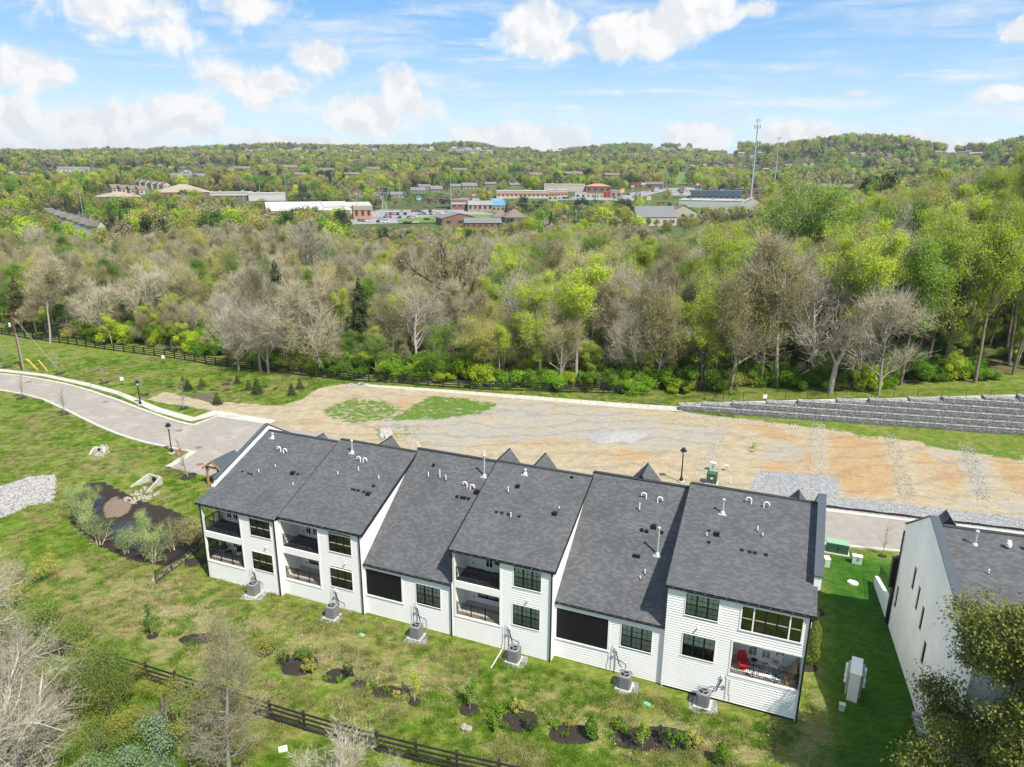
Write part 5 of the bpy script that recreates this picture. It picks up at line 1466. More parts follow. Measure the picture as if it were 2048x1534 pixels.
NAMES = {'bare': ('bare_tree', 'bare brown tree'), 'pale': ('white_limbed_tree', 'pale-limbed bare tree'), 'bud': ('budding_tree', 'tan budding tree'), 'lime': ('leafy_tree', 'yellow-green tree'),
         'green': ('leafy_tree', 'fresh green tree'), 'ivy': ('ivy_clad_tree', 'dark limbed tree'), 'gold': ('golden_tree', 'golden-green tree'), 'cedar': ('cedar_tree', 'dark conical cedar'), 'spruce': ('spruce_tree', 'dark spruce'), 'shrub': ('shrub', 'green shrub')}
def tree_obj(key, loc, h, rot, label, cat='tree', group=None, widen=1.0, name=None):
    a, c, H = PROTO[key]; k = key.rstrip('0123456789')
    s = h / H
    o = thing(name or NAMES[k][0], label, cat, loc, rot, group); o.scale = (s * widen, s * widen, s)
    link('trunk', a, o); link('crown', c, o)
    return o
# ------------------------------------------------------------------ named trees at the edge of the wood
rng = np.random.default_rng(5)
HERO = [ # key, base px, top px y, label
 ('pale0', 478, 741, 600, 'pale bare tree just behind the board fence, left of the pair of white trunks'), ('pale1', 522, 743, 578, 'tallest pale many-branched bare tree rising behind the board fence'), ('pale2', 538, 745, 585, 'right-hand trunk of the pale pair behind the board fence'),
 ('pale1', 832, 742, 560, 'white-limbed forked tree in front of the dark ivy tree'), ('ivy0', 905, 700, 452, 'large dark ivy-clad tree with spreading limbs above the middle of the fence'),
 ('pale2', 640, 590, 425, 'broad tan sycamore with white limbs standing high over the wood left of centre'), ('lime0', 1152, 768, 515, 'bright yellow-green tree at the wood edge right of centre'), ('lime2', 1000, 768, 640, 'small lime-leaved tree close behind the fence in the middle'),
 ('bare1', 1205, 755, 560, 'slender dark leaning tree right of the bright yellow-green one'), ('bare0', 1336, 757, 545, 'twisted bare brown tree behind the end of the footpath'), ('bud1', 1461, 778, 530, 'rounded olive budding tree with a pale trunk above the left end of the stone baskets'),
 ('lime3', 1520, 772, 500, 'tall lime tree at the wood edge left of the crooked brown trunk'), ('lime0', 1710, 776, 450, 'tall lime tree right of the broken trunk at the wood edge'), ('green0', 1800, 770, 470, 'tall fresh green tree at the wood edge above the stone baskets'), ('lime2', 1950, 765, 430, 'tall lime tree at the wood edge near the right border'), ('lime1', 1400, 780, 560, 'lime tree behind the left end of the stone baskets'), ('lime3', 1080, 770, 560, 'lime tree behind the board fence left of the brightest one'), ('bare3', 1556, 774, 480, 'tall brown-barked tree with a crooked trunk above the stone baskets'), ('pale0', 1622, 770, 520, 'thin whitish tree just left of the broken trunk'), ('bare2', 1757, 790, 560, 'thin leaning double-stemmed tree above the stone baskets'),
 ('lime1', 1882, 752, 420, 'tall straight-trunked green tree left of the right edge'), ('green1', 1600, 660, 345, 'big open-crowned green tree standing above the rest under the radio masts'), ('gold0', 1805, 600, 385, 'golden-crowned tree high on the wooded slope'),
 ('lime3', 1950, 560, 335, 'dense bright green tree at the crest near the right edge'), ('lime0', 2040, 600, 318, 'dense bright green tree cut by the right edge of the view'), ('lime2', 1700, 640, 430, 'lime-green tree in the middle of the wooded slope'),
 ('bare3', 100, 688, 520, 'leaning pale bare tree beside the left end of the board fence'), ('bare0', 640, 752, 560, 'slim bare tree just behind the fence where the path begins'), ('cedar0', 45, 660, 555, 'dark olive cedar at the left edge behind the fence'), ('cedar1', 725, 722, 560, 'dark cedar in the wood left of the middle')]
HPOS = []
for (key, px, by, ty, lb) in HERO:
    x, y, z = at_t(px, by)
    d = project(x, y, z)[2]; h = (by - ty) / FPX * d * 1.03
    tree_obj(key, (x, y, z), float(h), rng.uniform(0, 6.28), lb, widen=.78 if key[:4] in ('lime', 'gree') and px > 1350 and px != 1600 else 1.0); HPOS.append((x, y))
# the broken dead trunk with two arms
bx, by_, bz = at_t(1660, 786)
dt = thing('dead_tree', 'broken pale dead tree trunk forking into two arms above the stone baskets', 'tree', (bx, by_, bz))
MB().tube([(0, 0, -.5), (.1, 0, 2), (.35, .1, 4.2)], [.42, .36, .34], 9).tube([(.3, .1, 4.0), (.9, 0, 5.6), (1.6, .1, 7.5), (1.75, .1, 9.6)], [.30, .27, .24, .06], 7).tube([(.3, .1, 4.1), (-.3, .1, 5.4), (-1.3, 0, 7.2), (-1.7, 0, 9.5)], [.20, .15, .12, .03], 6).tube([(1.6, .1, 6.6), (3.0, .2, 8.0), (4.1, 0, 10.6)], [.14, .10, .03], 5).build('trunk', 'bark_pale', dt)

# ------------------------------------------------------------------ the wood
LIMX = np.array([-400, 0, 60, 120, 200, 300, 400, 500, 560, 640, 690, 760, 850, 900, 960, 1040, 1100, 1150, 1230, 1275, 1390, 1410, 1450, 1510, 1540, 1600, 1640, 1700, 1750, 1850, 1950, 2048, 2500])
LIMY = np.array([420, 425, 440, 448, 478, 452, 440, 432, 440, 430, 462, 468, 470, 462, 462, 452, 440, 436, 436, 458, 458, 428, 428, 425, 352, 345, 372, 380, 372, 345, 332, 318, 312.0])
N = 16000
wx = rng.uniform(-330, 290, N); wy = rng.uniform(95, 300, N)
yfn = np.interp(wx, FL[:, 0], FL[:, 1], left=0, right=95); yfn = np.where(wx < FL[0, 0], FL[0, 1] + (FL[0, 0] - wx) * .45, yfn)
gap = np.where(wx > 18, .6, np.where(wx < -45, 5.5, 3.0))
ok = (wy > yfn + gap)
wx, wy = wx[ok], wy[ok]
# thin to a minimum spacing
order = np.argsort(wy + rng.uniform(0, 3, len(wx))); keep = []; cell = {}
for i in order:
    sp = 2.9 + .008 * wy[i] + (1.4 if wy[i] > 170 else 0); c_ = (int(wx[i] // 6), int(wy[i] // 6)); bad = False
    for a in (-1, 0, 1):
        for b_ in (-1, 0, 1):
            for j in cell.get((c_[0] + a, c_[1] + b_), ()):
                if (wx[i] - wx[j]) ** 2 + (wy[i] - wy[j]) ** 2 < sp * sp: bad = True; break
            if bad: break
        if bad: break
    if not bad: keep.append(i); cell.setdefault(c_, []).append(i)
wx, wy = wx[keep], wy[keep]; wz = zt(wx, wy)
pxs, pys, dd_ = project(wx, wy, wz)
inview = (pxs > -260) & (pxs < 2300)
wx, wy, wz, pxs, pys, dd_ = [a[inview] for a in (wx, wy, wz, pxs, pys, dd_)]
patchn = hash_noise(wx, wy, 26, 11)
kinds = []
for i in range(len(wx)):
    r_ = rng.random(); p = pxs[i]; pn = patchn[i]; far_ = wy[i] > 190
    if p < 1000:
        W_ = dict(bare=.34, bud=.32, pale=.04, green=.10 + .20 * (pn > .58), lime=.09 + .18 * (pn > .60), cedar=.045, spruce=.005, gold=.07 + .10 * (pn < .35))
    elif p < 1420:
        W_ = dict(bare=.24, bud=.22, pale=.04, green=.14 + .1 * (pn > .5), lime=.26 + .2 * (pn > .45), gold=.14 if far_ or pn < .4 else .04, cedar=.015)
    else:
        W_ = dict(bare=.08, bud=.08, pale=.025, green=.20, lime=.52 + .1 * far_, gold=.07 + .1 * (pn < .3), cedar=.008)
    ks = list(W_); w_ = np.array([W_[k] for k in ks]); kinds.append(ks[int(np.searchsorted(np.cumsum(w_ / w_.sum()), r_))])
NV = {'bare': 4, 'pale': 3, 'bud': 3, 'lime': 4, 'green': 3, 'cedar': 2, 'spruce': 1, 'gold': 1}
hts = np.where(pxs < 1000, rng.uniform(8.0, 15.0, len(wx)), np.where(pxs < 1420, rng.uniform(12, 18, len(wx)), rng.uniform(17, 23, len(wx))))
for i, k in enumerate(kinds):
    if k in ('cedar',): hts[i] *= .62
hts = hts * np.where((wy - np.interp(wx, FL[:, 0], FL[:, 1])) < 9, np.where(pxs < 1300, .82, .95), 1.0)
lim = np.interp(pxs, LIMX, LIMY) + rng.uniform(-4, 14, len(wx))
hmax = CAMH - wz - (lim - 339) / FPX * np.hypot(wx * .2, wy) * 1.0
hts = np.minimum(hts, np.maximum(hmax, 0))
good = hts > 4.0
for (hx_, hy_) in HPOS + [(bx, by_)]: good &= ~(np.hypot(wx - hx_, wy - hy_) < 2.6)
sel = np.where(good)[0]
near_idx = sel[np.argsort(dd_[sel])][:270]
def zone(px):
    for a, s in ((70, 'at left edge'), (160, 'by the leaning pale tree'), (300, 'above the small signs'), (430, 'left of pale trunks'), (600, 'round the pale trunks'), (740, 'by the slim cedar'), (880, 'by the forked white tree'), (980, 'below the dark tree'), (1100, 'by the footpath middle'), (1260, 'by the bright green tree'), (1400, 'behind the footpath end'), (1520, 'by the olive budding tree'), (1640, 'left of the dead trunk'), (1780, 'right of the dead trunk'), (1900, 'by the tall straight tree'), (9999, 'at the right edge'), (250, 'behind the far left fence'), (520, 'left of the pale trunks'), (720, 'right of the pale trunks'), (980, 'behind mid board fence'), (1260, 'behind the right fence end'), (1450, 'behind the footpath end'), (1660, 'above left stone baskets'), (1850, 'above middle stone baskets')):
        if px < a: return s
    return 'above right stone baskets'
KEYS = {}
for i in near_idx:
    k = kinds[i]; key = f'{k}{rng.integers(0, NV[k])}'; row = wy[i] - np.interp(wx[i], FL[:, 0], FL[:, 1])
    rs = 'in the front row' if row < 7 else 'in second row' if row < 12 else 'in third row' if row < 18 else 'deep in the wood'
    hs = 'low ' if hts[i] < 8.5 else 'tall ' if hts[i] > 14 else ''
    lb = f'{hs}{NAMES[k][1]} {rs} {zone(pxs[i])}'
    tree_obj(key, (float(wx[i]), float(wy[i]), float(wz[i])), float(hts[i]), float(rng.uniform(0, 6.28)), lb, group=lb.replace('tree', 'trees', 1), widen=float(rng.uniform(.68, .95) if pxs[i] > 1300 else rng.uniform(.75, 1.05)))
rest = np.setdiff1d(sel, near_idx)
PK = [f'{k}{j}' for k in NV for j in range(NV[k])]
WOODP = [join_proto(k) for k in PK]
kid = [PK.index(f'{kinds[i]}{rng.integers(0, NV[kinds[i]])}') for i in rest]
scl = np.array([hts[i] / PROTO[PK[kid[j]]][2] for j, i in enumerate(rest)])
scatter('woodland', np.stack([wx[rest], wy[rest], wz[rest] - .2], 1), kid, rng.uniform(0, 6.28, len(rest)), np.stack([scl * rng.uniform(.72, 1.05, len(rest))] * 2 + [scl], 1), WOODP)
# undergrowth: bright shrubs along the edge and under the trees
M_ = 9000
ux = rng.uniform(-150, 130, M_); uy = rng.uniform(97, 190, M_)
yfu = np.interp(ux, FL[:, 0], FL[:, 1]); yfu = np.where(ux < FL[0, 0], FL[0, 1] + (FL[0, 0] - ux) * .45, yfu)
gp = np.where(ux > 18, .2, np.where(ux < -45, 4.5, 1.8))
row = uy - yfu - gp
dens = np.where(row < 0, 0, np.where(row < 7, .9, .55)) * (hash_noise(ux, uy, 9, 21) > .33)
ok = rng.random(M_) < dens
ux, uy = ux[ok], uy[ok]
kid = rng.choice([0, 1, 2, 3], len(ux), p=[.36, .20, .24, .20]); upx = project(ux, uy, zt(ux, uy))[0]
us = rng.uniform(.35, 1.4, len(ux)) * np.where(row[ok] < 7, 1.15, .8)
scatter('undergrowth', np.stack([ux, uy, zt(ux, uy) - .1], 1), kid, rng.uniform(0, 6.28, len(ux)), np.stack([us * 1.05, us * 1.05, us * rng.uniform(.6, 1.0, len(ux))], 1), [join_proto(k) for k in ('shrub0', 'shrub1', 'shrub2', 'brush0')])

# thin young trees between the shrubs
M2 = 2600; vx = rng.uniform(-140, 130, M2); vy = rng.uniform(97, 180, M2)
yfv = np.interp(vx, FL[:, 0], FL[:, 1]); gpv = np.where(vx > 18, .4, 2.5)
ok = (vy > yfv + gpv) & (rng.random(M2) < np.where(vx > 10, .5, .35)); vx, vy = vx[ok], vy[ok]
UK = ['lime0', 'lime2', 'green0', 'bare1', 'bare3', 'bud2']; uk = rng.choice(6, len(vx), p=[.26, .2, .2, .14, .1, .1]); uh = rng.uniform(3.5, 7.5, len(vx)); us = uh / np.array([PROTO[UK[k]][2] for k in uk])
scatter('understory', np.stack([vx, vy, zt(vx, vy) - .1], 1), uk, rng.uniform(0, 6.28, len(vx)), np.stack([us * 1.1, us * 1.1, us], 1), [WOODP[PK.index(k)] for k in UK])
# ================================================================== FENCES, WALLS, STREET FURNITURE
surf('black_board', (0.016, 0.015, 0.014), .8, .35, 3, .4, 20)
surf('weathered_board', (0.030, 0.026, 0.023), .85, .4, 3, .4, 20)
def board_fence(label, line, mat, ph=1.25, group=None, rails=4, step=2.42):
    L = np.array(line, float); s_ = np.r_[0, np.cumsum(np.hypot(*np.diff(L, axis=0).T))]; n = int(s_[-1] / step)
    f = thing('board_fence', label, 'fence', (L[0, 0], L[0, 1], 0))
    pm = MB().cbox(0, 0, -.2, .15, .15, ph + .26).mesh('post', mat)
    rm_ = MB().box(0, 1, -.022, .022, -.07, .07).mesh('rail', mat)
    P = [np.array([np.interp(i * step, s_, L[:, 0]), np.interp(i * step, s_, L[:, 1])]) for i in range(n + 1)]
    for i, p in enumerate(P):
        z = float(zt(*p)); link('post', pm, f, (p[0] - L[0, 0], p[1] - L[0, 1], z), rng.uniform(-.05, .05))
        if i == n: break
        q = P[i + 1]; zq = float(zt(*q)); d = q - p; a = math.atan2(d[1], d[0]); ln = float(np.hypot(*d)); nrm = np.array([d[1], -d[0]]) / ln * .09
        for k in range(rails):
            zz = .22 + k * (ph - .30) / (rails - 1) + rng.uniform(-.015, .015)
            o = link('rail', rm_, f, (p[0] - L[0, 0] + nrm[0], p[1] - L[0, 1] + nrm[1], z + zz)); o.rotation_euler = (0, -math.asin(max(-1, min(1, (zq - z) / ln))) + rng.uniform(-.006, .006), a); o.scale = (ln, 1, 1)
    return f
board_fence('long black four-board fence running along the edge of the wood', [at(-150,644),at(0,668),at(48,676),at(138,688.5),at(221,700.6),at(326,714),at(440,732),at(546,744),at(641,755.6),at(721,764),at(782,765.5),at(876,774),at(966,780),at(1043,782),at(1253,788.5)], 'black_board', 1.35)
board_fence('weathered black board fence crossing the grass at the bottom of the view', [at(20,1283),at(227,1338),at(584,1452),at(741,1498),at(867,1530),(1.6,30.2),(8.5,27.2)], 'weathered_board', 1.30)
# wire fence above the baskets
wf = thing('wire_fence', 'thin black wire fence along the top of the stone basket wall', 'fence', (0, 0, 0))
WPX = [(1369,809.5),(1407.7,807.8),(1446,805),(1486,803),(1528,802),(1570,800.5),(1614,799),(1655.5,797.5),(1742.5,796.8),(1787,796.5),(1834,797),(1882.7,797),(1930,798),(1980,799),(2031,799.5)]
wpts = [at_t(*p) for p in WPX]
wpts.append(tuple(2 * np.array(wpts[-1]) - np.array(wpts[-2])))
for i, p in enumerate(wpts):
    MB().tube([(0, 0, -.2), (0, 0, 1.35)], .035, 6).build('post', 'black_metal', wf, loc=p)
    if i < len(wpts) - 1:
        q = wpts[i + 1]
        for h in (1.30, .08): MB().tube([(p[0], p[1], p[2] + h), (q[0], q[1], q[2] + h)], .018, 4).build('rail', 'black_metal', wf)
        m = MB()
        for k in range(1, 12): a = k / 12; c = [p[j] + (q[j] - p[j]) * a for j in range(3)]; m.cbox(c[0], c[1], c[2] + .08, .008, .008, 1.22)
        for k in range(1, 7): h = .08 + k * .17; m.tube([(p[0], p[1], p[2] + h), (q[0], q[1], q[2] + h)], .004, 3)
        m.build('mesh_wire', 'black_metal', wf, kind='stuff')
# low black iron fence by the planting bed
IR = [at(313,1167), at(344,1143), at(371,1123), at(396,1103), at(420,1083), at(446,1060), at(470,1038)]
irf = thing('iron_fence', 'short black iron fence between the planting bed and the left house', 'fence', (0, 0, 0))
for a, b in zip(IR[:-1], IR[1:]):
    L_ = math.hypot(b[0] - a[0], b[1] - a[1]); ang = math.atan2(b[1] - a[1], b[0] - a[0])
    m = MB(); m.box(0, L_, -.015, .015, 1.02, 1.06); m.box(0, L_, -.012, .012, .88, .91); m.box(0, L_, -.012, .012, .12, .15)
    m.build('rail', 'black_metal', irf, (*a, 0), ang)
    m = MB()
    for k in range(1, int(L_ / .12)): m.cbox(k * .12, 0, .12, .016, .016, .94)
    m.build('balusters', 'black_metal', irf, (*a, 0), ang, kind='stuff')
for a in IR: MB().cbox(0, 0, -.1, .07, .07, 1.28).build('post', 'black_metal', irf, (*a, 0), .6)
# retaining kerb of pale stones along that fence
prng = random.Random(4)
def rock_bm(mb, x, y, z, s, seed=None, mi=0):
    r = prng; k = len(mb.v); n = 6; a0 = r.random() * 6
    for (h, f) in ((-.25, .8), (.18, 1.0), (.45, .55)):
        for j in range(n):
            t_ = a0 + j * 2 * math.pi / n; q = s * f * r.uniform(.75, 1.15) * .5
            mb.v.append((x + math.cos(t_) * q, y + math.sin(t_) * q * r.uniform(.7, 1), z + h * s * r.uniform(.8, 1.1)))
    for i in range(2):
        for j in range(n): mb.f.append((k + i * n + j, k + i * n + (j + 1) % n, k + (i + 1) * n + (j + 1) % n, k + (i + 1) * n + j)); mb.m.append(mi)
    mb.f.append(tuple(k + 2 * n + j for j in range(n))); mb.m.append(mi)
def rocks(label, pts, mat, name='rocks', kind='stuff', cat=None):
    m = MB()
    for (x, y, s) in pts: rock_bm(m, x, y, float(zt(x, y)), s)
    o = m.build(name, mat)
    if kind: o['kind'] = kind
    return tag(o, label, cat)
pts = []
for (a, b) in zip(IR[:-1], IR[1:]):
    for k in range(14):
        q = prng.random(); pts.append((a[0] + (b[0] - a[0]) * q - .35 + prng.uniform(-.22, .22), a[1] + (b[1] - a[1]) * q + .25 + prng.uniform(-.2, .2), prng.uniform(.18, .42)))
rocks('pale stones edging the planting bed along the short iron fence', pts, 'pale_stone', 'edging_stones', 'stuff')
def in_poly(P, n, s0, s1):
    P = np.array(P); out = []
    while len(out) < n:
        x, y = prng.uniform(P[:, 0].min(), P[:, 0].max()), prng.uniform(P[:, 1].min(), P[:, 1].max())
        if poly_sd(np.array([x]), np.array([y]), P)[0] > 0: out.append((x, y, prng.uniform(s0, s1)))
    return out
for P, n_, a, b, lb, mt_ in [
    (PP([(1437,855),(1462,850),(1420,935),(1398,962),(1388,950)]), 420, .06, .24, 'rubble strip beside the green transformer', 'stone'),
    (PP([(1622,848),(1650,848),(1652,900),(1650,950),(1618,950),(1620,900)]), 520, .06, .24, 'rubble strip between the two tan lots', 'stone'),
    (PP([(1766,862),(1795,868),(1812,930),(1838,1000),(1800,1000),(1782,930)]), 460, .06, .24, 'rubble strip right of the orange lot', 'pale_stone'),
    (PP([(1915,880),(1945,885),(1962,940),(1985,998),(1955,1000),(1932,940)]), 380, .06, .24, 'rubble strip nearest the right edge', 'pale_stone'),
    (PP([(1368,826),(1500,838),(1700,862),(1600,862),(1450,846),(1370,838)]), 260, .08, .28, 'loose stones at the foot of the basket wall', 'stone'),
    (PP([(760,862),(778,860),(785,868),(775,878),(763,876)]), 60, .3, .9, 'heap of dark broken rock on the bare lot', 'stone'),
    (PP([(240,1000),(290,975),(322,985),(300,1000),(270,1008)]), 130, .10, .42, 'pale rip-rap spilling from the concrete outfall', 'pale_stone'),
    (PP([(180,895),(212,888),(218,905),(205,915),(182,912)]), 110, .15, .4, 'pale rip-rap round the small culvert in the grass', 'pale_stone'),
    (PP([(300,797),(325,792),(400,805),(380,812),(330,806)]), 120, .08, .25, 'pale rubble beside the sidewalk', 'pale_stone'),
    (PP([(0,975),(60,953),(112,950),(106,1004),(60,1012),(0,1037)]), 900, .10, .24, 'grey rip-rap of the left stone apron', 'stone'),
    (PP([(690,768),(725,765),(735,773),(700,776)]), 80, .1, .3, 'grey stones at the start of the footpath', 'stone'),
    (PP([(440,800),(900,840),(1400,840),(1450,900),(1300,960),(900,900),(560,860)]), 420, .05, .18, 'loose stones strewn over the bare lots', 'pale_stone'),
    (PP([(1460,850),(2048,905),(2048,1030),(1500,940)]), 420, .05, .18, 'loose stones strewn over the tan lots', 'pale_stone'),
    (PP([(215,1160),(300,1150),(520,1240),(860,1350),(1000,1400),(960,1430),(600,1330),(380,1290),(230,1230)]), 520, .04, .16, 'white stones scattered in the rear lawn', 'pale_stone'),
    (PP([(1000,1400),(1300,1440),(1660,1480),(1600,1534),(1100,1500)]), 160, .04, .16, 'few pale stones in the lawn below the right houses', 'pale_stone')]:
    rocks(lb, in_poly(P, n_, a, b), mt_, 'rocks')
# pale gravel mound
gmn = MB(); cx_, cy_ = at(1232, 872); K = 26
surf('pale_gravel', (.29, .28, .265), .95, .45, 9, 1.0, 30)
prev = None
for i in range(7):
    f = 1 - i / 7; ring = []
    for j in range(K):
        t_ = j * 2 * math.pi / K; r_ = (3.0 + .7 * math.sin(2 * t_ + 1) + .35 * math.sin(5 * t_)) * f
        ring.append((cx_ + r_ * 1.05 * math.cos(t_), cy_ + r_ * .95 * math.sin(t_), .01 + .75 * (1 - f) ** 1.0 * (1 - .35 * (1 - f)) + prng.uniform(-.04, .04) * (i > 0)))
    if prev:
        for j in range(K): gmn.quad(prev[j], prev[(j + 1) % K], ring[(j + 1) % K], ring[j])
    prev = ring
gmn.poly(prev); tag(gmn.build('gravel_pile', 'pale_gravel'), 'low pale gravel mound in the middle of the bare lots', 'gravel pile')

# ------------------------------------------------------------------ stone basket wall
bw_ = thing('stone_basket_wall', 'long stepped retaining wall of wire baskets filled with grey stone', 'retaining wall', (0, 0, 0))
def basket_mesh(seed, w=1.96, d=1.25, h=.74):
    r = np.random.default_rng(seed); nx_, nz_, ny_ = 16, 7, 8
    V = []; F = []
    def sheet(fn, a, b):
        k = len(V)
        for i in range(a + 1):
            for j in range(b + 1):
                e = 0 if i in (0, a) or j in (0, b) else 1
                V.append(tuple(fn(i / a, j / b, r.uniform(-.06, .05) * e)))
        for i in range(a):
            for j in range(b): F.append((k + i * (b + 1) + j, k + (i + 1) * (b + 1) + j, k + (i + 1) * (b + 1) + j + 1, k + i * (b + 1) + j + 1))
    sheet(lambda s, t, e: (s * w, e - .02, t * h), nx_, nz_)
    sheet(lambda s, t, e: (s * w, t * d, h + e * .8), nx_, ny_)
    sheet(lambda s, t, e: (e, t * d, s * h), nz_, ny_)
    me = bpy.data.meshes.new('stones'); me.from_pydata(V, [], F); me.materials.append(MAT['basket_stone']); me.update(); return me
bms = [basket_mesh(s) for s in range(5)]
wire_m = MB()
for k in range(9): wire_m.box(k * .245 - .008, k * .245 + .008, -.075, -.06, 0, .76)
for k in range(5): wire_m.box(0, 1.96, -.075, -.06, k * .185 - .006, k * .185 + .006)
for k in range(3): wire_m.box(k * .98 - .012, k * .98 + .012, -.08, 1.25, .77, .785)
wire_me = wire_m.mesh('wire', surf('wire_grey', (.20, .20, .21), .5))
wang = math.atan2(WALL_D[1], WALL_D[0]); nb_ = 0
for tier in range(6):
    s = [0.0, 7.0, 15.5, 24.5, 33.5, 42.5][tier] ; off = tier * .62
    # each tier starts where the ground behind has risen by one basket
    while s < 56:
        p = WALL_A + WALL_D * s + WALL_N * off
        b = link('basket', bms[(nb_ * 7 + tier) % 5], bw_, (p[0], p[1], tier * .70 - .02), wang)
        link('wire', wire_me, b)
        nb_ += 1; s += 2.0
# half-height starter baskets at every step
for tier in range(1, 6):
    s = [0.0, 7.0, 15.5, 24.5, 33.5, 42.5][tier] - 4.0; off = tier * .62
    for q in (0, 2.0):
        p = WALL_A + WALL_D * (s + q) + WALL_N * off
        b = link('basket', bms[(tier + int(q)) % 5], bw_, (p[0], p[1], tier * .70 - .02), wang); b.scale = (1, 1, .48)

# ------------------------------------------------------------------ street lamps
def lamp(label, px, py, h):
    x, y = at(px, py); o = thing('street_lamp', label, 'street lamp', (x, y, 0), 0, 'black street lamps')
    MB().lathe([(.34, -.1), (.34, .16), (.31, .18)], 0, 0, 16).build('footing', 'concrete', o)
    MB().lathe([(.20, .18), (.17, .45), (.10, .60), (.075, .80), (.06, h - .85), (.09, h - .80), (.06, h - .74)], 0, 0, 12).build('pole', 'black_metal', o)
    hd = MB().lathe([(.10, h - .74), (.20, h - .66), (.20, h - .34), (.36, h - .33), (.38, h - .29), (.20, h - .26), (.21, h - .06), (.17, h), (.0, h + .01)], 0, 0, 14).build('lamp_head', 'black_metal', o)
    MB().lathe([(.203, h - .64), (.225, h - .36)], 0, 0, 14).build('glass', 'white_pvc', hd)
    return o
lamp('black street lamp by the red hydrant', 344, 907, 3.75)
lamp('black street lamp on the far sidewalk left of the small evergreens', 281, 810, 3.6)
lamp('black street lamp behind the ridge of the right houses', 1362, 964, 3.9)
hy = thing('fire_hydrant', 'red fire hydrant in the grass right of the street lamp', 'hydrant', (*at(361, 908), 0))
surf('hydrant_red', (.50, .03, .03), .5, .1)
MB().lathe([(.16, 0), (.16, .05), (.11, .06), (.11, .55), (.15, .56), (.15, .62), (.12, .70), (.05, .78), (.03, .84), (0, .84)], 0, 0, 12).build('barrel', 'hydrant_red', hy)
for a, b in (((-.22, 0, .42), (.22, 0, .42)), ((0, -.22, .38), (0, 0, .38))): MB().tube([a, b], .06, 8).build('nozzle', 'hydrant_red', hy)
# utility pole with crossarm, lights and guards
surf('pole_wood', (.13, .055, .035), .85, .3, 4, .3, 20)
px_, py_ = at(46, 741); up_ = thing('utility_pole', 'brown wooden utility pole with a pale conduit and a crossarm at the left', 'utility pole', (px_, py_, 0))
pole = MB().tube([(0, 0, -.3), (-.12, .1, 9.6)], [.20, .13], 8).build('shaft', 'pole_wood', up_)
MB().tube([(.22, -.1, 0), (.10, -.08, 6.2)], .07, 6).tube([(.34, -.1, 0), (.22, -.08, 6.0)], .04, 6).build('conduit', 'ac_light', up_)
MB().box(-1.5, 1.3, -.05, .05, 9.2, 9.34).build('crossarm', 'pole_wood', up_, rz=.25)
for xx in (-1.35, -.7, .6, 1.2): MB().lathe([(.05, 9.34), (.06, 9.50), (.03, 9.56)], xx, 0, 8).build('insulator', 'ac_light', up_, rz=.25)
MB().lathe([(.16, 7.2), (.18, 7.25), (.18, 7.8), (.14, 7.85)], -.75, .1, 10).tube([(-.75, .1, 7.5), (0, .05, 7.6)], .03, 5).build('cutout', 'galvanised', up_)
MB().tube([(-.1, .1, 9.0), (4.6, 1.6, .0)], .02, 4).build('guy_wire', 'grey_conduit', up_)
surf('yellow_guard', (.75, .52, .06), .5)
for k, (px, py, ty) in enumerate(((72, 740, 717), (76, 741, 719), (95, 742, 722))):
    x, y = at(px, py); lx = (-14 if k < 2 else -13) / 11.0
    tag(MB().tube([(x, y, 0), (x + lx, y, 1.9)], .06, 6).build('guy_guard', 'yellow_guard'), ['leftmost yellow guy wire guard by the utility pole', 'middle yellow guy wire guard, right against the first', 'separate yellow guy wire guard furthest right'][k], 'guy guard', 'yellow guy wire guards')
ow = thing('overhead_wire', 'overhead wires leaving the utility pole to the left', 'wire', (0, 0, 0))
for dz in (9.5, 9.5, 8.2):
    P = []
    for k in range(17):
        q = k / 16; P.append((px_ - .2 - q * 60, py_ + (dz - 8) * .3 + q * 26, dz - 4 * 1.6 * q * (1 - q)))
    MB().tube(P, .022, 4).build('wire', 'black_metal', ow)
def post_sign(px, py, label, h=1.3):
    x, y = at_t(px, py)[:2]; z = float(zt(x, y)); o = thing('sign', label, 'sign', (x, y, z)); MB().tube([(0, 0, 0), (0, 0, h)], .03, 5).build('post', 'black_metal', o); m = MB(); m.box(-.28, .28, -.05, -.03, h - .5, h + .05); m.build('plate', 'white_pvc', o)
post_sign(246, 771, 'small white sign on a post in the grass by the sidewalk'); post_sign(328, 726, 'small white sign close to the board fence'); post_sign(1529, 802, 'small white sign hung at the wire fence', .9)
# utility cabinets
def green_box(name, label, cat, px, py, w, d, h, mat, rz=YAW, pad=True, lid=None):
    x, y = at(px, py); o = thing(name, label, cat, (x, y, 0), rz)
    m = MB(); m.cbox(0, 0, .10 if pad else 0, w, d, h - .14); m.build('body', mat, o)
    m = MB(); m.cbox(0, 0, h - .035 if pad else h - .14, w + .05, d + .05, .06); m.build('lid', lid or mat, o)
    if pad: m = MB(); m.cbox(0, 0, -.05, w + .25, d + .25, .148); m.build('pad', 'pale_concrete', o)
    if w > .5:
        m = MB(); m.box(-.012, .012, -d / 2 - .012, -d / 2 - .001, .2, h - .2); m.box(.06, .12, -d / 2 - .04, -d / 2 - .001, h * .5, h * .5 + .12); m.build('door_seam', 'black_metal', o)
    return o
surf('utility_green', (.040, .095, .050), .5, .1, 2); surf('green_pale', (.22, .36, .24), .5); surf('pedestal', (.42, .52, .44), .6, .08, 3)
green_box('transformer', 'wide dark green transformer box on the verge beside the road', 'transformer', 1673, 1104, 1.75, .9, 1.0, 'utility_green', lid='green_pale')
green_box('transformer', 'dark green transformer with a white notice behind the right houses', 'transformer', 1423, 966, 1.05, .9, 1.15, 'utility_green')
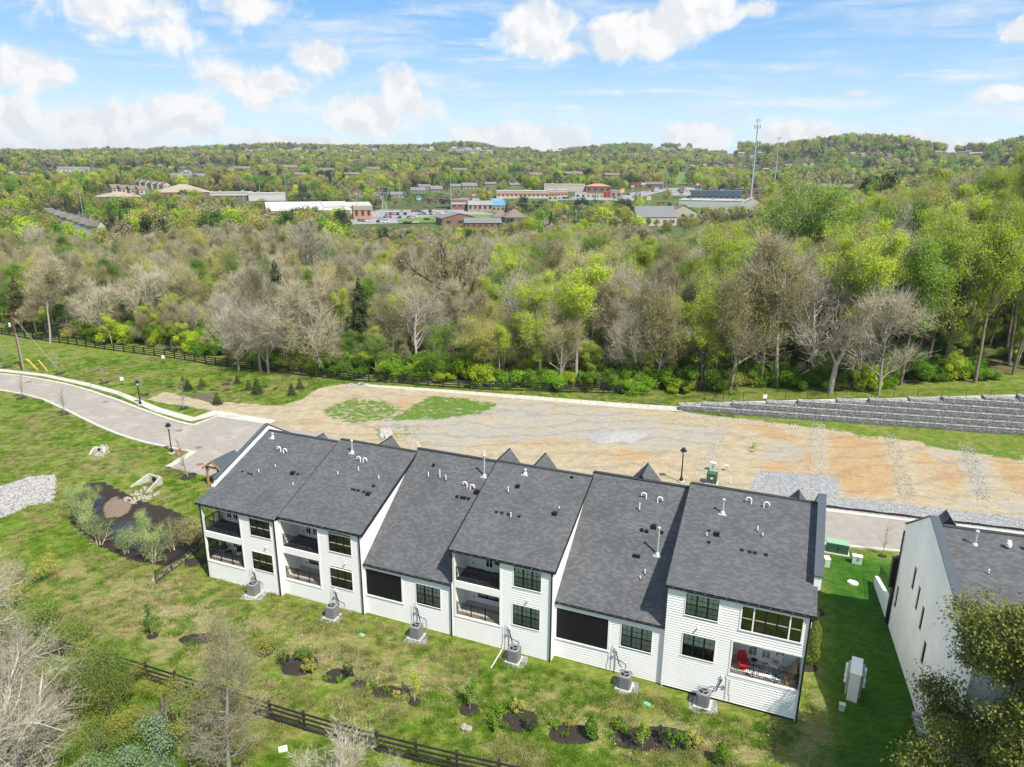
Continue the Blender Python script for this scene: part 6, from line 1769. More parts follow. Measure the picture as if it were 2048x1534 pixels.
m = MB(); x_, y_ = at(1423, 966); m.box(-.12, .16, -.475, -.462, .62, .82); m.build('notice', 'white_pvc', bpy.data.objects['transformer.001'])
green_box('utility_pedestal', 'white and green pedestal nearest the townhouse end wall', 'pedestal', 1652, 1131, .42, .62, .85, 'pedestal', -.15, False, 'white_pvc')
green_box('utility_pedestal', 'slatted pale pedestal between the transformer and the sapling', 'pedestal', 1713, 1126, .75, .45, .80, 'pedestal', YAW, False, 'white_pvc')
green_box('utility_pedestal', 'small grey-green pedestal in the lawn below the meter cabinet', 'pedestal', 1683, 1420, .30, .26, .55, 'pedestal', YAW, False)
green_box('utility_pedestal', 'slatted pale green pedestal behind the dark green transformer', 'pedestal', 1425, 941, .62, .42, 1.05, 'pedestal', YAW, False, 'white_pvc')
green_box('utility_pedestal', 'short pale green pedestal right of the slatted one on the lots', 'pedestal', 1453, 941, .35, .28, .7, 'pedestal', YAW, False, 'white_pvc')
rx, ry = at(1705, 1167); rb = thing('access_cover', 'pale rounded fibreglass cover lying in the lawn', 'cover', (rx, ry, 0), -.5)
m = MB(); m.lathe([(.5, -.05), (.5, .14), (.42, .20), (0, .21)], 0, 0, 10); o = m.build('cover', 'white_trim', rb); o.scale = (.85, .55, 1)
# free-standing meter wall
mx, my = at(1706, 1398); mx2, my2 = at(1720, 1357); ang = math.atan2(my2 - my, mx2 - mx)
qa, qb = np.array(at(1712, 1348, 2.05)), np.array(at(1716, 1312, 2.05))
mw = thing('meter_wall', 'white free-standing meter wall with grey meter boxes on both sides in the shaded lawn', 'meter wall', (qa[0], qa[1], 0), math.atan2(qb[1] - qa[1], qb[0] - qa[0]))
surf('meter_white', (.66, .65, .60), .6, .05, 2)
m = MB(); m.box(0, 1.75, -.30, .30, -.2, 2.0); m.build('wall_body', 'meter_white', mw)
m = MB(); m.box(-.03, 1.78, -.33, .33, 2.001, 2.05); m.build('cap', 'white_pvc', mw)
for s_, mt2 in ((1, 'ac_light'), (-1, 'grey_conduit')):
    for k, (a, b) in enumerate(((.30, .85), (.92, 1.55))):
        m = MB(); m.box(a, b, s_ * .302, s_ * .47, .75, 1.85) if s_ > 0 else m.box(a, b, -.47, -.302, .75, 1.85); bx2 = m.build('meter_box', 'ac_light', mw)
        for j in range(3):
            q = a + .15 + j * (b - a - .3) / 2
            for z_ in (1.0, 1.35, 1.65)[: 3 if k else 2]:
                MB().tube([(q, s_ * .47, z_), (q, s_ * .60, z_)], .085, 8).build('meter', 'white_pvc', bx2)
        MB().tube([((a + b) / 2, s_ * .40, .75), ((a + b) / 2, s_ * .40, -.1)], .04, 6).build('conduit', 'grey_conduit', mw)
# white stub pipes and stakes on the lots
for k, (px, py, tx, ty) in enumerate([(1644, 983, 1644, 965), (1461, 967, 1459, 949), (843, 897, 833, 885), (969, 913, 968, 901), (1300 + 1855 / 2.738, 1016, 1978, 1006)]):
    x, y = at(px, py); tag(MB().tube([(x, y, 0), (x + (tx - px) / 18, y, .85)], .045, 6).build('marker_pipe', 'white_pvc'), ['white upright pipe standing in the square of crushed stone', 'thin white pipe right of the dark green transformer', 'leaning white pipe behind the ridge of the second house', 'thin pale stake on the lot behind the third house', 'short white pipe near the right edge of the lots'][k], 'pipe', 'white pipes on the lots')
# outfalls
def outfall(label, px, py, s, rz):
    x, y = at(px, py); o = thing('culvert_outfall', label, 'culvert', (x, y, -.1), rz)
    m = MB(); m.box(-1.0 * s, 1.0 * s, .0, .18, -.2, 1.0 * s); m.build('headwall', 'concrete', o)
    for sx_ in (-1, 1):
        m = MB(); P = [(sx_ * .85 * s, 0, -.2), (sx_ * .85 * s, 0, 1.0 * s), (sx_ * 1.25 * s, -2.0 * s, .25 * s), (sx_ * 1.25 * s, -2.0 * s, -.2)]
        Q = [(p[0] + sx_ * .16, p[1], p[2]) for p in P]; m.poly(P); m.poly(Q[::-1])
        for k in range(4): m.quad(P[k], P[(k + 1) % 4], Q[(k + 1) % 4], Q[k])
        m.build('wing_wall', 'concrete', o)
    m = MB(); m.poly([(-.85 * s, 0, .02), (-1.25 * s, -2 * s, .02), (1.25 * s, -2 * s, .02), (.85 * s, 0, .02)]); m.build('apron', 'foundation', o)
    MB().tube([(0, -.03, .48 * s), (0, .01, .48 * s)], .38 * s, 16).build('pipe_mouth', 'dark_gap', o)
outfall('pale concrete outfall with flared wings beside the pond', 310, 966, .95, -.45)
outfall('small concrete culvert end ringed by pale rocks in the left lawn', 199, 902, .55, .25)
# mail kiosk of timber with a standing seam roof, behind the left parapet
mk = thing('timber_pavilion', 'timber pavilion with a dark ribbed metal roof behind the left parapet', 'pavilion', (*th(-12.2, 13.3), 0), YAW)
for s_ in (-1, 1):
    m = MB(); P = [(s_ * 1.35, -.1, 1.98), (s_ * 1.35, 3.2, 1.98), (0, 3.2, 2.92), (0, -.1, 2.92)]
    Q = [(p[0], p[1], p[2] - .07) for p in P]
    m.poly(P if s_ > 0 else P[::-1]); m.poly(Q[::-1] if s_ > 0 else Q)
    for k in range(4): m.quad(P[k], P[(k + 1) % 4], Q[(k + 1) % 4], Q[k])
    rf_ = m.build('roof', 'charcoal_metal', mk)
    for k in range(9):
        r_ = MB(); yy = -.05 + k * .40; r_.poly([(s_ * 1.36, yy, 1.985), (s_ * 1.36, yy + .03, 1.985), (0, yy + .03, 2.93), (0, yy, 2.93)])
        r_.poly([(s_ * 1.36, yy, 2.03), (s_ * 1.36, yy + .03, 2.03), (0, yy + .03, 2.975), (0, yy, 2.975)]); r_.quad((s_ * 1.36, yy, 1.985), (s_ * 1.36, yy, 2.03), (0, yy, 2.975), (0, yy, 2.93)); r_.quad((s_ * 1.36, yy + .03, 2.03), (s_ * 1.36, yy + .03, 1.985), (0, yy + .03, 2.93), (0, yy + .03, 2.975)); r_.build('seam', 'charcoal_metal', rf_)
    m = MB(); P = [(s_ * 1.40, -.16, 1.80), (s_ * 1.40, -.16, 1.97), (0, -.16, 2.93), (0, -.16, 2.72)]; Q = [(p[0], -.10, p[2]) for p in P]; m.poly(P); m.poly(Q[::-1])
    for k in range(4): m.quad(P[k], P[(k + 1) % 4], Q[(k + 1) % 4], Q[k])
    m.build('bargeboard', 'timber', mk)
    for yy in (.1, 2.9):
        m = MB(); m.cbox(s_ * .95, yy, 0, .18, .18, 2.05); m.build('post', 'timber', mk)
        MB().tube([(s_ * .95, yy, 1.5), (s_ * .45, yy, 2.05)], .06, 4).build('brace', 'timber', mk)
for yy in (.1, 2.9): m = MB(); m.box(-1.1, 1.1, yy - .08, yy + .08, 2.0, 2.16); m.build('beam', 'timber', mk)
m = MB(); m.box(-.55, .55, 1.0, 1.9, .25, 1.6); m.build('mailboxes', 'black_metal', mk)
# drain covers in the road
surf('rust', (.20, .12, .08), .9)
for k, (px, py) in enumerate([(211,804),(57,764),(359,861),(397,895),(400,929)]):
    x, y = at(px, py); tag(MB().lathe([(.42, .006), (.42, .016), (0, .017)], x, y, 16).build('manhole_cover', 'rust'), ['rusty cover in the middle of the left road', 'rusty cover furthest left in the road', 'rusty cover nearest the sidewalk corner', 'rusty cover near the kerb end', 'rusty cover below the kerb tip by the pavilion'][k], 'manhole cover', 'covers in the road')

# ================================================================== GARDEN PLANTING
def small_plant(key, px, py, h, label, cat='shrub', name=None, group=None, z=None, widen=1.0, xy=None):
    x, y = xy or at(px, py); return tree_obj(key, (x, y, float(zt(x, y)) if z is None else z), h, rng.uniform(0, 6.28), label, cat, group, widen, name)
mound('ever0', 201, .55, .75, 'leaf_green', 900, .085); mound('ever1', 202, .5, .95, 'leaf_dark', 900, .07); mound('ever2', 203, .5, .8, 'leaf_gold', 800, .085)
def column(key, seed, H, w, leaf, n, ls):
    r = np.random.default_rng(seed); V, F = tubes([(np.array([0, 0, -.1]), np.array([0, 0, H * .8]), .04, .01, 0)], {0: 5}); st = np_mesh(key + ' stem', V, F, 4, 'bark_brown')
    t_ = r.random(n); prof_ = np.sin(np.clip(t_ * 1.05 + .12, 0, 1) * np.pi) ** .6; ph = r.uniform(0, 6.28, n); rad = w * prof_ * (.4 + .6 * np.sqrt(r.random(n))) * (1 + .2 * np.sin(ph * 3 + t_ * 9))
    pos = np.stack([rad * np.cos(ph), rad * np.sin(ph), .05 + t_ * H * .95], 1); v, f = leaf_quads(r, pos, ls, unit(np.stack([np.cos(ph), np.sin(ph), ph * 0 + .3], 1)), .7)
    cr = np_mesh(key + ' foliage', v, f, 4, leaf); add_tint(cr, r.random(n)); PROTO[key] = (st, cr, H)
column('holly', 211, 3.6, .36, 'leaf_willow', 3600, .08); column('yew', 212, 1.6, .38, 'leaf_green', 1300, .09)
conifer('mini0', 221, 2.2, .8, 'leaf_cedar', 2200, .13); conifer('mini1', 222, 2.2, .72, 'leaf_dark', 2200, .13)
SAP = var(TALL, max=2, n=[8, 3, 2], start=[.35, .3, 1], nc=[3, 1.5, 0], L=[.95, .30, .15], ang=[32, 35, 40], fall=[.6, .4, 0], taper=[.8, .8, .8])
make_tree('sap0', 231, 4.2, .05, SAP, 'bark_grey', None, 0, ntwig=260, twl=.35, tww=.012, twmat='twig_brown', sides={0: 6, 1: 4, 2: 3})
make_tree('sap1', 232, 4.2, .05, SAP, 'bark_grey', None, 0, ntwig=300, twl=.38, tww=.012, twmat='twig_brown', sides={0: 6, 1: 4, 2: 3})
make_tree('young0', 233, 2.8, .035, SAP, 'bark_pale', 'leaf_lime', 520, .11, .10, 120, .3, .012, sides={0: 6, 1: 4, 2: 3}, lminlev=1)
make_tree('young1', 234, 2.8, .035, SAP, 'bark_pale', 'leaf_bright', 480, .11, .10, 120, .3, .012, sides={0: 6, 1: 4, 2: 3}, lminlev=1)
BIR = dict(max=2, n=[7, 4, 2], start=[.28, .3, 1], nc=[2.6, 1.8, 0], ang=[38, 40, 40], L=[.95, .42, .2], fall=[.6, .4, 0], rr=[.5, .6, .6], wob=[.05, .12, .2], trop=[.02, .04, 0], taper=[.8, .8, .8], stems=4, lean=.22)
for k in range(3): make_tree(f'birch{k}', 240 + k, 3.4, .045, BIR, 'bark_birch', 'leaf_birch', 3000 + 300 * k, .08, .18, 200, .35, .012, sides={0: 6, 1: 4, 2: 3}, lminlev=1)
for k, (px, py, h, lb) in enumerate([(174,1066,3.1,'young birch second from the left at the pond bed'),(164,1043,3.3,'young birch at the left rim of the bed'),(156,1022,3.2,'furthest left young birch above the pond bed'),(203,1088,2.9,'young birch between the pond and the lower rim of the bed'),(251,1105,2.9,'young birch in front of the open water'),(306,1125,3.6,'tallest young birch at the lowest point of the bed'),(293,1062,3.0,'young birch standing at the pond edge'),(346,1095,3.2,'young birch in the right part of the dark bed'),(180,1008,2.6,'small birch at the top of the pond')]):
    small_plant(f'birch{k % 3}', px, py, h, lb, 'birch', 'birch_tree', 'young birches round the pond', widen=.95)
make_tree('bushy', 251, 3.4, .03, var(BIR, stems=9), 'bark_brown', 'leaf_olive', 2200, .09, .22, 900, .35, .012, 'twig_brown', sides={0: 5, 1: 4, 2: 3}, lminlev=1)
small_plant('bushy', 386, 1100, 3.6, 'tan multi-stemmed shrub between the iron fence and the balcony post', 'shrub', 'budding_shrub')
small_plant('sap0', 412, 1112, 1.8, 'thin staked sapling in a mulch ring below the left balcony', 'sapling', 'sapling')
def mulch(px, py, rx, ry, label=None):
    x, y = at(px, py); a = at(px + rx, py); b = at(px, py - ry); ra = a[0] - x; rb = b[1] - y
    P = [(x + ra * math.cos(k * .26) * prng.uniform(.92, 1.08), y + rb * math.sin(k * .26) * prng.uniform(.92, 1.08)) for k in range(24)]
    mb = MB(); z = .0
    top = [(x + (p[0] - x) * .75, y + (p[1] - y) * .75, float(zt(*p)) + .09) for p in P]; low = [(p[0], p[1], float(zt(*p)) + .004) for p in P]
    mb.poly(top)
    for k in range(24): mb.quad(low[k], low[(k + 1) % 24], top[(k + 1) % 24], top[k])
    o = mb.build('mulch_bed', 'mulch'); o['kind'] = 'structure'; return o
# street saplings
for k, (px, py, top, lb) in enumerate([(43,797,742,'bare sapling in a mulch ring between the road and the left edge'),(128.5,829,769,'bare sapling in a mulch ring on the near side of the road bend'),(377,953,858,'tall bare sapling in a mulch ring below the road end'),(13,734,690,'bare sapling left of the utility pole'),(119.7,747,698,'bare sapling right of the yellow guy guards'),(208,766,722,'faint bare sapling in the grass beyond the sidewalk'),(289,790,742,'bare sapling behind the far street lamp'),(367,817,760,'bare sapling in the wedge of grass behind the sidewalk'),(1764,1112,1045,'bare sapling on the verge by the second house'),(453,768,750,'tiny bare sapling among the small evergreens')]):
    x, y = at(px, py); d = project(x, y, 0)[2]; h = (py - top) / FPX * float(d) * 1.02
    small_plant(f'sap{k % 2}', px, py, h, lb, 'sapling', 'sapling', 'bare saplings along the road', widen=1.25)
    mulch(px, py, 9 if k not in (2,) else 15, 3.6 if k != 2 else 8)
# small evergreens on the far lawn
for k, (px, py, top, lb) in enumerate([(367,774,751,'left one of the touching pair of small evergreens'),(377,780,757,'right one of the touching pair of small evergreens'),(404,772,754,'small brownish evergreen just right of the touching pair'),(475,766,748,'small narrow evergreen nearest the board fence'),(498,778,759,'brown-tipped evergreen left of the tallest one'),(515,788,754,'tallest small evergreen on the far lawn'),(435,807,784,'small evergreen at the end of the dark rock bed'),(583.6,789,766,'small evergreen near the tan slope, left one of two'),(600,776,756,'small evergreen nearest the footpath start')]):
    d = float(project(*at(px, py), 0)[2]); small_plant(f'mini{k % 2}', px, py, (py - top) / FPX * d * 1.05, lb, 'evergreen', 'small_evergreen', 'small evergreens on the far lawn')
    mulch(px, py + 1, 11, 3.4)
for (px, py, rx, ry) in [(341,774,7,2.2),(425,780,7,2.2),(454,780.5,7,2.2),(486,781,7,2.2),(531,773,6,3),(550,778,5,2.4),(459,761,6,2.5),(400,779,6,2)]: mulch(px, py, rx, ry)
pts = in_poly(PP([(376,788),(420,790),(440,805),(430,812),(405,800)]), 160, .2, .5); rocks('dark rock and mulch bed among the small evergreens', pts, surf('dark_rock', (.10, .085, .07), .95, .3).name, 'rocks')
# mulch beds on the rear lawn
for (px, py, rx, ry) in [(600,1330,38,21),(672,1352,24,15),(718,1368,16,9),(774,1384,32,13),(829,1405,13,8),(939,1419,21,14),(1041,1441,37,23),(1147,1469,52,20),(1310,1478,92,25),(1441,1528,14,9),(305,1272,11,7),(527,1302,22,13),(400,1278,40,12),(1636,1224,12,9),(1617,1335,17,10),(395,1124,26,11),(1500,1600,20,10)]:
    mulch(px, py, rx, ry)
SH = [('ever1',568,1326,.75,'dark shrub at the left end of the three-shrub bed'),('ever0',607,1314,.7,'green shrub at the top of the three-shrub bed'),('ever2',617,1340,.8,'yellow-leaved shrub in the three-shrub bed'),('ever0',654,1356,.35,'tiny shrub at the left rim of the second bed'),('ever0',681,1360,.35,'tiny shrub in the middle of the second bed'),('ever1',697,1349,.8,'faint dark shrub above the second bed'),
      ('ever0',748,1375,.35,'tiny shrub at the left rim of the third bed'),('ever0',774,1379,.35,'tiny shrub in the middle of the third bed'),('ever2',793,1390,.4,'tiny yellowish shrub at the right rim of the third bed'),('ever0',999,1447,.85,'round green shrub left of the fifth bed'),('ever2',1038,1421,.8,'yellow-green shrub at the top of the fifth bed'),('ever1',1060,1457,.8,'dark green shrub at the lower right of the fifth bed'),
      ('ever0',1107,1455,.35,'tiny shrub at the left of the sixth bed'),('ever2',1138,1451,.4,'tiny yellowish shrub at the top of the sixth bed'),('ever0',1129,1469,.35,'tiny shrub at the bottom of the sixth bed'),('ever0',1245,1455,.7,'left shrub at the top of the widest bed'),('ever0',1283,1475,.6,'shrub at the foot of the leafy sapling'),('ever1',1323,1480,.8,'middle shrub of the widest bed'),('ever0',1355,1490,.8,'pale green shrub right of the middle one in the widest bed'),('ever2',1388,1488,.75,'yellow-green shrub at the right end of the widest bed')]
for (k_, px, py, h, lb) in SH: small_plant(k_, px, py + 3, h * 1.15, lb, 'shrub', 'shrub', 'shrubs in the mulch beds')
small_plant('yew', 1182, 1475, 1.75, 'tall upright shrub at the right end of the sixth bed', 'shrub', 'upright_shrub'); small_plant('yew', 1441, 1527, 1.7, 'tall upright shrub at the bottom near the right corner', 'shrub', 'upright_shrub')
conifer('mini2', 224, 1.4, .75, 'leaf_olive', 1500, .10); small_plant('mini2', 527, 1300, 1.35, 'small prickly conifer on the rear lawn left of the three-shrub bed', 'conifer', 'small_conifer')
for (k_, px, py, top, lb) in [('young0',829,1405,1338,'leafy sapling left of the round mulch ring'),('young1',939,1419,1342,'leafy sapling in the round mulch ring'),('young0',1285,1496,1420,'leafy sapling in the widest bed'),('young1',305,1271,1203,'leafy sapling on the lawn left of the bare twiggy tree'),('sap0',719,1366,1325,'thin pale bare sapling on the rear lawn'),('sap1',1616,1534,1478,'thin pale bare sapling near the bottom right')]:
    d = float(project(*at(px, py), 0)[2]); small_plant(k_, px, py, (py - top) / FPX * d * 1.1, lb, 'sapling', 'sapling', 'young saplings on the rear lawn', widen=1.05)
# columnar hollies at the end wall
p = th(45.55, 13.4); small_plant('holly', 0, 0, 3.4, 'columnar climbing shrub furthest back along the end wall', 'shrub', 'columnar_shrub', 'columnar shrubs', xy=p)
p = th(45.35, 7.0); small_plant('holly', 0, 0, 4.3, 'columnar climbing shrub beside the cardboard end of the deck', 'shrub', 'columnar_shrub', 'columnar shrubs', xy=p)
mtr = thing('gas_meter', 'white gas meters fixed to the end wall of the row', 'meter', (*th(44.55, 4.8), 0), YAW)
for k in range(5): m = MB(); m.box(0.02, .32, k * .35, k * .35 + .22, 4.2 + k * .25, 4.5 + k * .25); m.build('meter', 'white_pvc', mtr)
# leggy clumps of long grass and weeds
def tuft(key, seed, n, h, leaf):
    r = np.random.default_rng(seed); pos = np.stack([r.normal(0, .14, n), r.normal(0, .14, n), r.random(n) * h * .7 + .02], 1); d = unit(np.stack([pos[:, 0] * 3, pos[:, 1] * 3, np.ones(n)], 1)); a = unit(np.cross(d, r.normal(0, 1, (n, 3)))); L_ = h * r.uniform(.5, 1.1, n)[:, None]
    pos[:, 2] = 0; v = np.stack([pos - a * .012, pos + a * .012, pos + d * L_ + a * .003, pos + d * L_ - a * .003], 1).reshape(-1, 3); me = np_mesh(key, v, np.arange(n * 4), 4, leaf); add_tint(me, r.random(n)); return me
TUF = [tuft('tuft_a', 301, 60, .16, 'leaf_green'), tuft('tuft_b', 302, 60, .13, 'leaf_willow'), tuft('tuft_c', 303, 50, .15, 'leaf_tan'), tuft('tuft_d', 304, 60, .11, 'leaf_green')]
Ng = 70000; gxp = rng.uniform(-92, 30, Ng); gyp = 29 + 92 * rng.random(Ng) ** 1.4
ok = np.ones(Ng, bool); lu = (gxp - TH_O[0]) * TH_E[0] + (gyp - TH_O[1]) * TH_E[1]; lv = (gxp - TH_O[0]) * TH_N[0] + (gyp - TH_O[1]) * TH_N[1]
ok &= ~((lu > -.4) & (lu < 45) & (lv > -.0) & (lv < 17.5)); ok &= poly_sd(gxp, gyp, road_poly) < -.4; ok &= poly_sd(gxp, gyp, BED) < -.3; ok &= poly_sd(gxp, gyp, DIRT) < 0
ok &= poly_sd(gxp, gyp, PP([(0,972),(60,953),(112,950),(106,1004),(60,1012),(0,1037),(-80,1060),(-80,990)])) < 0
sw_poly = SWU + SWL[::-1]
ok &= poly_sd(gxp, gyp, sw_poly) < -.25; ok &= poly_sd(gxp, gyp, PP([(381,852),(386,832),(430,820),(560,842),(545,856),(433,838)])) < -.1; ok &= poly_sd(gxp, gyp, PU + PL[::-1]) < -.3
ok &= poly_sd(gxp, gyp, [th(45.8, -12), th(58, -12), th(58, 24), th(45.8, 24)]) < 0
ok &= hash_noise(gxp, gyp, 1.7, 41) > .35
kk = np.where(hash_noise(gxp, gyp, 4.0, 43) > .5, rng.choice([0, 3], Ng), rng.choice([1, 2], Ng))
scatter('grass_tufts', np.stack([gxp, gyp, zt(gxp, gyp)], 1)[ok], kk[ok], rng.uniform(0, 6.28, ok.sum()), rng.uniform(.6, 1.5, ok.sum()), TUF)

# ================================================================== BIG TREES NEAR THE CAMERA
NEARP = dict(max=4, n=[6, 7, 6, 4, 3], start=[.25, .2, .15, .2, 1], nc=[2.4, 1.7, 1.5, 1.2, 0], ang=[50, 45, 45, 45, 40], L=[.6, .62, .36, .2, .10], fall=[.2, .5, .5, .5, 0], rr=[.6, .6, .6, .6, .6], wob=[.06, .14, .18, .2, .25], trop=[.03, .02, .03, .03, .02], taper=[.35, .75, .8, .8, .8])
surf('bark_silver', (0.46, 0.43, 0.38), .9, .3, 4, .3, 20, col2=(.26, .24, .19), c2scale=1.5)
make_tree('big_bare', 401, 10.5, .30, NEARP, 'bark_silver', 'leaf_olive', 1500, .07, .18, 10000, .55, .013, 'twig_brown', sides={0: 9, 1: 7, 2: 5, 3: 4, 4: 3}, lminlev=3)
make_tree('big_bare2', 402, 9.5, .26, NEARP, 'bark_silver', 'leaf_olive', 1800, .07, .18, 12000, .50, .014, 'twig_brown', sides={0: 9, 1: 7, 2: 5, 3: 4, 4: 3}, lminlev=3)
x, y = at(-70, 1530); tree_obj('big_bare', (x, y, 0), 12.0, 2.2, 'big silvery bare tree filling the lower left corner', widen=1.15, name='bare_tree')
x, y = at(-20, 1640); tree_obj('big_bare2', (x, y, 0), 9.5, 4.4, 'bare tree crossing the bottom left corner in front of the larger one', widen=1.2, name='bare_tree')
x, y = at(-140, 1380); tree_obj('big_bare2', (x, y, 0), 11.5, 1.0, 'bare tree cut by the left edge below the stone apron', widen=1.1, name='bare_tree')
NARROW = dict(max=3, n=[14, 5, 4, 2], start=[.22, .2, .2, 1], nc=[4.2, 1.9, 1.4, 0], ang=[62, 42, 42, 40], L=[.97, .30, .13, .06], fall=[.72, .5, .5, 0], rr=[.36, .6, .6, .6], wob=[.02, .09, .15, .2], trop=[.01, .07, .04, .03], taper=[.85, .8, .8, .8])
make_tree('twiggy', 411, 12, .17, NARROW, 'bark_grey', 'leaf_gold', 3400, .075, .12, 8500, .45, .011, 'twig_brown', sides={0: 8, 1: 5, 2: 4, 3: 3})
x, y = at(462, 1580); tree_obj('twiggy', (x, y, 0), 11.6, .5, 'tall upright twiggy tree with yellow buds in front of the board fence', name='budding_tree', widen=.95)
SPRAY = dict(max=2, n=[7, 4, 3], start=[.3, .2, 1], nc=[2.0, 1.5, 0], ang=[24, 30, 30], L=[.95, .45, .22], fall=[.5, .5, 0], rr=[.5, .6, .6], wob=[.05, .09, .15], trop=[.02, .04, .03], taper=[.85, .8, .8], stems=12, lean=.42)
make_tree('spray', 421, 4.6, .045, SPRAY, 'bark_grey', 'leaf_gold', 350, .06, .1, 3800, .42, .012, 'twig_grey', sides={0: 5, 1: 4, 2: 3})
x, y = at(655, 1640); tree_obj('spray', (x, y, 0), 4.8, 0, 'fan-shaped bare shrub in front of the board fence at the bottom', 'shrub', name='bare_shrub', widen=1.25)
x, y = at(770, 1660); tree_obj('spray', (x, y, 0), 3.6, 2, 'lower fan of bare stems right of the larger fan-shaped shrub', 'shrub', name='bare_shrub', widen=1.2)
# willow with hanging green shoots
r_ = np.random.default_rng(55); n = 520; V = []; T = []
for k in range(n):
    a = r_.uniform(0, 6.28); q = 1.9 * math.sqrt(r_.random()); x0, y0 = q * math.cos(a), q * math.sin(a) * .9; zt0 = 4.3 - .35 * q + r_.normal(0, .25); ln = min(zt0 - .3, r_.uniform(1.4, 3.6))
    m_ = int(ln / .085)
    for j in range(m_): V.append((x0 + r_.normal(0, .05) + .05 * j * .08 * math.cos(a), y0 + r_.normal(0, .05), zt0 - j * .085))
pos = np.array(V); v, f = leaf_quads(r_, pos, .10, np.tile([0, -.3, -.2], (len(pos), 1)), .3, .35); wcr = np_mesh('willow crown', v, f, 4, 'leaf_willow'); add_tint(wcr, r_.random(len(pos)))
seg = skeleton(r_, 4.6, .16, var(BROAD, max=2, n=[4, 6, 4], L=[.6, .55, .3])); Vt, Ft = tubes(seg, {0: 7, 1: 5, 2: 4}); PROTO['willow0'] = (np_mesh('willow trunk', Vt, Ft, 4, 'bark_brown'), wcr, 4.6)
NAMES['willow'] = ('willow_tree', 'willow')
x, y = at(205, 1425); tree_obj('willow0', (x, y, 0), 4.8, 0, 'willow with hanging green shoots at the left end of the board fence')
# bushes at the bottom left
mound('bigbush0', 431, 1.9, 2.0, 'leaf_bluegreen', 9000, .075, 12); mound('bigbush1', 432, 2.1, 2.1, 'leaf_olive', 6000, .065, 60); mound('bigbush2', 433, 2.0, 1.9, 'leaf_willow', 7000, .07, 40)
NAMES['bigbush'] = ('bush', 'bush')
for (k_, px, py, h, lb, w_) in [('bigbush0', 300, 1560, 2.5, 'blue-green spreading bush at the bottom left', 1.15), ('bigbush1', 330, 1452, 2.2, 'olive twiggy thicket in front of the board fence', 1.3), ('bigbush2', 395, 1420, 1.9, 'green bush against the board fence left of the upright tree', 1.1), ('bigbush1', 120, 1420, 2.6, 'tangled olive bush under the big bare tree', 1.4), ('bigbush2', 60, 1300, 2.4, 'green bush under the upper branches of the big bare tree', 1.4), ('bigbush1', 20, 1190, 2.6, 'olive bush at the left edge above the bare tree', 1.2), ('bigbush2', 210, 1500, 1.6, 'low green bush left of the blue-green one', 1.2), ('bigbush1', 440, 1470, 1.8, 'olive bush round the foot of the upright tree', 1.2), ('bigbush1', 250, 1390, 1.6, 'low olive bush at the foot of the willow', 1.2)]:
    x, y = at(px, py); tree_obj(k_, (x, y, 0), h, rng.uniform(0, 6), lb, 'bush', widen=w_)
# big hemlock-like evergreen at the bottom right, in front of the brick house
r_ = np.random.default_rng(66)
HEM = dict(max=3, n=[12, 6, 4, 2], start=[.18, .25, .2, 1], nc=[4.2, 2.1, 1.6, 0], ang=[74, 45, 40, 40], L=[.97, .40, .16, .07], fall=[.6, .5, .5, 0], rr=[.36, .6, .6, .6], wob=[.02, .10, .16, .2], trop=[0, .01, .02, .02], taper=[.85, .8, .8, .8])
make_tree('hemlock', 441, 11.5, .26, HEM, 'bark_brown', 'leaf_hemlock', 140000, .105, .26, 1500, .4, .015, 'twig_brown', sides={0: 9, 1: 5, 2: 4, 3: 3}, lminlev=2, clump=1000, k_out=.5)
NAMES['hemlock'] = ('evergreen_tree', 'evergreen')
tree_obj('hemlock', (23.6, 27.2, 0), 15.2, .8, 'big golden-green evergreen in the lower right corner in front of the brick house', widen=1.0)
m = MB(); x, y = at(566, 1500)
m.box(-.24, .24, -.17, .17, 0, .14); tag(m.build('white_block', 'white_pvc', None, (x, y, 0), .4), 'small white block lying in the grass beyond the fan-shaped bare shrub', 'block')
for k, (px, py) in enumerate(((928, 1457), (936, 1460))): x, y = at(px, py); m = MB(); rock_bm(m, 0, 0, 0.05, .55); tag(m.build('rock', 'pale_stone', None, (x, y, 0)), ['left one of two pale rocks below the leafy sapling', 'right one of two pale rocks below the leafy sapling'][k], 'rock')
# ================================================================== THE FAR TOWN
surf('far_white', (.42, .42, .41), .8, .05, .1); surf('far_cream', (0.408, 0.374, 0.299), .8, .05, .1); surf('far_brick', (0.19, 0.105, 0.08), .85, .1, .2); surf('far_tan', (0.299, 0.245, 0.184), .85, .08, .1)
surf('far_grey_roof', (0.150, 0.156, 0.163), .9, .1, .1); surf('far_brown_roof', (0.163, 0.129, 0.102), .9, .1, .1); surf('far_pale_roof', (.36, .35, .335), .8, .06, .05); surf('far_glass', (0.034, 0.041, 0.048), .3); surf('far_orange', (0.36, 0.19, 0.12), .8); surf('far_orange_roof', (0.40, 0.19, 0.13), .8); surf('far_red', (0.30, 0.06, 0.06), .6); surf('far_blue', (0.082, 0.231, 0.394), .6); surf('far_navy', (0.068, 0.095, 0.136), .7); surf('far_yellow', (0.544, 0.374, 0.034), .5); surf('far_asphalt', (0.231, 0.224, 0.224), .9, .08, .05); surf('far_grass', (0.095, 0.163, 0.031), .95, .2, .1)
RECTS = []
SPAN = []
def place(px, py):
    p = at_t(px, py); d = float(project(*p)[2]); return p, d
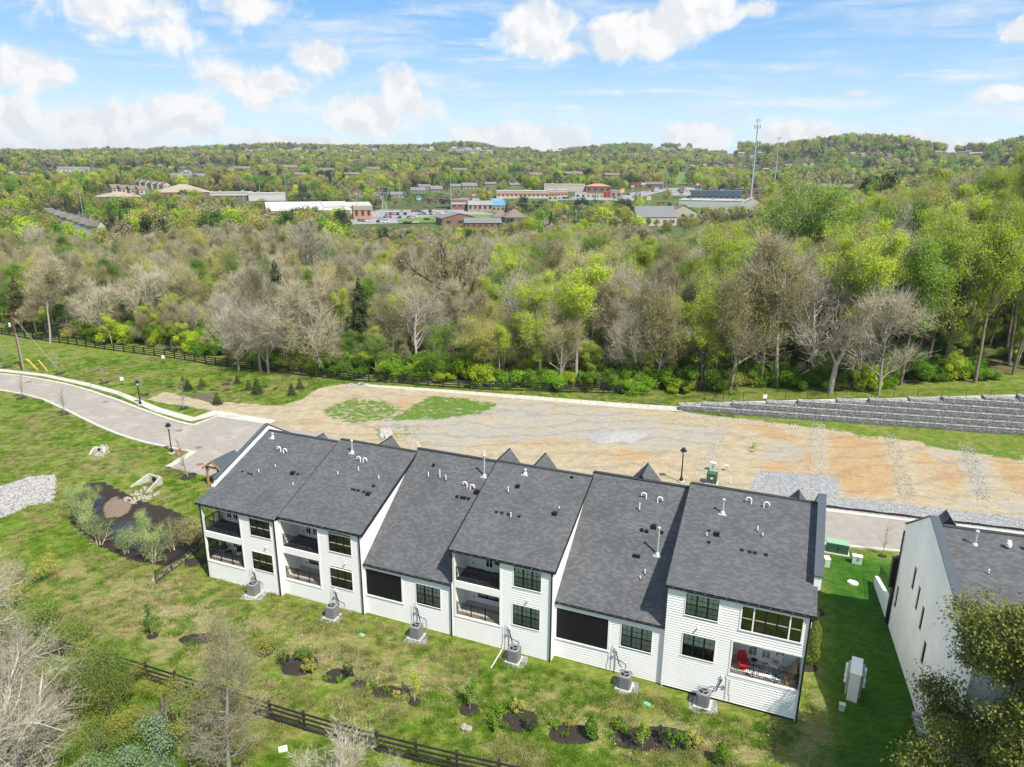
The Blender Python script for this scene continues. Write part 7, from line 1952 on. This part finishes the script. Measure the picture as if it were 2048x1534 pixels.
def building(name, label, px0, px1, py_top, py_base, wall, roof, kind='gable', depth=12, rot=0.0, roofh=.35, nwin=0, floors=1, cat='building', group=None, band=None, bandmat='far_orange'):
    pc, d = place((px0 + px1) / 2, py_base)
    w = (px1 - px0) / FPX * d; h = (py_base - py_top) / FPX * d
    RECTS.append((px0 - 1, px1 + 1, py_top - 1, py_base - (.75 if name in ('apartment_block', 'row_house') else .75 if px1 < 760 else .6 if py_top > 400 else .45) * (py_base - py_top), d)); SPAN.append((pc[0], pc[1], max(w, depth) * .6 + 2))
    o = thing(name, label, cat, pc, -math.atan2(pc[0], pc[1]) * .9 + rot, group)
    dp = depth; z1 = h * (1 - roofh) if kind in ('gable', 'hip', 'gable_x') else h
    m = MB(); m.box(-w / 2, w / 2, 0, dp, -3, z1); m.build('wall', wall, o)
    e = .4
    if kind == 'gable':
        m = MB(); A, B = (-w / 2 - e, -e, z1), (w / 2 + e, -e, z1); C, D_ = (w / 2 + e, dp + e, z1), (-w / 2 - e, dp + e, z1); R0, R1 = (-w / 2 - e, dp / 2, h), (w / 2 + e, dp / 2, h)
        m.quad(A, B, R1, R0); m.quad(C, D_, R0, R1); m.poly([A, R0, D_]); m.poly([B, C, R1]); m.build('roof', roof, o)
    elif kind == 'gable_x':
        m = MB(); A, B = (-w / 2 - e, -e, z1), (w / 2 + e, -e, z1); C, D_ = (w / 2 + e, dp + e, z1), (-w / 2 - e, dp + e, z1); R0, R1 = (0, -e, h), (0, dp + e, h)
        m.quad(A, R0, R1, D_); m.quad(B, C, R1, R0); m.build('roof', roof, o); m = MB(); m.poly([(-w / 2, 0, z1), (w / 2, 0, z1), (0, 0, h - .1)]); m.build('gable', wall, o); m = MB(); m.poly([(-w / 2, dp, z1), (0, dp, h - .1), (w / 2, dp, z1)]); m.build('gable', wall, o)
    elif kind == 'hip':
        k = min(w, dp) * .45; m = MB(); A, B, C, D_ = (-w / 2 - e, -e, z1), (w / 2 + e, -e, z1), (w / 2 + e, dp + e, z1), (-w / 2 - e, dp + e, z1); R0, R1 = (-w / 2 + k, dp / 2, h), (w / 2 - k, dp / 2, h)
        m.quad(A, B, R1, R0); m.quad(C, D_, R0, R1); m.poly([D_, A, R0]); m.poly([B, C, R1]); m.build('roof', roof, o)
    else:
        m = MB(); m.box(-w / 2 - .2, w / 2 + .2, -.2, dp + .2, h, h + .35); rr_ = m.build('roof', roof, o)
        for k in range(int(w / 14)): m = MB(); m.cbox(-w / 2 + 7 + k * 14 + (k * 37 % 5), dp * (.3 + .13 * (k % 4)), h + .351, 2.2, 1.8, 1.1); m.build('rooftop_unit', 'ac_light', rr_)
    if nwin:
        for f in range(floors):
            for k in range(nwin):
                ww = w / nwin; x = -w / 2 + ww * (k + .5); zc = z1 * (f + .5) / floors; hw = min(ww * .22, 1.3); hh = z1 / floors * .18
                m = MB(); m.box(x - hw, x + hw, -.06, -.01, zc - hh, zc + hh); m.build('window', 'far_glass', o)
    if band:
        m = MB(); m.box(-w / 2 - .1, w / 2 + .1, -.3, -.02, z1 * band[0], z1 * band[1]); m.build('fascia', bandmat, o)
    return o
B = building
# shopping centre and restaurants, middle distance
B('shopping_center', 'long white-roofed shopping centre left of the car park', 540, 700, 407, 433, 'far_tan', 'far_white', 'gable', 45, .12, .55, nwin=9, band=(.5, .9), bandmat='far_orange')
B('brick_store', 'orange brick store front at the right end of the long white shopping centre', 708, 744, 413, 440, 'far_orange', 'far_pale_roof', 'flat', 12, .1, nwin=3, band=(.72, 1.0), bandmat='far_tan')
B('shopping_center', 'white sloping roofed wing behind the orange store front', 650, 745, 406, 428, 'far_white', 'far_pale_roof', 'gable', 22, .2)
B('school', 'brick school gable with grey roof right of the car park', 884, 958, 427, 451, 'far_brick', 'far_grey_roof', 'gable_x', 18, .25, .42, nwin=3)
B('school', 'long grey-roofed brick wing of the school', 930, 1003, 437, 455, 'far_brick', 'far_grey_roof', 'gable', 12, .1, .5, nwin=6)
B('house', 'brown hip-roofed house just right of the school', 985, 1018, 422, 446, 'far_tan', 'far_brown_roof', 'hip', 12, .1, .5, nwin=3, cat='house')
B('house', 'larger brown hip-roofed house with grey walls right of the school', 1010, 1056, 420, 448, 'far_grey_roof', 'far_brown_roof', 'hip', 14, .2, .55, nwin=4, cat='house')
B('store', 'grey store with a pale parapet and red doorway', 936, 985, 405, 424, 'far_tan', 'far_pale_roof', 'flat', 16, .05, nwin=5, band=(.72, 1), bandmat='far_white')
B('store', 'store with a bright blue pitched roof', 984, 1010, 402, 424, 'far_tan', 'far_blue', 'gable', 14, .1, .42, nwin=3)
B('restaurant', 'brick restaurant with a red roof sign', 903, 938, 400, 420, 'far_brick', 'far_tan', 'flat', 14, .1, nwin=3, band=(.55, .72), bandmat='far_white')
B('roof_sign', 'small red roof box on the brick restaurant', 926, 936, 396.5, 400.5, 'far_red', 'far_red', 'flat', 3, cat='sign')
B('strip_mall', 'white strip mall with peach gables across the middle', 993, 1098, 383, 397, 'far_white', 'far_pale_roof', 'flat', 20, .03, nwin=12, band=(.55, .85), bandmat='far_orange')
B('strip_mall', 'right wing of the white strip mall with small gables', 1095, 1135, 381, 395, 'far_white', 'far_pale_roof', 'flat', 20, .03, nwin=6, band=(.5, .8), bandmat='far_orange')
B('store', 'pale flat warehouse roof behind the strip mall', 1088, 1170, 370, 383, 'far_cream', 'far_pale_roof', 'flat', 30, 0)
B('store', 'brick store with an orange-red roof', 1172, 1222, 368, 385, 'far_brick', 'far_orange_roof', 'hip', 18, .05, .3, nwin=4)
for k, (a, b, t_, c, w_, r_, lb) in enumerate([(1172,1190,388,396,'far_white','far_orange','small shop with an orange canopy, left one'),(1192,1206,388,397,'far_white','far_orange','small shop with an orange canopy, right one'),(1207,1220,385,396,'far_red','far_red','small bright red shop'),(1221,1243,382,396,'far_tan','far_pale_roof','tan shop under the yellow sign'),(1150,1172,386,397,'far_white','far_pale_roof','small white kiosk left of the orange canopies'),(1095,1115,391,402,'far_cream','far_brown_roof','cream restaurant in front of the strip mall'),(1262,1290,366,378,'far_brick','far_brown_roof','brown-roofed restaurant left of the main road'),(1290,1325,364,378,'far_brick','far_brown_roof','long brown-roofed house by the main road')]):
    B('shop', lb, a, b, t_, c, w_, r_, 'flat' if k != 7 else 'gable', 9, 0, nwin=2)
B('house', 'big cream house with long grey roof right of centre', 1272, 1355, 414, 452, 'far_cream', 'far_grey_roof', 'gable', 14, .35, .55, nwin=5, floors=1, cat='house')
B('house', 'brown-roofed side wing of the big cream house', 1340, 1392, 410, 438, 'far_cream', 'far_brown_roof', 'gable_x', 14, .1, .5, nwin=3, cat='house')
B('store', 'wide navy-roofed store near the radio masts', 1382, 1480, 383, 402, 'far_tan', 'far_navy', 'flat', 22, -.05, nwin=9, band=(.45, 1), bandmat='far_navy')
B('store', 'dark red-signed store behind the taller mast', 1470, 1530, 379, 392, 'far_brick', 'far_grey_roof', 'flat', 16, 0, nwin=5)
B('warehouse', 'long white roof in front of the navy store', 1358, 1480, 402, 418, 'far_white', 'far_pale_roof', 'flat', 30, -.1)
B('warehouse', 'white gabled roof at the foot of the taller mast', 1480, 1532, 396, 420, 'far_white', 'far_white', 'gable_x', 20, .1, .6)
B('store', 'long brown roof beyond the open-crowned tree', 1600, 1700, 368, 380, 'far_brick', 'far_brown_roof', 'gable', 22, -.15, .5)
# left side
B('apartment_block', 'white and brick apartment block high on the left slope', 122, 176, 334, 347, 'far_white', 'far_grey_roof', 'gable', 12, .05, .3, nwin=8, floors=2)
B('apartment_block', 'grey-roofed apartment block right of the white and brick one', 180, 196, 333, 345, 'far_grey_roof', 'far_grey_roof', 'gable_x', 12, .1, .3, nwin=2, floors=2)
for k in range(5):
    B('row_house', ['first', 'second', 'third', 'fourth', 'fifth'][k] + ' cream gabled row house from the left on the hill', 280 + k * 12, 294 + k * 12, 358 + k * 1.5, 376 + k * 1.5, 'far_cream', 'far_brown_roof', 'gable_x', 12, .35, .35, nwin=2, floors=2, cat='house', group='cream row houses on the hill')
for k in range(4):
    B('row_house', ['first', 'second', 'third', 'fourth'][k] + ' tan-roofed row house from the left below the cream group', 226 + k * 18, 244 + k * 18, 369 + k * 1.2, 385 + k * 1.2, 'far_cream', 'far_brown_roof', 'gable', 12, .3, .45, nwin=2, floors=1, cat='house', group='tan-roofed row houses')
B('hall', 'broad tan hip-roofed hall left of centre', 320, 424, 370, 395, 'far_brick', 'far_tan', 'hip', 40, .1, .6, nwin=10)
B('hall', 'low tan-roofed building left of the hall', 200, 280, 385, 400, 'far_brick', 'far_tan', 'hip', 30, .1, .6, nwin=6)
B('office', 'low brick building with pale band right of the hall', 424, 505, 386, 399, 'far_brick', 'far_pale_roof', 'flat', 20, .05, nwin=9, band=(.6, .9), bandmat='far_white')
B('office', 'white low roof above the wood left of the shopping centre', 500, 570, 388, 402, 'far_white', 'far_pale_roof', 'flat', 24, .05)
B('house', 'grey-roofed long house behind the cream row', 343, 408, 347, 356, 'far_tan', 'far_grey_roof', 'gable', 12, 0, .5, nwin=6, cat='house')
B('house', 'white gable above the long grey-roofed house', 362, 386, 339, 350, 'far_white', 'far_grey_roof', 'gable_x', 12, 0, .5, nwin=2, cat='house')
for k in range(8):   # stepped white town houses running down into the wood at the left
    B('row_house', ['first', 'second', 'third', 'fourth', 'fifth', 'sixth', 'seventh', 'eighth'][k] + ' white row house down the row stepping into the left wood', 103 + k * 13.5, 119 + k * 13.5, 417 + k * 3.6, 434 + k * 5.6, 'far_white', 'far_brown_roof' if k % 2 else 'far_grey_roof', 'gable_x', 10, .55, .35, nwin=2, floors=2, cat='house', group='white row houses in the left wood')
for k, (a, b, t_, c) in enumerate([(822,850,375,387),(862,885,372,385),(838,862,369,378),(902,925,368,378),(925,955,366,378),(783,812,384,395),(970,992,364,372),(1020,1040,366,374)]):
    B('house', ['grey-roofed row house left of the round hedge trees','grey-roofed long row house in the middle of the row','grey-roofed row house set back behind the others','grey-roofed row house above the strip mall left end','grey-roofed row house right of the set back one','grey-roofed block beside the car park hedge','small grey roof left of the big olive tree','small grey roof right of the big olive tree'][k], a, b, t_, c, 'far_tan', 'far_grey_roof', 'gable', 11, .1 * (k % 3), .5, nwin=4, cat='house', group='grey-roofed row houses')
for k, (a, b, t_, c) in enumerate([(560,595,330,343),(640,668,336,349),(735,760,334,346),(905,935,336,347),(1060,1085,345,357),(1130,1165,343,355),(1210,1240,346,357),(690,720,345,355),(470,500,333,344),(590,615,345,356)]):
    B('apartment_block', 'dark brick apartment block among trees, number %s counted from the left' % ['two', 'four', 'seven', 'eight', 'nine', 'ten', 'eleven', 'five', 'one', 'three'][k], a, b, t_, c, 'far_brick', 'far_brown_roof', 'gable', 12, .1, .4, nwin=5, floors=2, group='brick apartment blocks')
# hilltop houses: small and pale, near the skyline
hr = random.Random(9); hl = []
for (a, b, yy, n_) in [(490,530,301,5),(560,760,300,16),(835,870,300,4),(900,980,300,12),(1065,1130,300,8),(1300,1440,296,16),(1440,1530,309,5),(1870,1960,306,8),(1380,1560,335,9),(200,480,335,9),(20,120,345,5),(1560,1650,330,3),(1680,1800,310,3)]:
    for k in range(n_):
        hl.append((a + (b - a) * (k + hr.uniform(.1, .9)) / n_, yy + hr.uniform(-1, 6)))
for k, (px, py) in enumerate(hl):
    w_ = hr.uniform(6, 12); h_ = hr.uniform(4, 6.5)
    side = 'left of the middle' if px < 800 else 'in the middle' if px < 1200 else 'between the middle and the masts' if px < 1520 else 'on the right hill'
    B('house', f'small pale house on the far ridge {side}', px - w_ / 2, px + w_ / 2, py - h_, py, hr.choice(['far_white', 'far_cream', 'far_tan', 'far_brick']), hr.choice(['far_brown_roof', 'far_grey_roof', 'far_tan']), 'gable', 12, hr.uniform(-.4, .4), .42, cat='house', group=f'pale houses on the far ridge {side}')
# ------------------------------------------------------------------ car parks, roads, lawns of the town
def far_patch(name, P, mat, z=.25, **kw):
    Q = [at_t(*p) for p in P]; P2 = resample([(q[0], q[1]) for q in Q], 12.0); c_ = P2.mean(0); mb = MB()
    rings = [P2 * (1 - k / 6) + c_ * (k / 6) for k in range(6)]; n = len(P2)
    Zr = [[float(zt(*p)) + z for p in R_] for R_ in rings]
    for k in range(5):
        for j in range(n): mb.quad((*rings[k][j], Zr[k][j]), (*rings[k][(j + 1) % n], Zr[k][(j + 1) % n]), (*rings[k + 1][(j + 1) % n], Zr[k + 1][(j + 1) % n]), (*rings[k + 1][j], Zr[k + 1][j]))
    mb.poly([(*p, q) for p, q in zip(rings[5], Zr[5])])
    o = mb.build(name, mat, kind='structure')
    return o
far_patch('car_park', [(690,438),(760,420),(930,420),(990,428),(1000,436),(900,445),(800,447),(700,450)], 'far_asphalt')
far_patch('lawn', [(795,440),(900,430),(985,430),(990,436),(880,446),(800,448)], 'far_grass', .45)
far_patch('car_park', [(900,398),(1010,398),(1000,404),(900,404)], 'far_asphalt', .5)
far_patch('road', [(1225,402),(1262,386),(1330,378),(1345,380),(1300,390),(1262,404)], 'far_asphalt', .3)
far_patch('car_park', [(1330,378),(1390,374),(1392,392),(1340,392)], 'far_asphalt', .3)
far_patch('car_park', [(1100,396),(1260,396),(1255,401),(1100,401)], 'far_asphalt', .3)
far_patch('lawn', [(1010,352),(1060,352),(1075,366),(1000,368)], 'far_grass', .3); far_patch('lawn', [(130,348),(180,347),(185,356),(120,356)], 'far_grass', .3)
far_patch('lawn', [(1355,345),(1378,345),(1375,368),(1350,370)], 'far_grass', .3)
def car_mesh(col):
    m = MB(); m.box(-.9, .9, -2.25, 2.25, .35, .85, 0); m.f.append(None) if False else 0
    k = len(m.v); m.v += [(-.85, -1.4, .85), (.85, -1.4, .85), (.85, 1.7, .85), (-.85, 1.7, .85), (-.7, -.8, 1.42), (.7, -.8, 1.42), (.7, 1.2, 1.42), (-.7, 1.2, 1.42)]
    for q in ((0, 1, 5, 4), (1, 2, 6, 5), (2, 3, 7, 6), (3, 0, 4, 7)): m.f.append(tuple(k + i for i in q)); m.m.append(1)
    m.f.append((k + 4, k + 5, k + 6, k + 7)); m.m.append(0)
    for sx_ in (-1, 1):
        for y_ in (-1.4, 1.4): m.cbox(sx_ * .85, y_, 0, .2, .62, .62, 2)
    return m.mesh('car', [col, 'far_glass', 'black_metal'])
for n_, c_ in (('paint_white', (.75, .75, .74)), ('paint_silver', (.42, .44, .46)), ('paint_black', (.02, .02, .022)), ('paint_blue', (.06, .13, .30)), ('paint_red', (.42, .03, .03)), ('paint_grey', (.15, .16, .17))): surf(n_, c_, .35, .02, 1, spec=.6)
CM = [(c.split('_')[1], car_mesh(c)) for c in ('paint_white', 'paint_silver', 'paint_black', 'paint_blue', 'paint_red', 'paint_grey')]
def cars(rows, where):
    for (xa, ya, xb, yb, n_) in rows:
        for k in range(n_):
            if hr.random() < .18: continue
            q = (k + .5) / n_; p = at_t(xa + (xb - xa) * q, ya + (yb - ya) * q); cn, me = hr.choice(CM[:3] + CM)
            o = link('parked_car', me, None, (p[0], p[1], p[2] + .28), hr.choice([.1, .25]) + (0 if hr.random() < .7 else 1.5)); cn = {'grey': 'dark grey'}.get(cn, cn)
            tag(o, f'{cn} car parked {where}', 'car', f'{cn} cars parked {where}')
cars([(775,425,905,424,16),(770,430,880,430,15),(770,436,830,437,9),(715,443,775,446,8),(850,441,880,443,4)], 'in the large car park')
cars([(905,401,985,402,12),(1105,398,1160,398,9),(1225,398,1260,390,5)], 'in front of the strip mall')
cars([(1270,388,1330,381,6),(1335,386,1388,384,10)], 'along the main road by the navy store')
cars([(800,449,842,446,5)], 'on the drive before the school')
# signs, poles and masts
surf('mast_steel', (.30, .34, .38), .6, .05, .3)
def mast(label, px, base, top, r0, plat):
    p, d = place(px, base); h = (base - top) / FPX * d * 1.0; o = thing('radio_mast', label, 'mast', p)
    MB().tube([(0, 0, -2), (0, 0, h * .94)], [r0, r0 * .35], 10).build('shaft', 'mast_steel', o)
    MB().tube([(0, 0, h * .93), (0, 0, h)], .10, 5).build('lightning_rod', 'mast_steel', o)
    for (f, w_, n_) in plat:
        m = MB()
        for k in range(n_):
            a = k * 2 * math.pi / n_; x, y = math.cos(a) * w_, math.sin(a) * w_; m.tube([(0, 0, h * f), (x, y, h * f)], .10, 4); m.cbox(x, y, h * f - 1.2, .35, .35, 2.6)
        m.build('antenna_array', 'mast_steel', o)
    RECTS.append((px - 4, px + 16, top, base - 4, d))
mast('taller grey radio mast carrying several antenna rings', 1499, 418, 247, .95, [(.905, 2.3, 6), (.72, 1.7, 4), (.97, 1.2, 3)])
mast('slender pale radio mast right of the taller one', 1548, 375, 279, .8, [(.97, 1.6, 5)])
def pole(px, base, top, label, arm=0, r=.22, mat='mast_steel'):
    p, d = place(px, base); h = (base - top) / FPX * d; o = thing('utility_pole', label, 'pole', p); MB().tube([(0, 0, -1), (0, 0, h)], [r, r * .6], 6).build('shaft', mat, o)
    if arm: MB().box(-arm, arm, -.1, .1, h * .93, h * .93 + .25).build('crossarm', mat, o)
    RECTS.append((px - 2, px + 2, top, base - 5, d))
for (px, b_, t_, lb, a) in [(902,425,350,'tall pole beside the brick restaurant',0),(715,440,387,'pole in front of the orange store front',1.2),(800,402,360,'pole above the grey-roofed block',1.2),(571,375,348,'pole on the left of the green bank',1.2),(665,372,345,'pole on the slope above the shopping centre',1.2),(487,402,380,'pole above the low office roof',1.2),(520,385,362,'pole right of the low offices',1.2),(166,430,385,'pole above the white row houses',1.5),(1152,440,420,'grey pole in front of the hedge row',1.0),(1326,380,342,'pole by the main road, left one',1.2),(1333,378,345,'pole by the main road, right one',1.2),(963,425,400,'lamp pole by the grey store',0),(1337,352,332,'white pole on the green slope',0),(1402,380,352,'pole behind the navy store',1.0),(660,345,330,'thin pole on the upper slope',0)]:
    pole(px, b_, t_, lb, a)
for k, (px, b_, t_, w_, mt_, lb) in enumerate([(948,392,384,3.4,'far_red','tall red restaurant sign by the strip mall'),(838,400,392,3.6,'far_blue','blue and white pole sign by the hedge trees'),(1244,394,378,3.2,'far_yellow','yellow pole sign over the shops'),(1265,378,368,3.6,'far_red','red and white sign by the main road'),(1286,376,366,3.8,'far_white','white round-topped sign by the main road'),(1313,380,373,4.2,'far_blue','pale billboard beside the main road'),(1394,384,364,3.2,'far_red','tall stacked red sign before the navy store'),(1297,404,392,3.6,'far_yellow','yellow and blue fuel sign at the hedge end')]):
    p, d = place(px, b_ + 4); h = (b_ + 4 - t_) / FPX * d; o = thing('pole_sign', lb, 'sign', p); MB().tube([(0, 0, 0), (0, 0, h)], .25, 6).build('pole', 'mast_steel', o)
    m = MB(); m.box(-w_ / 2, w_ / 2, -.3, .3, h - 3.2, h); m.build('panel', mt_, o); m = MB(); m.box(-w_ / 2 + .2, w_ / 2 - .2, -.34, -.31, h - 3.0, h - 1.7); m.build('panel', 'far_white' if mt_ != 'far_white' else 'far_red', o)
    RECTS.append((px - 5, px + 5, t_ - 1, b_, d))
# lattice transmission tower over the car park
p, d = place(770, 440); h = (440 - 376) / FPX * d; lt = thing('lattice_tower', 'pale steel lattice power tower over the car park', 'tower', p, .3)
m = MB()
for sx_ in (-1, 1):
    for sy_ in (-1, 1):
        m.tube([(sx_ * 2.6, sy_ * 2.6, 0), (sx_ * .9, sy_ * .9, h * .55), (sx_ * 2.2, sy_ * .6, h * .82), (sx_ * 3.4, 0, h)], .11, 4)
for k in range(7):
    a = k / 7; b = (k + 1) / 7; wa, wb = 2.6 - 1.7 * a, 2.6 - 1.7 * b
    for s_ in (-1, 1): m.tube([(-wa, s_ * wa, h * .55 * a), (wb, s_ * wb, h * .55 * b)], .07, 3); m.tube([(wa, s_ * wa, h * .55 * a), (-wb, s_ * wb, h * .55 * b)], .07, 3); m.tube([(s_ * wa, -wa, h * .55 * a), (s_ * wb, wb, h * .55 * b)], .07, 3)
m.build('frame', 'mast_steel', lt); m = MB()
for z_ in (.82,): m.tube([(-7, 0, h * z_), (7, 0, h * z_)], .14, 4); m.tube([(-7, 0, h * z_), (-2.2, 0, h * .74)], .09, 4); m.tube([(7, 0, h * z_), (2.2, 0, h * .74)], .09, 4)
m.tube([(-3.4, 0, h), (3.4, 0, h)], .1, 4); m.build('crossarm', 'mast_steel', lt); RECTS.append((752, 788, 376, 436, d))
for k, zz in enumerate((h * .80, h * .80, h * .98)):
    off = (-7, 7, 0)[k]; P = []
    for j in range(25): q = j / 24 * 2 - 1; P.append((p[0] + off * .6 + q * 330, p[1] - q * 10, p[2] + zz - 7 * (1 - (abs(q) * 2 - 1) ** 2) * (1 if abs(q) > 0 else 1)))
    tag(MB().tube(P, .07, 3).build('power_line', 'mast_steel'), ['power line sagging left and right of the lattice tower, nearer one', 'power line sagging left and right of the lattice tower, farther one', 'top power line over the lattice tower'][k], 'power line')

# ------------------------------------------------------------------ trees of the far country
def far_points(n, r0, r1, a0=-.92, a1=.92):
    th_ = rng.uniform(a0, a1, n); r_ = np.sqrt(rng.uniform(r0 ** 2, r1 ** 2, n)); return r_ * np.sin(th_), r_ * np.cos(th_)
def hides(px, py_b, py_t, w, d):
    bad = np.zeros(len(px), bool)
    for (a, b, t_, c, D_) in RECTS: bad |= (d < D_ + 4) & (px + w > a) & (px - w < b) & (py_t < c) & (py_b > t_)
    return bad
def road_free(px, py):
    bad = np.zeros(len(px), bool)
    for P in ([(690,436),(770,419),(930,419),(1000,428),(1000,437),(900,447),(800,449),(700,452)], [(1225,402),(1262,386),(1330,377),(1345,380),(1300,390),(1262,404)], [(1330,376),(1392,374),(1392,393),(1340,393)], [(1100,395),(1260,395),(1255,402),(1100,402)], [(900,397),(1010,397),(1010,405),(900,405)], [(1010,352),(1060,352),(1075,366),(1000,368)], [(1355,345),(1378,345),(1375,368),(1350,370)], [(120,347),(185,346),(190,357),(118,357)]):
        bad |= poly_sd(px, py, P) > -2.5
    return bad
def town_trees(name, n, r0, r1, sc0, sc1, dens, protos):
    x, y = far_points(n, r0, r1); z = zt(x, y); s = rng.uniform(sc0, sc1, n); px, py, d = project(x, y, z)
    pt = hash_noise(x, y, 60, 31); pt2 = hash_noise(x, y, 22, 37)
    keep = pt2 < dens + .35 * pt
    w = 4.2 * s / d * FPX; hh = 11 * s / d * FPX
    keep &= ~hides(px, py, py - hh, w, d); keep &= ~road_free(px, py)
    # do not stand between the camera and the car park
    keep &= ~((px > 690) & (px < 1010) & (d < 470) & (py - hh < 452)); keep &= ~((px > 1100) & (px < 1400) & (d < 760) & (py - hh < 398) & (py > 398) & (pt2 > .25))
    for (bx_, by2, br) in SPAN: keep &= ~((np.abs(x - bx_) < br) & (np.abs(y - by2) < br))
    x, y, z, s, px, pt, d = [a[keep] for a in (x, y, z, s, px, pt, d)]
    c1 = hash_noise(x, y, 45, 51); r_ = rng.random(len(x)); kid = np.zeros(len(x), int)
    table = np.array([[.22, .24, .20, .10, .05, .10, .04, .05], [.14, .16, .34, .05, .05, .18, .04, .04], [.30, .16, .10, .20, .08, .04, .06, .06]])
    row_ = np.where(c1 > .62, 2, np.where(c1 < .42, 1, 0)); cum_ = np.cumsum(table, 1)
    kid = (r_[:, None] > cum_[row_]).sum(1).clip(0, 7)
    scatter(name, np.stack([x, y, z - .3], 1), kid, rng.uniform(0, 6.28, len(x)), np.stack([s * rng.uniform(.85, 1.15, len(x)), s * rng.uniform(.85, 1.15, len(x)), s], 1), protos)
    return len(x)
town_trees('town_trees', 19000, 290, 1000, .5, 1.45, .9, FARN)
town_trees('far_woods', 42000, 950, 2750, .7, 1.6, .9, FARP)
tx, ty = far_points(5000, 285, 440); tz = zt(tx, ty); tpx, tpy, td = project(tx, ty, tz); ts = rng.uniform(.28, .46, 5000)
hl_ = 11 * ts / td * FPX; ok = (tpx > 600) & (tpx < 1290) & (tpy - hl_ > np.where((tpx > 690) & (tpx < 1000), 452, 440)) & ~hides(tpx, tpy, tpy - hl_, 3 * ts / td * FPX, td)
scatter('thicket', np.stack([tx, ty, tz - .2], 1)[ok], rng.choice([0, 1, 2, 2, 5, 5, 3], ok.sum()), rng.uniform(0, 6.28, ok.sum()), np.stack([ts * 1.5, ts * 1.5, ts], 1)[ok], FARN)
# hedge row of dark conifers before the shops
hp = [at_t(1012 + k * 5.2, 424 - k * .12 + hr.uniform(-1, 1)) for k in range(52)]
scatter('hedge_row', [(p[0], p[1], p[2] - .3) for p in hp], [hr.choice([4, 7, 0, 7]) for _ in hp], [hr.uniform(0, 6) for _ in hp], [hr.uniform(.45, .72) for _ in hp], FARN)
hp = [at_t(812 + k * 6, 400 + hr.uniform(-1, 1)) for k in range(13)]
for k, p in enumerate(hp): pass
scatter('hedge_trees', [(p[0], p[1], p[2] - .3) for p in hp], [0] * 13, [hr.uniform(0, 6) for _ in hp], [hr.uniform(.55, .7) for _ in hp], FARN)

# ------------------------------------------------------------------ air
hm = bpy.data.materials.new('haze'); hm.use_nodes = True; t = NT(hm.node_tree); t.n.remove(t.n['Principled BSDF'])
pv = t.add('ShaderNodeVolumePrincipled'); pv.inputs['Color'].default_value = (.86, .92, 1.0, 1); pv.inputs['Density'].default_value = HAZE; pv.inputs['Anisotropy'].default_value = .3
t.l.new(pv.outputs[0], t.n['Material Output'].inputs['Volume']); MAT['haze'] = hm
zb = float(Z.min()) - 1.5; ztp = max(float(Z.max()) + 25, 130)
m = MB(); m.box(-4800, 4800, -1200, 5200, zb, ztp); tag(m.build('haze', 'haze'), kind='stuff')
